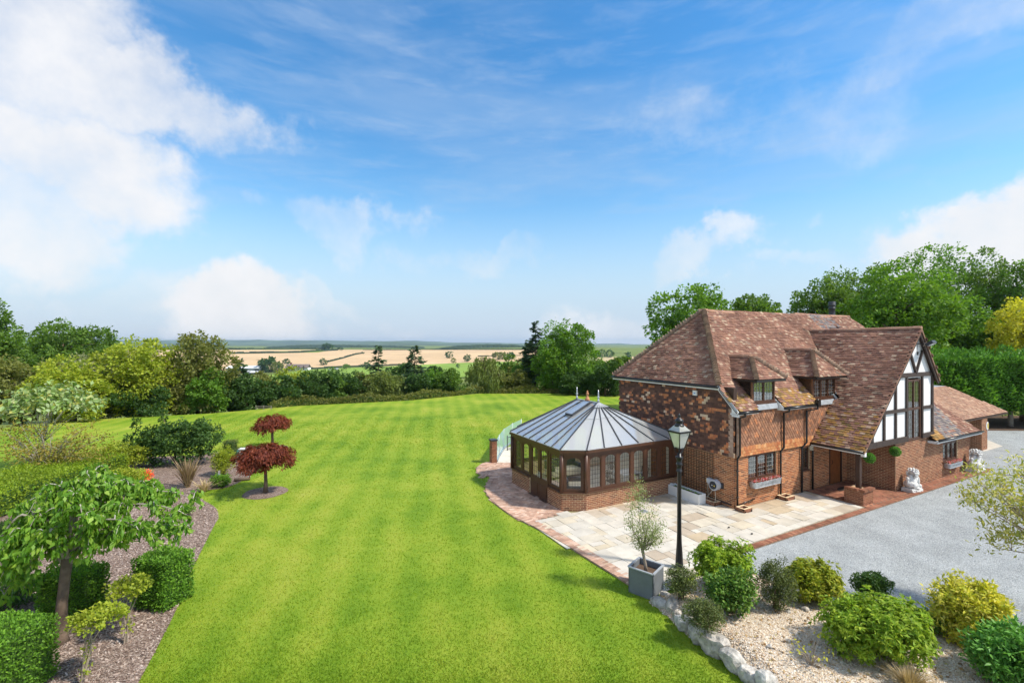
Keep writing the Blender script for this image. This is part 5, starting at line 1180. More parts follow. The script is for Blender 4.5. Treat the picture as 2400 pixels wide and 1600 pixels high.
# ------------------------------------------------------------------ things round the house
lp = GP(1592, 1332); lamp = empty('street_lamp', lp, ANG); tag(lamp, 'black cast iron lamp post with tapered glass lantern on the patio', 'lamp post')
m = MB(); m.lathe([(.17, 0), (.17, .05), (.12, .1), (.10, .5), (.078, .8), (.066, 1.2), (.062, 3.0), (.09, 3.01), (.09, 3.05), (.075, 3.06), (.075, 3.2), (.1, 3.22), (.1, 3.26), (.08, 3.28), (.085, 3.38), (.11, 3.44), (.12, 3.47), (.06, 3.49), (.055, 3.58)], 14); m.build('post', MATS['black_iron'], lamp)
m = MB(); m.tube([(0, 0, 3.56), (0, 0, 3.74)], .022, 8)
for sg in (-1, 1): m.tube([(sg*.03, 0, 3.54), (sg*.15, 0, 3.62), (sg*.2, 0, 3.72), (sg*.16, 0, 3.78), (sg*.1, 0, 3.76)], .012, 6)
m.build('bracket', MATS['black_iron'], lamp)
lz0, lz1, w0, w1 = 3.74, 4.24, .105, .225; c4 = [(-1, -1), (1, -1), (1, 1), (-1, 1)]
fr_ = MB()
for (x, y) in c4: fr_.bar((x*w0, y*w0, lz0), (x*w1, y*w1, lz1), .025, .025)
for k in range(4):
    (x, y), (x2, y2) = c4[k], c4[(k+1) % 4]; fr_.bar((x*w0, y*w0, lz0), (x2*w0, y2*w0, lz0), .03, .03); fr_.bar((x*w1*1.06, y*w1*1.06, lz1+.02), (x2*w1*1.06, y2*w1*1.06, lz1+.02), .05, .05)
lf_ = fr_.build('lantern_frame', MATS['black_iron'], lamp)
for k in range(4):
    (x, y), (x2, y2) = c4[k], c4[(k+1) % 4]; MB().prism([(x*w0, y*w0, lz0), (x2*w0, y2*w0, lz0), (x2*w1, y2*w1, lz1), (x*w1, y*w1, lz1)], (-(x+x2)*.002, -(y+y2)*.002, 0)).build('pane', MATS['lantern_glass'], lf_)
    MB().prism([(x*w1, y*w1, lz1+.04), (x2*w1, y2*w1, lz1+.04), (x2*.1, y2*.1, lz1+.20), (x*.1, y*.1, lz1+.20)], (0, 0, .012)).build('roof_pane', MATS['lantern_glass'], lf_)
m = MB(); m.lathe([(.15, 0), (.14, .04), (.11, .06), (.1, .12), (.13, .14), (.13, .17), (.1, .22), (.04, .25), (.03, .28), (.045, .31), (.03, .35), (.004, .40)], 12, (0, 0, lz1+.18)); m.build('finial', MATS['black_iron'], lamp)
MB().lathe([(.04, 0), (.045, .12), (.03, .2)], 8, (0, 0, lz0+.02)).build('bulb', MATS['white_paint'], lamp)
# planter with olive tree
pc_ = GP(1541.6, 1401); P0 = pc_+Vector((0, 0, 0)); plc = LW(*[a+b for a, b in zip(to_local(pc_), (-.0, .0))]); 
pcen = LW(to_local(pc_)[0]+.0, to_local(pc_)[1]+.0)+Vector((UX*.36-UY*.36-.30*0, UY*.36+UX*.36, 0)); pcen = LW(to_local(pc_)[0]-.02, to_local(pc_)[1]+.42)
planter = empty('planter', pcen, ANG+R(22)); tag(planter, 'square grey zinc planter standing at the lawn end of the patio', 'planter'); hw = .36
m = MB()
for k in range(4):
    (x, y), (x2, y2) = c4[k], c4[(k+1) % 4]; m.prism([(x*hw, y*hw, -.01), (x2*hw, y2*hw, -.01), (x2*hw, y2*hw, .70), (x*hw, y*hw, .70)], (-(x+x2)/2*.03, -(y+y2)/2*.03, 0))
pb_ = m.build('box', MATS['planter_grey'], planter); m = MB()
for k in range(4):
    (x, y), (x2, y2) = c4[k], c4[(k+1) % 4]; m.bar((x*hw, y*hw, .715), (x2*hw, y2*hw, .715), .06, .03)
m.build('rim', MATS['lead_grey'], planter); MB().box(-hw+.04, hw-.04, -hw+.04, hw-.04, .5, .56).build('soil', MATS['soil'], planter)
def olive():
    b = pcen+Vector((0, 0, .55)); root = empty('olive_tree', b); m = MB(); T = Vector((-.10, .02, .62)); m.tube([(0, 0, 0), (-.03, .01, .25), (-.07, 0, .45), T], [.055, .045, .042, .05], 8); P_, D_ = [], []
    tips = []
    for i in range(16):
        an = i*6.283/16+rnd.uniform(-.2, .2); rr = rnd.uniform(.1, .62); e = Vector((math.cos(an)*rr+.04, math.sin(an)*rr*.7, rnd.uniform(1.0, 2.0)-rr*.35)); mid = T.lerp(e, .5)+Vector((rnd.uniform(-.1, .1), rnd.uniform(-.1, .1), -.08)); q = T.lerp(mid, .5)+Vector((rnd.uniform(-.06, .06), 0, rnd.uniform(-.05, .05)))
        m.tube([T, q, mid, mid.lerp(e, .55)+Vector((rnd.uniform(-.06, .06), rnd.uniform(-.06, .06), 0)), e], [.022, .017, .012, .008, .004], 5, False); tips.append((mid, e))
    m.tube([T, T+Vector((-.05, 0, .5)), T+Vector((-.1, 0, 1.1)), T+Vector((-.08, 0, 1.75))], [.02, .014, .009, .004], 5, False); tips.append((T+Vector((-.1, 0, .9)), T+Vector((-.08, 0, 1.9))))
    m.build('trunk', MATS['bark_olive'], root)
    for mid, e in tips:
        n = 150; t = rng.uniform(0, 1.1, n)**.7; P_.append(np.array(mid)+np.outer(t, np.array(e-mid))+rng.normal(size=(n, 3))*.085); D_.append(rand_dir(n)+np.array([0, 0, .35]))
    n = 500; P_.append(np.array([-.25, 0, 2.05])+rng.normal(size=(n, 3))*np.array([.16, .14, .22])); D_.append(rand_dir(n)+np.array([0, 0, .4])); 
    p, d = np.concatenate(P_), np.concatenate(D_); s = .07*rng.uniform(.6, 1.3, len(p)); link('crown', leaf_mesh('crown', p, d, s, s*.32, MATS['leaf_olive_tree'], upn=.5), root); tag(root, 'slender olive tree with twisted stems growing in the grey planter', 'tree')
olive()
# hose reel on the side wall
def lwz(a, b, z=0): return LW(a, b, z)
hr = empty('hose_reel', lwz(-.005, .78, .86), ANG); tag(hr, 'grey wall mounted hose reel with charcoal disc and hanging hose', 'hose reel')
m = MB(); n = 20; prof = [(.24*math.cos(t*6.283/n), .24*math.sin(t*6.283/n)) for t in range(n)]
def disc(x0, x1, r_, cy, cz, nm, mt, par):
    MB().prism([(x0, cy+r_*math.cos(t*6.283/n), cz+r_*math.sin(t*6.283/n)) for t in range(n)], (x1-x0, 0, 0)).build(nm, MATS[mt], par)
disc(-.30, -.08, .23, 0, 0, 'casing', 'grey_plastic', hr); disc(-.325, -.301, .17, 0, 0, 'disc', 'charcoal_plastic', hr)
MB().prism([(-.28, .05, .19), (-.28, .36, .22), (-.28, .36, .05), (-.28, .2, -.02)], (.18, 0, 0)).build('outlet', MATS['grey_plastic'], hr); MB().box(-.08, .0, -.3, .12, -.12, .12).build('wall_bracket', MATS['charcoal_plastic'], hr)
MB().box(-.29, -.12, .361, .37, .06, .2).build('sticker', MATS['yellow_plastic'], hr); MB().box(-.33, -.326, .01, .07, -.015, .015).build('label_plate', MATS['white_paint'], hr); disc(-.334, -.326, .03, -.08, -.01, 'button', 'yellow_plastic', hr)
m = MB(); m.tube([(-.2, -.02, -.22), (-.2, -.05, -.5), (-.24, -.06, -.68), (-.26, .04, -.79), (-.26, .2, -.83), (-.26, .34, -.76), (-.24, .36, -.6), (-.15, .2, -.35), (-.05, .14, -.16), (.0, .14, -.12)], .014, 6); m.tube([(-.2, .36, .1), (-.18, .38, -.1), (-.1, .42, -.5), (-.06, .42, -.72)], .013, 6); m.build('hose', MATS['hose_beige'], hr)
# trough under the trellis
tr = empty('trough', lwz(-.72, 1.85, .045), ANG); tag(tr, 'long white trough planter standing below the wall trellis', 'planter')
m = MB(); m.box(-.22, .22, -.85, -.81, 0, .42); m.box(-.22, .22, .81, .85, 0, .42); m.box(-.22, -.18, -.81, .81, 0, .42); m.box(.18, .22, -.81, .81, 0, .42); m.build('box', MATS['white_paint'], tr); MB().box(-.18, .18, -.81, .81, .02, .33).build('soil', MATS['soil'], tr)
p = np.stack([rng.uniform(-.15, .15, 120), rng.uniform(-.7, .7, 120), np.full(120, .33)], 1); s = .09*rng.uniform(.5, 1.3, 120); link('plant', leaf_mesh('plant', p, rand_dir(120)+np.array([0, 0, 1.2]), s, s*.4, MATS['leaf_green']), tr)
tl_ = empty('trellis', lwz(-.02, 2.0, .15), ANG); tag(tl_, 'brown wooden square trellis fixed to the brick side wall', 'trellis')
for i in range(14): y = -1.0+i*.145; MB().box(-.035, -.018, y-.012, y+.012, 0, 2.0).build('upright', MATS['trellis_wood'], tl_)
for i in range(14): MB().box(-.05, -.036, -1.02, .9, .02+i*.15, .045+i*.15).build('cross_slat', MATS['trellis_wood'], tl_)
# small brick surrounds at the drains
def drain(label, a, b, sx, sy, h=.16):
    d = empty('drain_surround', lwz(a, b, .044), ANG); core_ = MB(); t = .1
    for (x0, x1, y0, y1) in ((-sx/2, sx/2, -sy/2, -sy/2+t), (-sx/2, sx/2, sy/2-t, sy/2), (-sx/2, -sx/2+t, -sy/2+t, sy/2-t), (sx/2-t, sx/2, -sy/2+t, sy/2-t)): core_.box(x0+.008, x1-.008, y0+.008, y1-.008, 0, h-.008)
    co = core_.build('mortar', MATS['mortar'], d); q = Pieces('brick', 60, Matrix.Translation(lwz(a, b)) @ Matrix.Rotation(ANG, 4, 'Z'))
    for r_ in range(2):
        for (ux, uy, L_, yy) in ((1, 0, sx, -sy/2), (1, 0, sx, sy/2), (0, 1, sy, -sx/2), (0, 1, sy, sx/2)):
            s = -L_/2+(.0 if r_ else -.1)
            while s < L_/2:
                a_, b_ = max(s, -L_/2), min(s+.2, L_/2); s += .212
                if b_-a_ > .03: q.add(co, ((a_+b_)/2*ux+yy*uy*(1-t/abs(yy)/2), (a_+b_)/2*uy+yy*ux*(1-t/abs(yy)/2), r_*.078), (ux*(b_-a_) or 0, uy*(b_-a_), 0), (-uy*t, ux*t, 0), (0, 0, .068), 'brown_brick')
    q.finish(); tag(d, label, 'drain surround', 'brick drain surrounds'); return d
drain('low brick drain surround at the house corner below the downpipe', .16, -.34, .5, .42); drain('low brick drain surround on the front wall under the second downpipe', 3.15, -.27, .62, .45); drain('low brick drain surround below the hose reel', -.27, .95, .45, .75)
# window boxes
def window_box(label, fr, s0, s1, z, hw_):
    o = fr.pt((s0+s1)/2, .03, z); wb = empty('window_box', HM @ o, ANG); w = (s1-s0)/2; n = 10
    def ring(k, zz):
        pts = [(-w*k, 0, zz), (w*k, 0, zz)]; 
        for i in range(n+1): t = math.pi/2*i/n; pts.append((w*k-.12+.12*math.sin(math.pi/2-t+0) if 0 else w*k-.14*(1-math.cos(t)), -.10*k-.14*math.sin(t), zz))
        pts += [(-x, y, zz) for x, y, _ in pts[:1:-1]]; return pts
    lo, hi = ring(.94, 0), ring(1.0, .22); N_ = len(lo); m = MB(); m.add(lo+hi, [tuple(range(N_-1, -1, -1))]+[(i, (i+1) % N_, N_+(i+1) % N_, N_+i) for i in range(N_)]); m.build('box', MATS['galvanised'], wb)
    m = MB(); m.tube([Vector(p) for p in hi[1:]]+[Vector(hi[0])], .012, 6); m.tube([Vector(p) for p in lo[1:]]+[Vector(lo[0])], .012, 6); m.build('rolled_rim', MATS['galvanised'], wb)
    m = MB(); x = -w*.55                              # raised lettering too worn to read
    for i in range(15):
        m.bar((x, -.247, .075), (x+rnd.choice((0, .02, -.02)), -.249, .15), .006, .008)
        if i % 2: m.bar((x, -.247, rnd.choice((.08, .11, .145))), (x+.035, -.247, rnd.choice((.08, .11, .145))), .006, .008)
        x += w*1.1/15
    m.build('raised_lettering', MATS['lead_grey'], wb); MB().box(-w*.9, w*.9, -.2, -.01, .12, .19).build('soil', MATS['soil'], wb)
    k = 420; p = np.stack([rng.uniform(-w*.93, w*.93, k), rng.uniform(-.22, -.02, k), .2+rng.uniform(0, .10, k)], 1); s = .05*rng.uniform(.6, 1.3, k); link('flowers', leaf_mesh('flowers', p, rand_dir(k)+np.array([0, -.3, .8]), s, s*.9, MATS['petal_red']), wb)
    k = 200; p = np.stack([rng.uniform(-w*.93, w*.93, k), rng.uniform(-.22, -.02, k), .19+rng.uniform(0, .06, k)], 1); s = .05*rng.uniform(.6, 1.3, k); link('leaves', leaf_mesh('leaves', p, rand_dir(k)+np.array([0, -.3, .8]), s, s*.6, MATS['leaf_dark']), wb)
    tag(wb, label, 'window box', 'galvanised window boxes')
window_box('galvanised window box of red and pink flowers under the leaded front window', FRONT, .95, 2.95, .80, 0); window_box('galvanised window box under the garage wing window near the second lion', GABLE, 13.8, 15.5, .50, 0)
# floodlight, alarm box, sensor, sign
fl_ = empty('floodlight', HM @ Vector((10.9, fb-.005, 6.95)), ANG); tag(fl_, 'dark floodlight on a bracket high on the timbered gable', 'floodlight')
MB().box(-.25, -.0, -.06, -.0, -.025, .025).build('bracket', MATS['black_iron'], fl_); MB().tube([(-.02, -.05, 0), (.1, -.3, .02)], .02, 6).build('arm', MATS['black_iron'], fl_)
m = MB(); rr_ = Matrix.Rotation(R(-35), 3, 'X'); m.obox((.22, -.42, .03), rr_ @ Vector((.2, 0, 0)), rr_ @ Vector((0, .15, 0)), rr_ @ Vector((0, 0, .07))); m.build('lamp_head', MATS['charcoal_plastic'], fl_); MB().obox((.22, -.425-.045, .03-.065), rr_ @ Vector((.17, 0, 0)), rr_ @ Vector((0, .12, 0)), rr_ @ Vector((0, 0, .006))).build('lens', MATS['window_glass'], fl_)
MB().tube([(-.12, -.02, 0), (-.14, -.03, -.4), (-.05, -.05, -.45), (.1, -.2, -.05)], .008, 5).build('cable', MATS['black_plastic'], fl_); MB().box(-.12, -.06, -.05, -.005, -.55, -.38).build('sensor', MATS['black_plastic'], fl_)
al = empty('alarm_box', lwz(-.078, 1.9, 4.72), ANG); MB().box(-.06, .0, -.11, .11, -.11, .11).build('case', MATS['white_paint'], al); MB().box(-.065, -.061, -.05, .05, -.03, .01).build('label_plate', MATS['blue_paint'], al); tag(al, 'small white alarm box high on the tile hung side wall', 'alarm box')
se = empty('wall_sensor', lwz(5.5, -.085, 2.02), ANG); MB().box(-.06, .06, -.05, .06, -.1, .1).build('case', MATS['cream_wall'], se); MB().box(-.03, .03, -.054, -.051, -.06, .03).build('lens', MATS['charcoal_plastic'], se); tag(se, 'small cream wall sensor beside the porch downpipe', 'sensor')
vt = empty('wall_vent', HM @ Vector((-.75, 2.72-.012, .42)), ANG); MB().box(-.07, .07, -.02, 0, -.08, .08).build('frame', MATS['white_paint'], vt); MB().box(-.045, .045, -.024, -.021, -.055, .055).build('grille', MATS['cream_wall'], vt); tag(vt, 'small white vent on the conservatory dwarf wall', 'vent')
sg_ = empty('wall_sign', HM @ Vector((24.46, -.63, 1.55)), ANG); m = MB(); m.prism([(.2*math.cos(t*.3927), 0, .27*math.sin(t*.3927)) for t in range(16)], (0, -.02, 0)); m.build('plate', MATS['white_paint'], sg_); m = MB(); m.prism([(.05+.11*math.cos(t*.3927), -.021, .2*math.sin(t*.3927)) for t in range(16)], (0, -.006, 0)); m.build('emblem', MATS['yellow_plastic'], sg_); MB().box(.03, .06, -.034, -.028, -.12, .12).build('mark', MATS['charcoal_plastic'], sg_); tag(sg_, 'white and yellow oval sign on the garage pier', 'sign')
mt = empty('doormat', lwz(7.0, -.85, .047), ANG); MB().prism([(.55*math.cos(t*.19635), .32*math.sin(t*.19635), .0) for t in range(17)], (0, 0, .015)).build('mat', MATS['doormat'], mt); MB().box(-.5, .5, -.02, .02, .016, .022).build('rib', MATS['doormat'], mt); tag(mt, 'dark half round doormat in front of the front door', 'doormat')
# topiary balls at the porch
for (a, b, z_, lab) in ((6.15, -2.16, 1.93, 'hanging topiary ball next to the porch post'), (8.35, -2.2, 1.98, 'hanging topiary ball at the brick corner right of the porch')):
    tb = empty('topiary_ball', lwz(a, b, z_), ANG); k = 900; d = rand_dir(k); link('foliage', leaf_mesh('foliage', d*.19*rng.uniform(.8, 1.05, (k, 1)), d+rand_dir(k)*.6, .06, .035, MATS['leaf_laurel']), tb); MB().sphere((0, 0, 0), .14).build('core', MATS['leaf_dark'], tb); MB().tube([(0, 0, .1), (0, 0, 2.33-z_)], .006, 5).build('chain', MATS['black_iron'], tb); tag(tb, lab, 'topiary', 'topiary balls at the porch')
# stone lions
def lion(label, loc, rz, s=1.):
    r_ = empty('stone_lion', loc, rz); r_.scale = (s, s, s)
    pm = MB(); pm.box(-.42, .42, -.26, .26, 0, .16); pm.box(-.38, .38, -.23, .23, .16, .2)
    for i in range(14): t = i*.45; pm.sphere((rnd.uniform(-.4, .4), rnd.choice((-.24, .24)), rnd.uniform(.03, .15)), (.08, .05, .045), 8, 6)
    b = pm.build('plinth', MATS['white_stone'], r_)
    m = MB(); S = m.sphere
    S((-.16, 0, .38), (.24, .25, .2)); S((-.06, 0, .54), (.21, .21, .24)); S((.06, 0, .66), (.19, .2, .24)); S((.14, 0, .56), (.13, .17, .3))      # haunches, back, chest
    S((.12, 0, .98), (.2, .21, .19)); S((.24, 0, 1.0), (.15, .16, .13)); S((.37, 0, .95), (.10, .115, .075)); S((.36, 0, .87), (.07, .09, .035)); S((.43, 0, .985), (.045, .05, .035)); S((.31, 0, 1.075), (.08, .14, .035))
    for sg in (-1, 1):
        S((.24, sg*.14, .52), (.065, .07, .27)); S((.27, sg*.145, .28), (.075, .075, .12)); S((.36, sg*.145, .225), (.11, .085, .05))
        S((-.1, sg*.21, .36), (.2, .09, .17)); S((.04, sg*.25, .225), (.15, .075, .05)); S((.08, sg*.2, 1.1), (.05, .035, .08)); S((.36, sg*.07, 1.03), (.03, .03, .025))
    for ring_, (rr_, xx, zz) in enumerate(((.22, .1, .97), (.23, .0, .93), (.2, -.07, .88))):          # rows of mane curls
        for i in range(11):
            t = i*6.283/11+ring_*.3; S((xx, rr_*math.sin(t), zz+rr_*math.cos(t)*.92), (.06, .055, .055), 8, 6)
    for i in range(6): S((-.2+.03*i-.12+.01*i, 0, .45+i*.075), (.07, .1, .045), 8, 6)
    S((-.36, 0, .5), (.06, .06, .16)); S((-.37, 0, .68), (.07, .08, .1)); S((.33, -.16, .3), .09)
    o = m.build('body', MATS['white_stone'], r_); md = o.modifiers.new('Remesh', 'REMESH'); md.mode = 'VOXEL'; md.voxel_size = .016; md.use_smooth_shade = True
    tag(r_, label, 'statue', 'white stone lions'); return r_
lion('white stone guardian lion at the brick corner right of the porch', lwz(9.42, -2.42, .047), ANG-.15, .9); lion('white stone guardian lion beyond the garage wing window', lwz(16.55, -2.44, .047), ANG-.1, 1.0)
# two small pegs lying on the slabs
for i, (px, py) in enumerate(((1708, 1236), (1762, 1251))):
    p = GP(px, py, .046); st = empty('garden_peg', p, ANG+.3); MB().tube([(-.09, 0, .012), (.09, 0, .012)], .01, 6).build('shaft', MATS['black_iron'], st); MB().box(-.01, .03, -.03, .03, .0, .03).build('head', MATS['black_iron'], st); tag(st, 'small dark peg lying on the slabs, %s of two' % ('left one', 'right one')[i], 'peg', 'pegs on the patio')
# ------------------------------------------------------------------ left garden
def maple(label, base, rx, h0, h1, n, r0):
    base = Vector(base); root = empty('japanese_maple', base); lob = []
    for i in range(16):
        an = i*2.4; rr = rx*math.sqrt((i+.5)/16)*.78; zc = h0+(h1-h0)*(.72-.42*(rr/rx)**2); lob.append(((math.cos(an)*rr, math.sin(an)*rr, zc), (rx*.34, rx*.34, (h1-h0)*.36)))
    m = MB(); m.tube([(0, 0, -.05), (.02, 0, h0*.5), (-.01, .02, h0+.1)], [r0*1.5, r0, r0*.9], 8)
    for l in lob[::2]: c = Vector(l[0]); m.tube([(-.01, .02, h0-.05), Vector((c.x*.5, c.y*.5, h0+.75*(c.z-h0)+.1)), c], [r0*.5, r0*.35, .01], 5, False)
    for k in range(5): a = k*1.26; m.tube([(0, 0, .1), (math.cos(a)*.12, math.sin(a)*.12, .02), (math.cos(a)*.2, math.sin(a)*.2, -.03)], [r0*.7, r0*.5, .01], 5, False)
    m.build('trunk', MATS['bark_brown'], root)
    p, o = crown_points(lob, n, k=16, clump=.5, fuzz=.12); rad = p.copy(); rad[:, 2] = 0; d = unit(unit(rad)*.8+rand_dir(len(p))*.45+np.array([0, 0, -.55])); s = .15*rng.uniform(.6, 1.3, len(p))
    link('crown', leaf_mesh('crown', p, d, s, s*.3, MATS['leaf_maroon'], upn=1.2, bend=.2), root); return tag(root, label, 'tree', 'red japanese maples on the lawn')
def ring_bed(label, c, r_):
    m = MB(); n = 40
    pts = [(r_*math.cos(t*6.283/n)*(1+.03*math.sin(t*.8)), r_*math.sin(t*6.283/n), .012) for t in range(n)]
    m.add(pts, [tuple(range(n))]); o = m.build('tree_ring', MATS['bark_mulch'], None, c); m = MB(); m.tube([(x, y, .012) for x, y, _ in pts]+[(pts[0][0], pts[0][1], .012)], .022, 5); tag(o, label, 'tree bed', kind='structure'); return o
mb1 = GP(622, 1154); ring_bed('round bare bed cut in the lawn round the nearer maple', mb1, .95); maple('nearer maroon japanese maple with wide domed crown on the lawn', mb1, 1.32, 1.0, 2.18, 8000, .075)
mb2 = GP(638, 1050); ring_bed('round bare bed cut in the lawn round the farther maple', mb2, .95); maple('farther maroon japanese maple with smaller domed crown on the lawn', mb2, 1.18, 1.02, 2.12, 6000, .08)
# cherry tree
def cherry():
    b = GP(142, 1506); root = empty('cherry_tree', b); m = MB(); T = Vector((.12, .05, 1.98)); m.tube([(0, 0, -.05), (.0, .0, .15), (.03, 0, .9), (.07, .03, 1.5), T], [.19, .125, .105, .10, .11], 10); tw = MB(); P_, D_ = [], []
    arms = [(-1.9, .2, .3, 2.9), (-1.5, -.6, .15, 2.75), (-1.0, .9, .75, 3.1), (2.6, .5, .5, 2.8), (2.1, -.3, .4, 2.6), (1.6, 1.0, 1.0, 3.2), (1.0, -.5, .9, 3.2), (.4, .9, 1.5, 3.5), (2.9, .2, .2, 2.2), (.9, .4, 1.5, 3.4), (-.5, -.5, 1.0, 2.9), (-1.7, .5, -.3, 2.2), (2.4, 1.0, .9, 3.0), (1.6, .2, .1, 2.0), (-.4, .3, 1.4, 3.3), (.3, -.6, .4, 2.3), (-1.2, -.1, -.2, 2.3)]
    for (x, y, dz, top) in arms:
        e = Vector((x, y, (1.3 if x < .3 else 2.5)+dz*.6)); pk = Vector((x*.5+rnd.uniform(-.1, .1), y*.5, top*1.0+.32)); st_ = Vector((.08, .03, rnd.uniform(1.62, 2.0))); pts = smooth_curve([st_, T.lerp(pk, .6)+Vector((0, 0, .12)), pk, pk.lerp(e, .55)+Vector((0, 0, .12)), e], 5); n = len(pts)
        lm_ = MB(); lm_.tube(pts, [.034*(1-i/n)+.006 for i in range(n)], 6, False); lm_.build('limb', MATS['bark_grey'], root)
        for q in range(13):
            i = rnd.randint(6, n-1); s = pts[i]; l = rnd.uniform(.35, .85)*(1 if x < .3 else .75); an = rnd.uniform(0, 6.283); hd = Vector((math.cos(an)*l*.65, math.sin(an)*l*.65, 0)); tp = smooth_curve([s, s+hd*.5+Vector((0, 0, .1)), s+hd+Vector((0, 0, -l*.55))], 4); tw.tube(tp, [.011*(1-k/len(tp))+.003 for k in range(len(tp))], 4, False)
            for k in range(1, len(tp)):
                c = 6; base_ = np.array(tp[k])+rng.normal(size=(c, 3))*.05; P_.append(base_); o = rng.normal(size=(c, 3))*.5+np.array(hd.normalized())*.35; o[:, 2] -= .9; D_.append(o)
    m.build('trunk', MATS['bark_brown'], root); tw.build('twigs', MATS['bark_pale'], root)
    p, d = np.concatenate(P_), np.concatenate(D_); s = .16*rng.uniform(.65, 1.25, len(p)); add_leaves(root, p, d, s, .48, 'leaf_cherry', 300, b, up=.2, bend=.18); tag(root, 'weeping cherry tree with drooping leaves on a smooth bare trunk', 'tree')
cherry()
H = 'leaf_hedge'
clipped_block('box_hedge', 'clipped upright hedge block at the right edge of the bark bed', GP(383, 1412), 1.05, .85, 1.30, R(-12), H, 9000, .055)
clipped_block('box_hedge', 'clipped hedge block directly behind the cherry trunk', GP(172, 1438), 1.15, .9, 1.15, R(-12), H, 8000, .055)
clipped_block('box_hedge', 'large clipped hedge block cut off by the lower left corner', Vector((-10.25, 9.1, 0)), 1.25, 1.3, 1.28, R(-8), H, 12000, .05)
clipped_block('box_hedge', 'dark clipped hedge block half hidden behind the cherry crown', GP(120, 1330)+Vector((-2.2, 1.5, 0)), 1.6, 1.2, .9, 0, 'leaf_dark', 6000, .06)
clipped_block('long_hedge', 'long low clipped hedge running away behind the cherry tree', Vector((-22.1, 19.0, 0)), 3.3, 11.5, .98, R(3), 'leaf_hedge_lime', 30000, .09, jag=.08)
clipped_block('box_hedge', 'small dark clipped hedge cube beyond the rounded lime shrub', GP(540, 1078), .62, .62, 1.15, 0, 'leaf_azalea', 2500, .05)
# loose shrubs in the bark bed
big = GP(413, 1088); lob = [((-2.0, 0, 1.2), (.8, .9, .9)), ((-1.1, .2, 1.4), (.9, .9, .95)), ((-.1, 0, 1.45), (.9, 1, .95)), ((.9, .1, 1.6), (.95, 1, 1.0)), ((1.7, 0, 1.5), (.75, .9, .95)), ((0, -.4, .7), (1.8, .8, .6)), ((-1.05, .3, 2.9), (.22, .22, .75)), ((-2.3, 0, 2.2), (.2, .2, .5))]
shrub_thing('viburnum_shrub', 'large dark green spreading shrub beyond the cherry tree', big, 2.3, 1.1, 2.5, 'leaf_dark', 9000, .17, .55, lobes=lob, k=26)
shrub_thing('privet_shrub', 'rounded lime green clipped shrub left of the nearer maple', GP(523, 1114), .62, .6, 1.55, 'leaf_yellowgreen', 4500, .075, .6)
shrub_thing('fern_shrub', 'low bright green mounded plant at the lawn edge', GP(517, 1140), .52, .42, .55, 'leaf_bright', 2200, .11, .4)
shrub_thing('golden_shrub', 'golden green low shrub in the bark bed behind the cherry crown', GP(285, 1150), 1.3, 1.0, 1.0, 'leaf_yellowgreen', 5000, .09, .6)
shrub_thing('box_shrub', 'loose lime shrub between the long hedge and large dark shrub', GP(285, 1098), 1.6, .8, 1.5, 'leaf_yellowgreen', 5500, .10, .6)
shrub_thing('flowering_shrub', 'orange red flowering plant behind the cherry crown', GP(345, 1135), .32, .3, .75, 'petal_orange', 700, .07, .7)
shrub_thing('ground_shrub', 'dark low shrub in the bark bed beneath the cherry', GP(30, 1440)+Vector((-.4, .3, 0)), .9, .7, .75, 'leaf_dark', 3500, .07, .6)
shrub_thing('ground_shrub', 'small green shrub at the far tip of the bark bed', GP(430, 1210), .45, .4, .5, 'leaf_bright', 1500, .07, .5)
def spiky(name, label, base, n, L_, w, matn, spread, cat='plant', bend=.25):
    base = Vector(base); root = empty(name, base); V_, F_ = [], []
    for i in range(n):
        an = rnd.uniform(0, 6.283); sp = rnd.uniform(.05, spread); l = L_*rnd.uniform(.6, 1.1); h = Vector((math.cos(an), math.sin(an), 0)); side = Vector((-h.y, h.x, 0)); b0 = h*.08*rnd.random(); seg = 4
        for k in range(seg+1):
            t = k/seg; p = b0+h*l*sp*t+h*l*bend*sp*t*t+Vector((0, 0, l*t*(1-.35*sp*t*t))); ww = w*(1-t)**.6*.5+.002; V_ += [p-side*ww, p+side*ww]
        o = len(V_)-2*(seg+1); F_ += [(o+2*k, o+2*k+1, o+2*k+3, o+2*k+2) for k in range(seg)]
    link('leaves', mesh_np('leaves', V_, F_, MATS[matn]), root); MB().lathe([(.1, -.02), (.07, .06)], 8).build('crown_base', MATS['bark_brown'], root); return tag(root, label, cat)
spiky('phormium', 'spiky bronze sword leaved plant at the lawn edge', GP(440, 1142), 110, 1.5, .07, 'leaf_phormium', .55); spiky('phormium', 'collapsed dry stems of a pale spiky plant beside the bronze one', GP(478, 1152), 60, .7, .05, 'leaf_drygrass', 1.3)
mk = empty('marker_post', GP(512, 1125)); MB().box(-.03, .03, -.03, .03, -.02, .3).build('blue_stake', MATS['blue_paint'], mk); MB().box(-.05, .05, .035, .06, -.02, .48).build('wooden_stake', MATS['bark_pale'], mk); tag(mk, 'short blue stake against a weathered post in the bark bed', 'marker post')
bn = empty('garden_bench', GP(565, 1068), R(8)); MB().box(-.1, 1.15, -.2, .2, .42, .47).build('seat', MATS['white_paint'], bn)
for x in (.0, 1.05): MB().box(x-.04, x+.04, -.17, .17, -.01, .42).build('leg', MATS['bark_pale'], bn)
tag(bn, 'low white bench seat half hidden behind the nearer maple', 'bench')
bk = empty('bucket', GP(553, 1070)); MB().lathe([(.13, 0), (.17, .36), (.185, .38), (.16, .38), (.12, .02)], 14).build('body', MATS['turquoise'], bk); MB().tube([(-.17, 0, .36), (-.1, 0, .5), (.1, 0, .5), (.17, 0, .36)], .01, 5).build('handle', MATS['charcoal_plastic'], bk); tag(bk, 'turquoise bucket standing beside the rounded lime shrub', 'bucket')
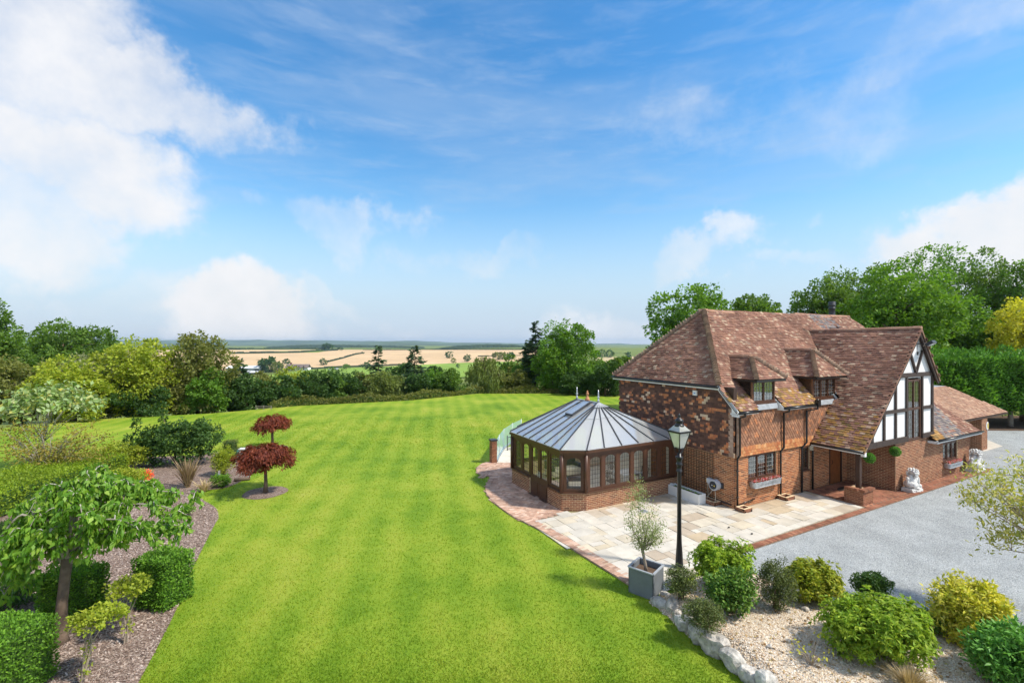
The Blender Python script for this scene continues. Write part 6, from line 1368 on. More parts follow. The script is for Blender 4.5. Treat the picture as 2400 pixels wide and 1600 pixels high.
lg = empty('edging_log', GP(540, 1132)+Vector((.35, .4, 0)), .4); MB().tube([(-.35, 0, .08), (.35, 0, .1)], .09, 8).build('log', MATS['bark_brown'], lg); MB().lathe([(.085, 0), (.085, .01)], 8, (.3, .0, .18)).build('cut_end', MATS['bark_pale'], lg); tag(lg, 'short log at the bed edge behind the low bright plant', 'log')
def standard_shrub(label, base, w, h, tilt, leafm, n):
    base = Vector(base); root = empty('rose_bush', base); m = MB(); top = Vector((tilt, 0, h))
    for i in range(5): m.tube([(rnd.uniform(-.05, .05), rnd.uniform(-.05, .05), -.02), Vector((tilt*.3+rnd.uniform(-.06, .06), rnd.uniform(-.05, .05), h*.45)), top+Vector((rnd.uniform(-w*.7, w*.7), rnd.uniform(-.15, .15), -.05))], [.018, .014, .006], 5, False)
    m.build('stems', MATS['bark_olive'], root); lob = [((tilt+math.cos(t)*w*.5, math.sin(t)*w*.4, h-.02*t), (w*.45, w*.4, .13)) for t in range(6)]; p, o = crown_points(lob, n, k=14, clump=.5); s = .075*rng.uniform(.6, 1.2, len(p)); link('foliage', leaf_mesh('foliage', p, o+rand_dir(len(p)), s, s*.7, MATS[leafm], upn=1), root); k = 60; p = np.stack([rng.uniform(-.1, .1, k)+tilt*.3, rng.uniform(-.1, .1, k), rng.uniform(.2, h*.6, k)], 1); link('lower_leaves', leaf_mesh('lower_leaves', p, rand_dir(k), .07, .045, MATS[leafm]), root); return tag(root, label, 'shrub')
standard_shrub('leggy flat topped shrub on bare stems left of the right hedge block', GP(293, 1506), .50, 1.38, .12, 'leaf_yellowgreen', 1300); standard_shrub('leggy yellow green shrub on bare stems at the bottom of the bark bed', GP(190, 1604), .52, 1.42, .35, 'leaf_yellowgreen', 1400)
# young red oak and branchy smoke bush at the left edge
def redoak():
    b = Vector((-25.7, 25.0, 0)); root = empty('red_oak_sapling', b); m = MB(); m.tube([(0, 0, -.05), (.1, 0, 1.2), (.3, 0, 2.4), (.5, 0, 3.4)], [.09, .07, .05, .02], 7); P_, D_ = [], []
    for i in range(26):
        an = i*2.4; rr = 2.0*math.sqrt((i+.5)/26); e = Vector((math.cos(an)*rr+.5, math.sin(an)*rr*.8, 4.4-.42*rr*rr*.55+rnd.uniform(-.25, .25))); m.tube([(.2, 0, 1.6), Vector((e.x*.5, e.y*.5, e.z*.72)), e], [.018, .013, .005], 5, False); k = 60; P_.append(np.array(e)+rng.normal(size=(k, 3))*np.array([.36, .36, .2])); D_.append(rand_dir(k)+np.array([0, 0, -.3])+unit(np.array([[e.x, e.y, 0]]))*.6)
    m.build('trunk', MATS['bark_pale'], root); p, d = np.concatenate(P_), np.concatenate(D_); s = .30*rng.uniform(.6, 1.2, len(p)); add_leaves(root, p, d, s, .62, 'leaf_redoak', 200, b, up=1.2, bend=.15); tag(root, 'young oak with large pale glossy leaves at the left edge', 'tree')
redoak()
def smokebush():
    b = Vector((-23.6, 23.2, 0)); root = empty('smoke_bush', b); m = MB(); P_, D_ = [], []
    for i in range(34):
        an = rnd.uniform(0, 6.283); rr = rnd.uniform(.6, 2.9); e = Vector((math.cos(an)*rr+.3, math.sin(an)*rr*.5, rnd.uniform(1.3, 3.0)-.12*rr)); q = Vector((e.x*.4, e.y*.4, e.z*.5+.25)); m.tube([(rnd.uniform(-.15, .15), 0, -.03), q, q.lerp(e, .5)+Vector((rnd.uniform(-.15, .15), 0, .12)), e], [.03, .02, .013, .005], 5, False)
        for k2 in range(4): t = q.lerp(e, rnd.random()); u_ = t+Vector((rnd.uniform(-.5, .5), rnd.uniform(-.3, .3), rnd.uniform(-.1, .4))); m.tube([t, t.lerp(u_, .5)+Vector((0, 0, .1)), u_], [.012, .008, .004], 4, False); P_.append(np.array(u_)+rng.normal(size=(9, 3))*.12); D_.append(rand_dir(9))
        if rr > 1.2: k = 45; P_.append(np.array(e)+rng.normal(size=(k, 3))*np.array([.28, .28, .18])); D_.append(rand_dir(k))
    k = 1600; P_.append(np.array([.5, 0, 1.25])+rng.normal(size=(k, 3))*np.array([1.3, .5, .32])); D_.append(rand_dir(k)); m.build('branches', MATS['bark_grey'], root); p, d = np.concatenate(P_), np.concatenate(D_); s = .12*rng.uniform(.6, 1.2, len(p)); link('foliage', leaf_mesh('foliage', p, d, s, s*.65, MATS['leaf_bronze']), root); tag(root, 'sprawling bush of silvery bare branches and bronze leaves at the left', 'shrub')
smokebush()
# ------------------------------------------------------------------ right bed: stones and shrubs
def rock(label, p, sx, sy, sz, rz, nm='edging_stone'):
    r_ = random.Random(int(sx*1e4+p[0]*100)); me = bpy.data.meshes.new(nm); import bmesh
    bm = bmesh.new(); bmesh.ops.create_icosphere(bm, subdivisions=3, radius=1)
    from mathutils import noise as mn
    pl3 = [(Vector((r_.gauss(0, 1), r_.gauss(0, 1), r_.gauss(0, 1))).normalized(), r_.uniform(.55, .8)) for _ in range(9)]
    for v in bm.verts:
        c = v.co.copy()
        for nn, dd in pl3:
            e = c.dot(nn)-dd
            if e > 0: c -= nn*e*.9
        c += v.co.normalized()*(mn.noise(v.co*2.2+Vector(p))*.13+mn.noise(v.co*6+Vector(p))*.06); v.co = Vector((c.x*sx, c.y*sy, c.z*sz))
    bm.to_mesh(me); bm.free(); me.materials.append(MATS['rock']); o = link(nm, me, None, Vector(p)); o.rotation_euler = (0, 0, rz)
    tag(o, label, 'stone', 'rough stones edging the shingle bed'); return o
spots = [(1552, 1424, .26, .16, .13, 'flat pale stone first in the bed edging'), (1562, 1408, .16, .15, .16, 'small tan boulder by the planter'), (1580, 1440, .17, .17, .24, 'upright grey stone second in the bed edging'), (1590, 1462, .13, .15, .2, 'narrow grey stone between the upright and big ones'), (1609, 1482, .24, .18, .25, 'long grey stone below the round dark shrub'), (1640, 1512, .24, .18, .28, 'angular grey stone beside the largest pale one'), (1680, 1538, .30, .22, .32, 'largest pale topped stone in the bed edging'), (1722, 1572, .26, .2, .25, 'dark speckled low stone after the largest one'), (1765, 1606, .2, .18, .22, 'white speckled stone at the bottom edge'), (1800, 1628, .22, .18, .26, 'last white stone cut by the bottom edge')]
for px, py, sx, sy, sz, lab in spots: q = GP(px, py); rock(lab+' of the shingle bed' if 'edging' not in lab else lab, (q.x, q.y+.1, sz*.55), sx*1.18, sy*1.15, sz*1.05, R(-48))
for px, py, lab in ((1887, 1430, 'flat stone lying on the shingle below the yellow rhododendron'), (1848, 1437, 'small terracotta coloured stone by the grey azalea'), (1804, 1520, 'small white pebble alone on the shingle')):
    q = GP(px, py, .3); rock(lab, (q.x, q.y, .35), .14 if 'flat' in lab else .07, .1 if 'flat' in lab else .06, .06, .3)
def bedshrub(px0, px1, ptop, pbase, name, label, leafm, n, ls, lw=.34, whorl=True, nobj=0, up=.9, dz=.3, k=26, ratio=.9, stems=5):
    g = GP((px0+px1)/2, pbase, dz); Y = g.y; rx = (px1-px0)/FPX*Y/2*1.0; yc = Y+rx*ratio*.55; h = (HC-(ptop-HZ)/FPX*(yc))-dz; X = ((px0+px1)/2-1200)/FPX*yc
    return shrub_thing(name, label, (X, yc, dz-.02), rx*1.12, rx*ratio, h, leafm, n, ls, lw, whorl=whorl, nobj=nobj, up=up, k=k, stems=stems)
bedshrub(1620, 1765, 1268, 1392, 'rhododendron', 'bright green rhododendron nearest the lamp post', 'leaf_rhodo', 14000, .10, nobj=0)
bedshrub(1556, 1636, 1328, 1414, 'azalea', 'small dark azalea touching the grey planter', 'leaf_azalea', 4500, .05, .5, False)
bedshrub(1655, 1772, 1335, 1452, 'camellia', 'glossy camellia in front of the bright rhododendron', 'leaf_camellia', 4500, .085, .62, False, 150)
bedshrub(1772, 1862, 1308, 1440, 'azalea', 'upright grey green azalea between the camellia and yellow rhododendron', 'leaf_azalea', 6500, .05, .5, False)
bedshrub(1838, 1972, 1312, 1424, 'rhododendron', 'yellow tipped rhododendron beside the driveway', 'leaf_rhodo_yellow', 12000, .105)
bedshrub(1595, 1702, 1402, 1496, 'azalea', 'round dark azalea above the edging stones', 'leaf_azalea', 6500, .045, .5, False)
bedshrub(2003, 2086, 1342, 1412, 'pieris_shrub', 'small dark upright shrub at the edge of the driveway', 'leaf_dark', 5000, .07, .5, False)
bedshrub(1925, 2180, 1398, 1580, 'rhododendron', 'largest bright rhododendron in the middle of the shingle bed', 'leaf_rhodo', 19000, .11, nobj=300)
bedshrub(2192, 2352, 1350, 1525, 'spotted_laurel', 'golden variegated shrub at the driveway edge', 'leaf_variegated', 8000, .11, .42, False, 200)
bedshrub(2285, 2480, 1472, 1640, 'cherry_laurel', 'dark green laurel cut off by the lower right corner', 'leaf_laurel', 7500, .125, .36, False, 250)
bedshrub(2132, 2210, 1428, 1490, 'low_shrub', 'low green shrub between the largest rhododendron and golden shrub', 'leaf_green', 2500, .07, .5, False)
spiky('ornamental_grass', 'tuft of dry straw coloured grass at the bottom edge', GP(2133, 1618, .3), 420, .42, .012, 'leaf_drygrass', .9)
def twig():
    b = GP(1900, 1556, .3); root = empty('bare_rose', b); m = MB(); P_ = []
    for i in range(12):
        an = rnd.uniform(0, 6.283); e = Vector((math.cos(an)*.32, math.sin(an)*.3, rnd.uniform(.2, .55))); m.tube([(rnd.uniform(-.04, .04), 0, -.04), e*.5+Vector((0, 0, .08)), e], [.012, .009, .004], 5, False); P_.append(np.array(e)+rng.normal(size=(5, 3))*.04)
    m.build('stems', MATS['bark_olive'], root); p = np.concatenate(P_); link('leaves', leaf_mesh('leaves', p, rand_dir(len(p)), .06, .04, MATS['leaf_gold']), root); tag(root, 'sparse twiggy rose with a few yellow leaves on the shingle', 'shrub')
twig()
def magnolia():
    b = Vector((13.75, 10.9, .28)); root = empty('magnolia_tree', b); m = MB(); P_, D_ = [], []; m.tube([(0, 0, -.1), (-.2, 0, .7), (-.35, 0, 1.3)], [.14, .11, .09], 8); T = Vector((-.3, 0, 1.1))
    m.tube([(-.2, -.2, 1.05), (-.9, -.5, 1.35), (-1.6, -.55, 1.42)], [.07, .06, .055], 7)
    for i in range(44):
        an = rnd.uniform(0, 6.283); rr = 1.75*math.sqrt(rnd.random()); e = Vector((-.75+math.cos(an)*rr, math.sin(an)*rr*.8, 2.35+rnd.uniform(-1.0, 1.45)*(1-.3*(rr/2)**2))); q = T.lerp(e, .5)+Vector((0, 0, .2)); m.tube([T, T.lerp(q, .6)+Vector((0, 0, -.08)), q, e], [.035, .026, .018, .005], 5, False)
        for k2 in range(2): t = q.lerp(e, rnd.uniform(.2, 1)); u_ = t+Vector((rnd.uniform(-.45, .45), rnd.uniform(-.35, .35), rnd.uniform(-.1, .45))); m.tube([t, u_], [.012, .004], 4, False); k = 46; P_.append(np.array(u_)+rng.normal(size=(k, 3))*.13); D_.append(rand_dir(k)+np.array([0, 0, .6]))
        k = 50; P_.append(np.array(e)+rng.normal(size=(k, 3))*.15); D_.append(rand_dir(k)+np.array([0, 0, .6]))
    m.build('trunk', MATS['bark_olive'], root); p, d = np.concatenate(P_), np.concatenate(D_); s = .125*rng.uniform(.6, 1.2, len(p)); add_leaves(root, p, d, s, .38, 'leaf_magnolia', 250, b, up=.8); tag(root, 'open branched tree with pale yellow leaves reaching in from the right edge', 'tree')
magnolia()
# ------------------------------------------------------------------ tree lines and hedges
G1 = 'trees along the far side of the lawn'
px_tree('oak_tree', 'broad dark oak standing above the left tree line', 28, 264, 746, 900, 74, 'leaf_oak', 9000, .50, group=G1, nlobe=13, r0=.6, flat=.25)
px_tree('oak_tree', 'tall tree cut by the left edge beside the broad oak', -90, 42, 722, 960, 44, 'leaf_oak', 6000, .34, group=G1, nlobe=12)
px_tree('hornbeam_tree', 'olive green tree at the far left of the lawn edge', -40, 130, 838, 985, 43, 'leaf_olive', 5000, .30, group=G1)
px_tree('beech_tree', 'yellow green beech in front of the grey willow', 92, 252, 848, 992, 41.5, 'leaf_yellowgreen', 6500, .28, group=G1, nlobe=12)
px_tree('grey_willow', 'silvery grey willow between the beech and yellow oak', 135, 302, 828, 978, 45, 'leaf_greywillow', 6500, .27, group=G1, nlobe=12)
px_tree('oak_tree', 'yellow green spreading oak right of the grey willow', 222, 412, 796, 978, 46, 'leaf_yellowgreen', 8500, .30, group=G1, nlobe=14)
px_tree('oak_tree', 'dark lower tree under the yellow green oak', 262, 388, 905, 982, 44.5, 'leaf_dark', 4000, .26, group=G1)
px_tree('ash_tree', 'tall ash with two domed tops right of the yellow oak', 388, 545, 784, 975, 49, 'leaf_olive', 9000, .30, group=G1, nlobe=14)
px_tree('ash_tree', 'brighter green tree leaning from the tall ash', 440, 530, 870, 968, 47.5, 'leaf_green', 3500, .27, group=G1)
px_tree('thorn_tree', 'olive thorn tree left of the tall ash', 372, 455, 862, 975, 47, 'leaf_olive', 3500, .26, group=G1)
mids = [(500, 610, 880, 962, 49, 'leaf_dark', 'dark bushy tree just right of the tall ash'), (575, 668, 872, 958, 52, 'leaf_olive', 'olive tree second right of the tall ash'), (600, 700, 890, 955, 50.5, 'leaf_dark', 'low dark tree third right of the tall ash'), (645, 742, 862, 952, 55, 'leaf_yellowgreen', 'golden topped tree in the middle of the tree line'), (690, 790, 872, 950, 54, 'leaf_dark', 'dark tree left of centre in the tree line'), (735, 822, 874, 948, 56, 'leaf_oak', 'oak coloured tree below the green pasture'), (770, 862, 868, 946, 57.5, 'leaf_dark', 'dark bushy tree left of the twin pines'), (806, 886, 874, 944, 59, 'leaf_olive', 'olive tree under the left pine'), (850, 948, 868, 943, 58.5, 'leaf_willow', 'grey green tree between the twin pines'), (945, 1012, 872, 938, 59.5, 'leaf_dark', 'dark rounded tree under the right pine'), (985, 1052, 868, 934, 64, 'leaf_green', 'fresh green tree right of the twin pines'), (1020, 1095, 868, 932, 62.5, 'leaf_oak', 'round oak coloured tree left of the weeping willow')]
for a, b, c, d, Y, lm, lab in mids: px_tree('broadleaf_tree', lab, a, b, c, d, Y+1, lm, 3600, .27, group=G1, nlobe=9)
for a, b, c, d, Y, lm, lab in [(905, 985, 850, 900, 82, 'leaf_dark', 'rounded far tree peeping between the twin pines'), (1000, 1040, 858, 900, 88, 'leaf_dark', 'small far dark tree right of the right pine'), (1150, 1215, 838, 900, 84, 'leaf_oak', 'far oak above the shrubs right of the willow'), (1195, 1260, 845, 905, 80, 'leaf_olive', 'grey green tree left of the tall fir')]: px_tree('broadleaf_tree', lab, a, b, c, d, Y, lm, 2400, .36, group=G1, nlobe=8)
def willow(label, px0, px1, ptop, pbase, Y):
    X = ((px0+px1)/2-1200)/FPX*Y; w = (px1-px0)/FPX*Y/2; zt = HC-(ptop-HZ)/FPX*Y; zg_ = HT(X, Y); b = Vector((X, Y, zg_)); root = empty('weeping_willow', b); m = MB(); m.tube([(0, 0, -.1), (.1, 0, (zt-zg_)*.5), (0, 0, (zt-zg_)*.8)], [.3, .2, .08], 8); h = zt-zg_; P_, D_ = [], []
    for i in range(150):
        an = rnd.uniform(0, 6.283); rr = w*math.sqrt(rnd.random()); top = h*(1-.42*(rr/w)**2)*rnd.uniform(.8, 1.0); l = min(top-.3, rnd.uniform(1.2, 3.2)); k = 34; t = rng.random(k); P_.append(np.stack([math.cos(an)*rr+rng.normal(size=k)*.12, math.sin(an)*rr+rng.normal(size=k)*.12, top-l*t], 1)); D_.append(rng.normal(size=(k, 3))*.25+np.array([0, 0, -1]))
        if i % 8 == 0: m.tube([(0, 0, h*.55), (math.cos(an)*rr*.6, math.sin(an)*rr*.6, top*.95), (math.cos(an)*rr, math.sin(an)*rr, top*.9)], [.07, .04, .015], 5, False)
    m.build('trunk', MATS['bark_brown'], root); p, d = np.concatenate(P_), np.concatenate(D_); s = .42*rng.uniform(.6, 1.2, len(p)); link('crown', leaf_mesh('crown', p, d, s, s*.32, MATS['leaf_willow'], upn=0), root); tag(root, label, 'tree', G1)
willow('weeping willow hanging over the bramble hedge', 1090, 1182, 826, 925, 66.5); willow('lower weeping willow tucked against the larger one', 1125, 1185, 858, 925, 65)
for a, b, c, d, Y, lm, lab in [(1178, 1240, 872, 922, 65, 'leaf_olive', 'rounded shrub left of the tall fir trunk'), (1195, 1262, 850, 915, 69, 'leaf_green', 'pale green tree behind the rounded shrub')]: px_tree('field_maple', lab, a, b, c, d, Y, lm, 3000, .26, group=G1)
px_tree('lime_tree', 'big rounded lime tree beside the tall fir', 1262, 1402, 764, 925, 66, 'leaf_green', 11000, .34, group=G1, nlobe=15, r0=.35)
px_tree('lime_tree', 'lower left limb of foliage in front of the big lime', 1256, 1335, 820, 915, 64.5, 'leaf_bright', 5000, .30, group=G1)
px_tree('holm_oak', 'dark bushy tree right of the big lime', 1385, 1452, 848, 932, 60.5, 'leaf_dark', 5500, .24, group=G1)
px_tree('holm_oak', 'low dark growth under the big lime', 1310, 1400, 870, 932, 62, 'leaf_dark', 5000, .25, group=G1)
for a, b, c, d, Y, lab in [(1420, 1460, 842, 885, 78, 'tree behind the dark bushy tree by the roof'), (1440, 1490, 838, 870, 85, 'small round tree in the gap beside the roof'), (1372, 1425, 846, 880, 80, 'small green tree right of the lime')]: px_tree('broadleaf_tree', lab, a, b, c, d, Y, 'leaf_oak', 2200, .36, group=G1)
def px_fir(label, px, ptop, Y, w, **k): X = (px-1200)/FPX*Y; zg_ = HT(X, Y); zt = HC-(ptop-HZ)/FPX*Y; fir_thing('fir_tree', label, (X, Y, zg_), zt-zg_, w, **k)
px_fir('tallest fir standing beside the big lime tree', 1255, 756, 68, 3.0, nlev=24, start=.22, irregular=.4); px_fir('shorter spreading fir left of the tallest fir', 1238, 800, 70, 2.9, nlev=16, start=.3, irregular=.5)
px_fir('left of the twin dark pines', 887, 812, 68, 3.0, nlev=14, start=.25, irregular=.5, spray=.6); px_fir('right of the twin dark pines with a leaning top', 972, 814, 66, 3.2, nlev=13, start=.3, irregular=.55, spray=.6); px_fir('small dark spruce right of the tall ash', 562, 850, 52, 1.8, nlev=16, irregular=.4)
# bramble hedge at the lawn's far edge
def bramble():
    pts = [Vector((x, yb(x)+.6, 0)) for x in np.linspace(-26, 17, 60)]; P_, D_ = [], []; root = empty('bramble_hedge', (-5, 62, 0)); core = MB(); off = np.array([-5, 62, 0])
    for i in range(len(pts)-1):
        p, q = pts[i], pts[i+1]; h = .75+.25*math.sin(i*.7)+rnd.uniform(-.1, .1); core.obox((p+q)/2-Vector(off)+Vector((0, 0, h*.3)), (q-p)/2, Vector((0, .35, 0)), Vector((0, 0, h*.3))); k = 260; t = rng.random(k); a = rng.uniform(0, math.pi, k); rr = rng.uniform(.75, 1.1, k); P_.append(np.array(p)[None]+np.outer(t, np.array(q-p))+np.stack([np.zeros(k), -np.cos(a)*.62*rr, np.sin(a)*h*rr], 1)-off); D_.append(rand_dir(k)+np.stack([np.zeros(k), -np.cos(a), np.sin(a)*.3], 1))
    core.build('inner_growth', MATS['leaf_dark'], root); p, d = np.concatenate(P_), np.concatenate(D_); s = .2*rng.uniform(.6, 1.3, len(p)); link('foliage', leaf_mesh('foliage', p, d, s, s*.6, MATS['leaf_olive']), root); tag(root, 'long low bramble hedge along the far edge of the lawn', 'hedge')
bramble()
fn = empty('field_fence', GP(600, 960)); 
for i in range(3): MB().box(i*.8-.03, i*.8+.03, -.03, .03, -.05, .45).build('post', MATS['bark_grey'], fn)
for z_ in (.2, .36): MB().box(-.05, 1.65, -.05, -.031, z_, z_+.05).build('rail', MATS['bark_grey'], fn)
tag(fn, 'short weathered post and rail fence under the dark trees', 'fence')
# behind the house and to the right
G2 = 'trees behind the house'
for a, b, c, d, Y, lm, n, lab in [(1510, 1720, 690, 860, 46, 'leaf_green', 8000, 'rounded tree rising behind the roof hip'), (1700, 1835, 692, 800, 50, 'leaf_oak', 5000, 'tree top behind the middle of the ridge'), (1850, 2010, 668, 830, 52, 'leaf_oak', 7000, 'dark olive tree left of the flue'), (1935, 2110, 625, 840, 56, 'leaf_oak', 8000, 'tall dark oak behind the flue'), (1985, 2230, 640, 860, 46, 'leaf_bright', 10000, 'bright green tree above the timbered gable'), (2090, 2290, 592, 850, 58, 'leaf_green', 9500, 'tallest tree of the wood above the hedge'), (2240, 2430, 600, 850, 55, 'leaf_oak', 8500, 'tall open branched tree right of the tallest one'), (2370, 2560, 590, 850, 52, 'leaf_green', 6500, 'tall tree cut by the right edge'), (2150, 2300, 700, 870, 50, 'leaf_green', 6000, 'mid height green tree behind the tall hedge'), (2290, 2420, 740, 860, 47, 'leaf_bright', 5000, 'lighter green tree behind the right of the hedge')]:
    px_tree('woodland_tree', lab, a, b, c, d, Y, lm, n, .34, group=G2, nlobe=14, zb=0, r0=.4, k=22)
px_tree('golden_tree', 'golden yellow tree at the right edge above the hedge', 2325, 2470, 706, 850, 41, 'leaf_gold', 5000, .26, zb=0, nlobe=10)
def leylandii():
    x0, x1, y0, y1, h, low = 30.5, 64, 37.2, 41.2, 5.75, 1.15; root = empty('conifer_hedge', (45, 39, 0)); off = np.array([45, 39, 0]); MB().box(x0+.6-45, x1-45, y0+.5-39, y1-39, low+.25, h-.45).build('inner_growth', MATS['leaf_dark'], root); P_, D_ = [], []
    k = 38000; x = rng.uniform(x0, x1, k); z = rng.uniform(low, h, k); bulge = .35*np.sin(x*1.3)+.25*np.sin(x*3.1+z*1.7)+.3*np.sin(z*2.2+x*.6); P_.append(np.stack([x, y0+.2+bulge*.4+rng.normal(size=k)*.16, z], 1)-off); D_.append(rng.normal(size=(k, 3))*.45+np.array([-.35, -.9, .35]))
    k = 9000; y = rng.uniform(y0, y1, k); z = rng.uniform(low, h, k); P_.append(np.stack([x0+.3+.3*np.sin(y*2+z)*.6+rng.normal(size=k)*.15, y, z], 1)-off); D_.append(rng.normal(size=(k, 3))*.45+np.array([-.9, -.2, .4]))
    k = 14000; x = rng.uniform(x0, x1, k); y = rng.uniform(y0, y1, k); P_.append(np.stack([x, y, h-.1+.35*np.sin(x*1.7)+.3*np.sin(x*4.1)+.2*np.sin(y*3+x)+rng.normal(size=k)*.16], 1)-off); D_.append(rng.normal(size=(k, 3))*.5+np.array([0, -.2, 1]))
    p, d = np.concatenate(P_), np.concatenate(D_); s = .30*rng.uniform(.6, 1.4, len(p)); link('foliage', leaf_mesh('foliage', p, d, s, s*.36, MATS['leaf_leylandii'], upn=.3, bend=-.1), root)
    for i in range(9): x = x0+1+i*3.4-45; MB().tube([(x, -.6, -.05), (x+.1, -.5, 1.6)], [.2, .13], 8).build('trunk', MATS['bark_grey'], root)
    tag(root, 'tall dense clipped conifer hedge behind the garage', 'hedge')
leylandii()
sheet('verge', [Vector((37, 36.6, 0)), Vector((62, 35.5, 0)), Vector((62, 44, 0)), Vector((30, 44, 0)), Vector((31, 38.5, 0))], .022, 'soil', 'bare leaf littered soil strip under the conifer hedge', 'verge')
sheet('concrete_apron', [LW(23.2, -.8), LW(26.5, -.8), LW(29.5, 1.2), LW(26, 3.2), LW(25.95, -.05)], .026, 'sandstone', 'pale concrete apron beside the garage pier', 'apron')
# ------------------------------------------------------------------ valley, farm and hills
def far_tree(name, label, px, py, w, h, lm, n=260, zoff=0):
    p = HIT(px, py); Y = p.y; W_ = w/FPX*Y/2; H_ = h/FPX*Y; lob = [((p.x, p.y, p.z+H_*.55), (W_, W_, H_*.48))]; root = empty(name, p); MB().tube([(0, 0, -.3), (0, 0, H_*.5)], [W_*.12, W_*.08], 5).build('trunk', MATS['bark_brown'], root); q, o = crown_points(lob, n, k=18, clump=.4); s = W_*.32*rng.uniform(.7, 1.3, len(q)); link('crown', leaf_mesh('crown', q-np.array(p), o+rand_dir(len(q)), s, s*.8, MATS[lm]), root); tag(root, label, 'tree', 'far trees in the valley')
for a in [('far_tree', 'broad far tree beside the farmyard barn', 635, 872, 44, 30, 'leaf_dark', 500), ('far_tree', 'second far tree in front of the farmhouse', 650, 875, 26, 26, 'leaf_olive'), ('far_tree', 'far tree behind the farmhouse roof', 670, 853, 16, 12, 'leaf_dark'), ('far_tree', 'lone round tree at the end of the field hedge', 758, 856, 17, 14, 'leaf_dark'), ('far_tree', 'small far tree on the green pasture edge', 1053, 840, 17, 15, 'leaf_dark'), ('far_tree', 'pale small tree on the pasture', 1063, 852, 12, 12, 'leaf_olive'), ('far_tree', 'dark upright clipped tree on the pasture', 1074, 864, 9, 12, 'leaf_dark'), ('far_tree', 'tree left of the willow top at the field edge', 1096, 848, 18, 18, 'leaf_dark'), ('far_tree', 'far field tree left of the fir', 1168, 843, 30, 16, 'leaf_olive'), ('far_tree', 'far dark field tree nearest the fir', 1196, 842, 22, 17, 'leaf_dark'), ('far_tree', 'far tree at the right end of the barn', 575, 872, 18, 16, 'leaf_oak'), ('far_tree', 'far tree left end below the barn', 545, 874, 24, 9, 'leaf_dark'), ('far_tree', 'clump on the field crest left of centre', 770, 818.5, 26, 11, 'leaf_dark', 400), ('far_tree', 'smaller clump on the crest right of the first', 798, 820, 12, 6, 'leaf_dark'), ('far_tree', 'far parkland tree left in the gap by the roof', 1412, 838, 18, 16, 'leaf_dark'), ('far_tree', 'far parkland tree in the middle of the gap', 1430, 838, 18, 16, 'leaf_dark'), ('far_tree', 'far parkland tree right in the gap by the roof', 1470, 838, 16, 14, 'leaf_dark'), ('far_tree', 'far parkland tree leftmost beside the lime', 1398, 842, 16, 14, 'leaf_dark'), ('far_tree', 'tiny bush alone in the middle of the wheat field', 850, 829, 8, 4, 'leaf_dark'), ('far_tree', 'small hedge tree left of the farm barn', 505, 872, 20, 16, 'leaf_oak'), ('far_tree', 'far tree on the crest near the right end of the wheat', 1240, 823, 14, 8, 'leaf_dark'), ('far_tree', 'rounded far tree right of the small white shed', 812, 866, 16, 11, 'leaf_oak'), ('far_tree', 'dark far tree above the pasture behind the left pine', 858, 862, 18, 13, 'leaf_dark'), ('far_tree', 'far low parkland tree below the others', 1455, 846, 14, 8, 'leaf_dark')]: far_tree(*a)
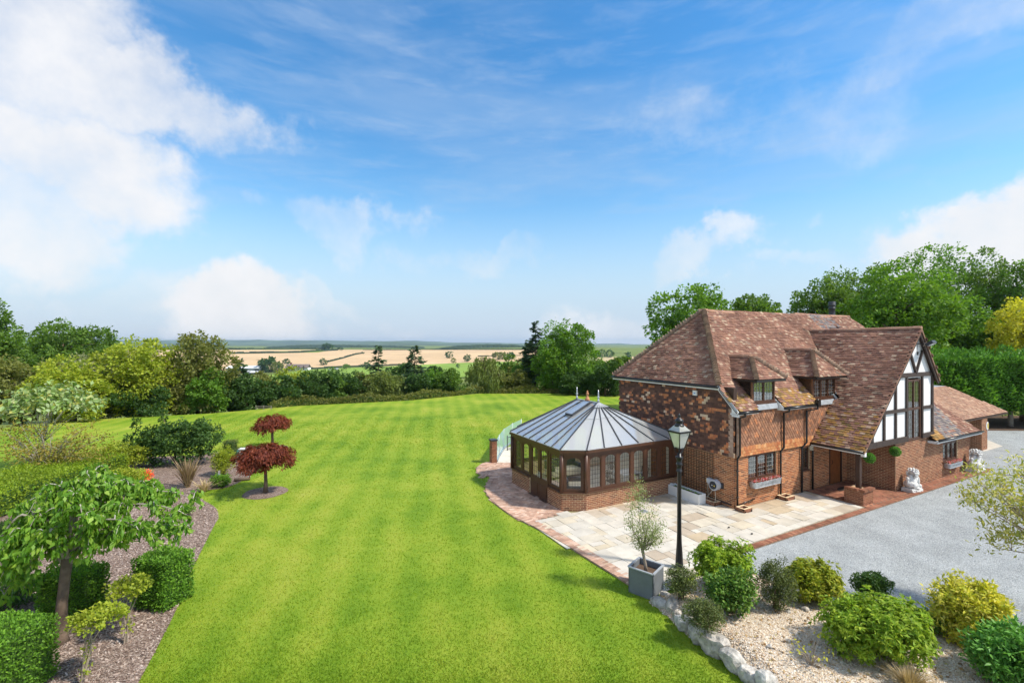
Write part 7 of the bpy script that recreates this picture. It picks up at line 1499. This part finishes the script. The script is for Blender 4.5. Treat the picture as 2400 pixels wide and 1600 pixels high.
def barn():
    p = HIT(570, 873); Y = p.y; s = Y/FPX; r_ = empty('farm_barn', p, R(6)); L_, D_, H_ = 76*s, 22, 10*s; m = MB(); m.prism([(-L_/2, 0, -2), (L_/2, 0, -2), (L_/2, 0, H_), (-L_/2, 0, H_)], (0, D_, 0)); m.build('wall', MATS['lead_grey'], r_)
    m = MB(); m.prism([(-L_/2-1, -.5, H_), (L_/2+1, -.5, H_), (L_/2+1, D_/2, H_+5*s), (-L_/2-1, D_/2, H_+5*s)], (0, 0, .4)); m.prism([(-L_/2-1, D_+.5, H_), (L_/2+1, D_+.5, H_), (L_/2+1, D_/2, H_+5*s), (-L_/2-1, D_/2, H_+5*s)], (0, 0, .4)); m.build('roof', MATS['white_paint'], r_)
    for i in range(3): MB().box(-L_/2+8+i*16, -L_/2+14+i*16, -.2, 0, -2, H_*.75).build('door', MATS['charcoal_plastic'], r_)
    tag(r_, 'long pale grey farm barn in the valley', 'barn')
    p = HIT(590, 877); r_ = empty('farm_shed', p); MB().box(-14*s, 14*s, 0, 10, -2, 3.5*s).build('wall', MATS['charcoal_plastic'], r_); MB().prism([(-15*s, -.5, 3.5*s), (15*s, -.5, 3.5*s), (15*s, 6, 6*s), (-15*s, 6, 6*s)], (0, 0, .5)).build('roof', MATS['white_paint'], r_); tag(r_, 'low white roofed shed below the barn', 'shed')
    p = HIT(695, 868); s = p.y/FPX; r_ = empty('farmhouse', p, R(-8)); m = MB(); m.box(-28*s, 28*s, 0, 9, -2, 7*s); m.build('wall', MATS['white_render'], r_); m = MB(); m.prism([(-29*s, -.6, 6.5*s), (29*s, -.6, 6.5*s), (29*s, 4.5, 14*s), (-29*s, 4.5, 14*s)], (0, 0, .5)); m.prism([(-29*s, 9.6, 6.5*s), (29*s, 9.6, 6.5*s), (29*s, 4.5, 14*s), (-29*s, 4.5, 14*s)], (0, 0, .5)); m.build('roof', MATS['slate_tile'], r_)
    for i in range(4): MB().prism([((-18+i*12-3)*s, -.9, 6*s), ((-18+i*12+3)*s, -.9, 6*s), ((-18+i*12)*s, -.9, 11*s)], (0, 3, 0)).build('gable', MATS['dark_oak'], r_); MB().box((-18+i*12-1.5)*s, (-18+i*12+1.5)*s, -.15, 0, 1.5*s, 4.5*s).build('window', MATS['interior_dark'], r_)
    MB().box(-20*s, -17*s, 4, 6, 12*s, 18*s).build('chimney', MATS['brown_brick'], r_); tag(r_, 'dark roofed farmhouse with gables in the valley', 'farmhouse')
    p = HIT(780, 868); r_ = empty('farm_shed', p); MB().box(-10*s, 10*s, 0, 8, -2, 3*s).build('wall', MATS['white_render'], r_); MB().prism([(-11*s, -.5, 3*s), (11*s, -.5, 3*s), (11*s, 4, 5*s), (-11*s, 4, 5*s)], (0, 0, .4)).build('roof', MATS['lead_grey'], r_); tag(r_, 'small white shed right of the farmhouse', 'shed')
barn()
def far_hedge(label, pts, h, lm='far_wood'):
    P_ = [HIT(*p) for p in pts]; m = MB(); o = P_[0]
    for i in range(len(P_)-1):
        p, q = P_[i]-o, P_[i+1]-o; n = max(2, int((q-p).length/12))
        for k in range(n): a, b = p.lerp(q, k/n), p.lerp(q, (k+1)/n+.02); hh = h*rnd.uniform(.75, 1.2); m.obox((a+b)/2+Vector((0, 0, hh*.45)), (b-a)/2, Vector((b-a).cross(Z).normalized())*2.2, Vector((0, 0, hh*.55)))
    ob = m.build('field_hedge', MATS[lm], None, o); tag(ob, label, 'hedge', 'hedges between the far fields')
far_hedge('dark field hedge slanting across the wheat field', [(768, 849), (800, 841), (830, 832), (846, 829)], 3.5); far_hedge('dark hedge along the left green strip', [(540, 829.5), (640, 828), (700, 827), (760, 823), (790, 821)], 5); far_hedge('hedge between the wheat and the pasture', [(700, 867), (760, 863), (820, 860), (880, 858), (960, 856)], 3); far_hedge('hedge running along the crest of the wheat field', [(850, 820.2), (1000, 819.8), (1150, 819.6), (1310, 820)], 3); far_hedge('short hedge crossing the right of the wheat field', [(1120, 836), (1180, 834), (1250, 834)], 2.5); far_hedge('thin hedge at the far edge of the wheat on the left', [(330, 819.5), (560, 818.8), (760, 818.2)], 4)
def wood_ridge(name, label, x0, x1, yt, ybm, Y, n, br, matn='far_wood', kind='stuff'):
    V_, F_ = [], []; ico = MB().sphere((0, 0, 0), 1, 7, 4); iv = np.array(ico.v); base = 0
    for i in range(n):
        px = rnd.uniform(x0, x1); t = (px-x0)/(x1-x0); top = float(np.interp(t, np.linspace(0, 1, len(yt)), yt)); f = rnd.random(); dy = Y*(1+.10*f); pz = top+(ybm-top)*(1-f)**1.3; p = AT(px, pz, dy); r_ = br*rnd.uniform(.6, 1.3); V_.append(iv*np.array([r_*1.3, r_, r_*.75])+np.array(p)-np.array([0, 0, r_*.7])); F_ += [tuple(j+base for j in q) for q in ico.f]; base += len(iv)
    m = MB(); m.v = np.concatenate(V_).tolist(); m.f = F_; m.sm = [True]*len(F_)
    xs = np.linspace(x0-5, x1+5, 30); a = []; b = []
    for px in xs: t = (px-x0)/(x1-x0); top = float(np.interp(t, np.linspace(0, 1, len(yt)), yt)); a.append(AT(px, ybm+3, Y)); b.append(AT(px, top+.8, Y*1.1))
    n_ = len(xs); m.add(a+b, [(i, i+1, n_+i+1, n_+i) for i in range(n_-1)], True); o = m.build(name, MATS[matn]); return tag(o, label, 'wood', kind=kind)
wood_ridge('far_woodland', 'dark wooded ridge beyond the wheat fields', 630, 990, [812, 808, 806.5, 808, 809, 812], 819, 2300, 900, 13); wood_ridge('far_woodland', 'dark wood on the skyline left of the tall fir', 1010, 1330, [818, 809, 806, 807, 811, 813], 820, 1750, 800, 11); wood_ridge('far_woodland', 'blue green wooded band at the left beyond the fields', 250, 720, [812, 811, 810, 812, 809], 819, 3000, 700, 17); wood_ridge('far_woodland', 'wooded band far off in the gap beside the roof', 1380, 1560, [822, 820, 822, 824], 838, 1900, 400, 11)
def hills(label, x0, x1, yt, Y, seed, depth=1.15):
    r_ = np.random.default_rng(seed); n = 160; xs = np.linspace(x0, x1, n); y = np.interp(xs, [p[0] for p in yt], [p[1] for p in yt])+np.convolve(r_.normal(size=n+8), np.ones(9)/9, 'valid')*2.2+r_.normal(size=n)*.25; rows = [(1.0, 26), (1.04, 8), (1.09, 2.5), (depth, 0)]; V_ = []; F_ = []
    for f, dy in rows: V_ += [tuple(AT(a, b+dy, Y*f)) for a, b in zip(xs, y)]
    for j in range(3): F_ += [(j*n+i, j*n+i+1, (j+1)*n+i+1, (j+1)*n+i) for i in range(n-1)]
    return tag(link('hills', mesh_np('hills', V_, F_, MATS['hill'], True)), label, 'hills', kind='structure')
hills('faint blue hills along the whole horizon', -900, 3300, [(-900, 797), (200, 797), (600, 797.5), (900, 799.5), (960, 798), (1050, 801.5), (1200, 803), (1400, 806), (1450, 805), (1520, 808), (3300, 803)], 6200, 3); hills('nearer blue green hills in front of the faint ones', -900, 3300, [(-900, 806), (300, 804), (560, 805), (800, 806), (920, 800), (1000, 805), (1250, 809), (1420, 810), (1520, 812), (3300, 808)], 4500, 5)
# ------------------------------------------------------------------ loose stuff on the ground
def inside_np(x, y, poly):
    c = np.zeros(len(x), bool); j = len(poly)-1
    for i in range(len(poly)):
        xi, yi = poly[i][0], poly[i][1]; xj, yj = poly[j][0], poly[j][1]; m = ((yi > y) != (yj > y)); c ^= m & (x < (xj-xi)*(y-yi)/(yj-yi+1e-12)+xi); j = i
    return c
def blades():
    n = 250000; Y = 9+52*rng.random(n)**2.6; X = rng.uniform(-1.0, .62, n)*Y*1.05*np.where(Y > 30, .62, 1); curve_w = [(p.x, p.y) for p in CURVE]; hard = curve_w+[GP(1533, 1414)[:2]]+[(p.x, p.y) for p in BED_IN]+[(12, 5), (30, 5), (30, 40), (0, 40)]
    ok = inside_np(X, Y, LAWN) & ~inside_np(X, Y, [(p[0], p[1]) for p in MULCH]) & ~inside_np(X, Y, [(p[0], p[1]) for p in hard]) & ((X-mb1.x)**2+(Y-mb1.y)**2 > .85)
    X, Y = X[ok], Y[ok]; n = len(X); d = rng.normal(size=(n, 3))*.45; d[:, 2] = 1; d = unit(d); fade = np.clip((60-Y)/22, .15, 1); h = rng.uniform(.025, .05, n)*(1+.02*Y)*fade; w = rng.uniform(.006, .012, n)*(.6+.06*Y)*fade; side = unit(np.cross(d, rng.normal(size=(n, 3)))); P_ = np.stack([X, Y, np.full(n, -.004)], 1); v = np.empty((n, 3, 3)); v[:, 0] = P_-side*w[:, None]; v[:, 1] = P_+side*w[:, None]; v[:, 2] = P_+d*h[:, None]
    tag(link('grass', mesh_np('grass', v.reshape(-1, 3), np.arange(n*3).reshape(n, 3), MATS['grass_blade'])), 'short mown grass blades covering the near lawn', 'grass', kind='stuff')
blades()
def scatter(name, label, poly, n, L_, W_, T_, matn, zf_, xr, yr, cat, power=1.):
    X = rng.uniform(*xr, n); Y = yr[0]+(yr[1]-yr[0])*rng.random(n)**power; ok = inside_np(X, Y, [(p[0], p[1]) for p in poly]); X, Y = X[ok], Y[ok]; n = len(X); z = zf_(X, Y); a = rng.uniform(0, 6.283, n); t = rng.normal(size=(n, 2))*.35; ax = np.stack([np.cos(a), np.sin(a), t[:, 0]], 1); ay = np.stack([-np.sin(a), np.cos(a), t[:, 1]], 1); l = L_*rng.uniform(.5, 1.4, (n, 1)); w = W_*rng.uniform(.5, 1.4, (n, 1)); c = np.stack([X, Y, z], 1); up = np.array([0, 0, T_])
    v = np.empty((n, 5, 3)); v[:, 0] = c-ax*l-ay*w; v[:, 1] = c+ax*l-ay*w*.8; v[:, 2] = c+ax*l*.9+ay*w; v[:, 3] = c-ax*l*.8+ay*w; v[:, 4] = c+up*rng.uniform(.6, 1.4, (n, 1)); b = np.arange(n)[:, None]*5; f = np.concatenate([b+np.array([[0, 1, 4]]), b+np.array([[1, 2, 4]]), b+np.array([[2, 3, 4]]), b+np.array([[3, 0, 4]])]); tag(link(name, mesh_np(name, v.reshape(-1, 3), f, MATS[matn])), label, cat, kind='stuff')
scatter('bark_chips', 'loose bark chips covering the left bed', MULCH, 60000, .035, .012, .012, 'mulch_chip', lambda x, y: np.full(len(x), .018), (-16, -4), (7, 22), 'bark', 1.4)
bpl = [(p.x, p.y) for p in BED]
def bedz(x, y):
    d = np.full(len(x), 9.); 
    for i in range(len(bpl)):
        a, b = np.array(bpl[i]), np.array(bpl[(i+1) % len(bpl)]); ab = b-a; p = np.stack([x, y], 1)-a; t = np.clip((p@ab)/max(1e-9, ab@ab), 0, 1); d = np.minimum(d, np.linalg.norm(p-t[:, None]*ab, axis=1))
    t = np.clip((d+.02)/.57, 0, 1); return .30*t*t*(3-2*t)+.016+.02*np.sin(x*3)*np.sin(y*2.3)
scatter('shingle_stones', 'loose tan shingle stones on the right bed', BED, 60000, .016, .012, .014, 'pebble', bedz, (3.5, 16), (7, 14.5), 'shingle')
scatter('gravel_chips', 'loose grey chippings on the driveway', DRIVE, 70000, .013, .011, .011, 'gravel_chip', lambda x, y: np.full(len(x), .014), (3, 30), (10, 30), 'gravel', 1.3)
mat('dead_leaf', [(.30,.17,.07),(.42,.28,.12),(.22,.13,.06),(.5,.42,.16)], .9, .1, 5)
scatter('leaf_litter', 'fallen brown leaves under the shrubs on the shingle', BED, 2600, .035, .02, .012, 'dead_leaf', lambda x, y: bedz(x, y)+.012, (3.5, 16), (7, 14.5), 'leaf litter')
# ------------------------------------------------------------------ air
hz_ = MB().box(-9500, 9500, -60, 9500, -60, 75).build('haze', None); tag(hz_, 'thin summer haze over the valley', 'haze', kind='stuff')
hm = bpy.data.materials.new('haze'); hm.use_nodes = True; N = hm.node_tree.nodes; N.remove(N['Principled BSDF']); pv = N.new('ShaderNodeVolumePrincipled'); pv.inputs['Color'].default_value = (.60, .80, 1, 1); pv.inputs['Density'].default_value = .00008; pv.inputs['Anisotropy'].default_value = .2; hm.node_tree.links.new(pv.outputs[0], N['Material Output'].inputs['Volume']); hz_.data.materials.append(hm)
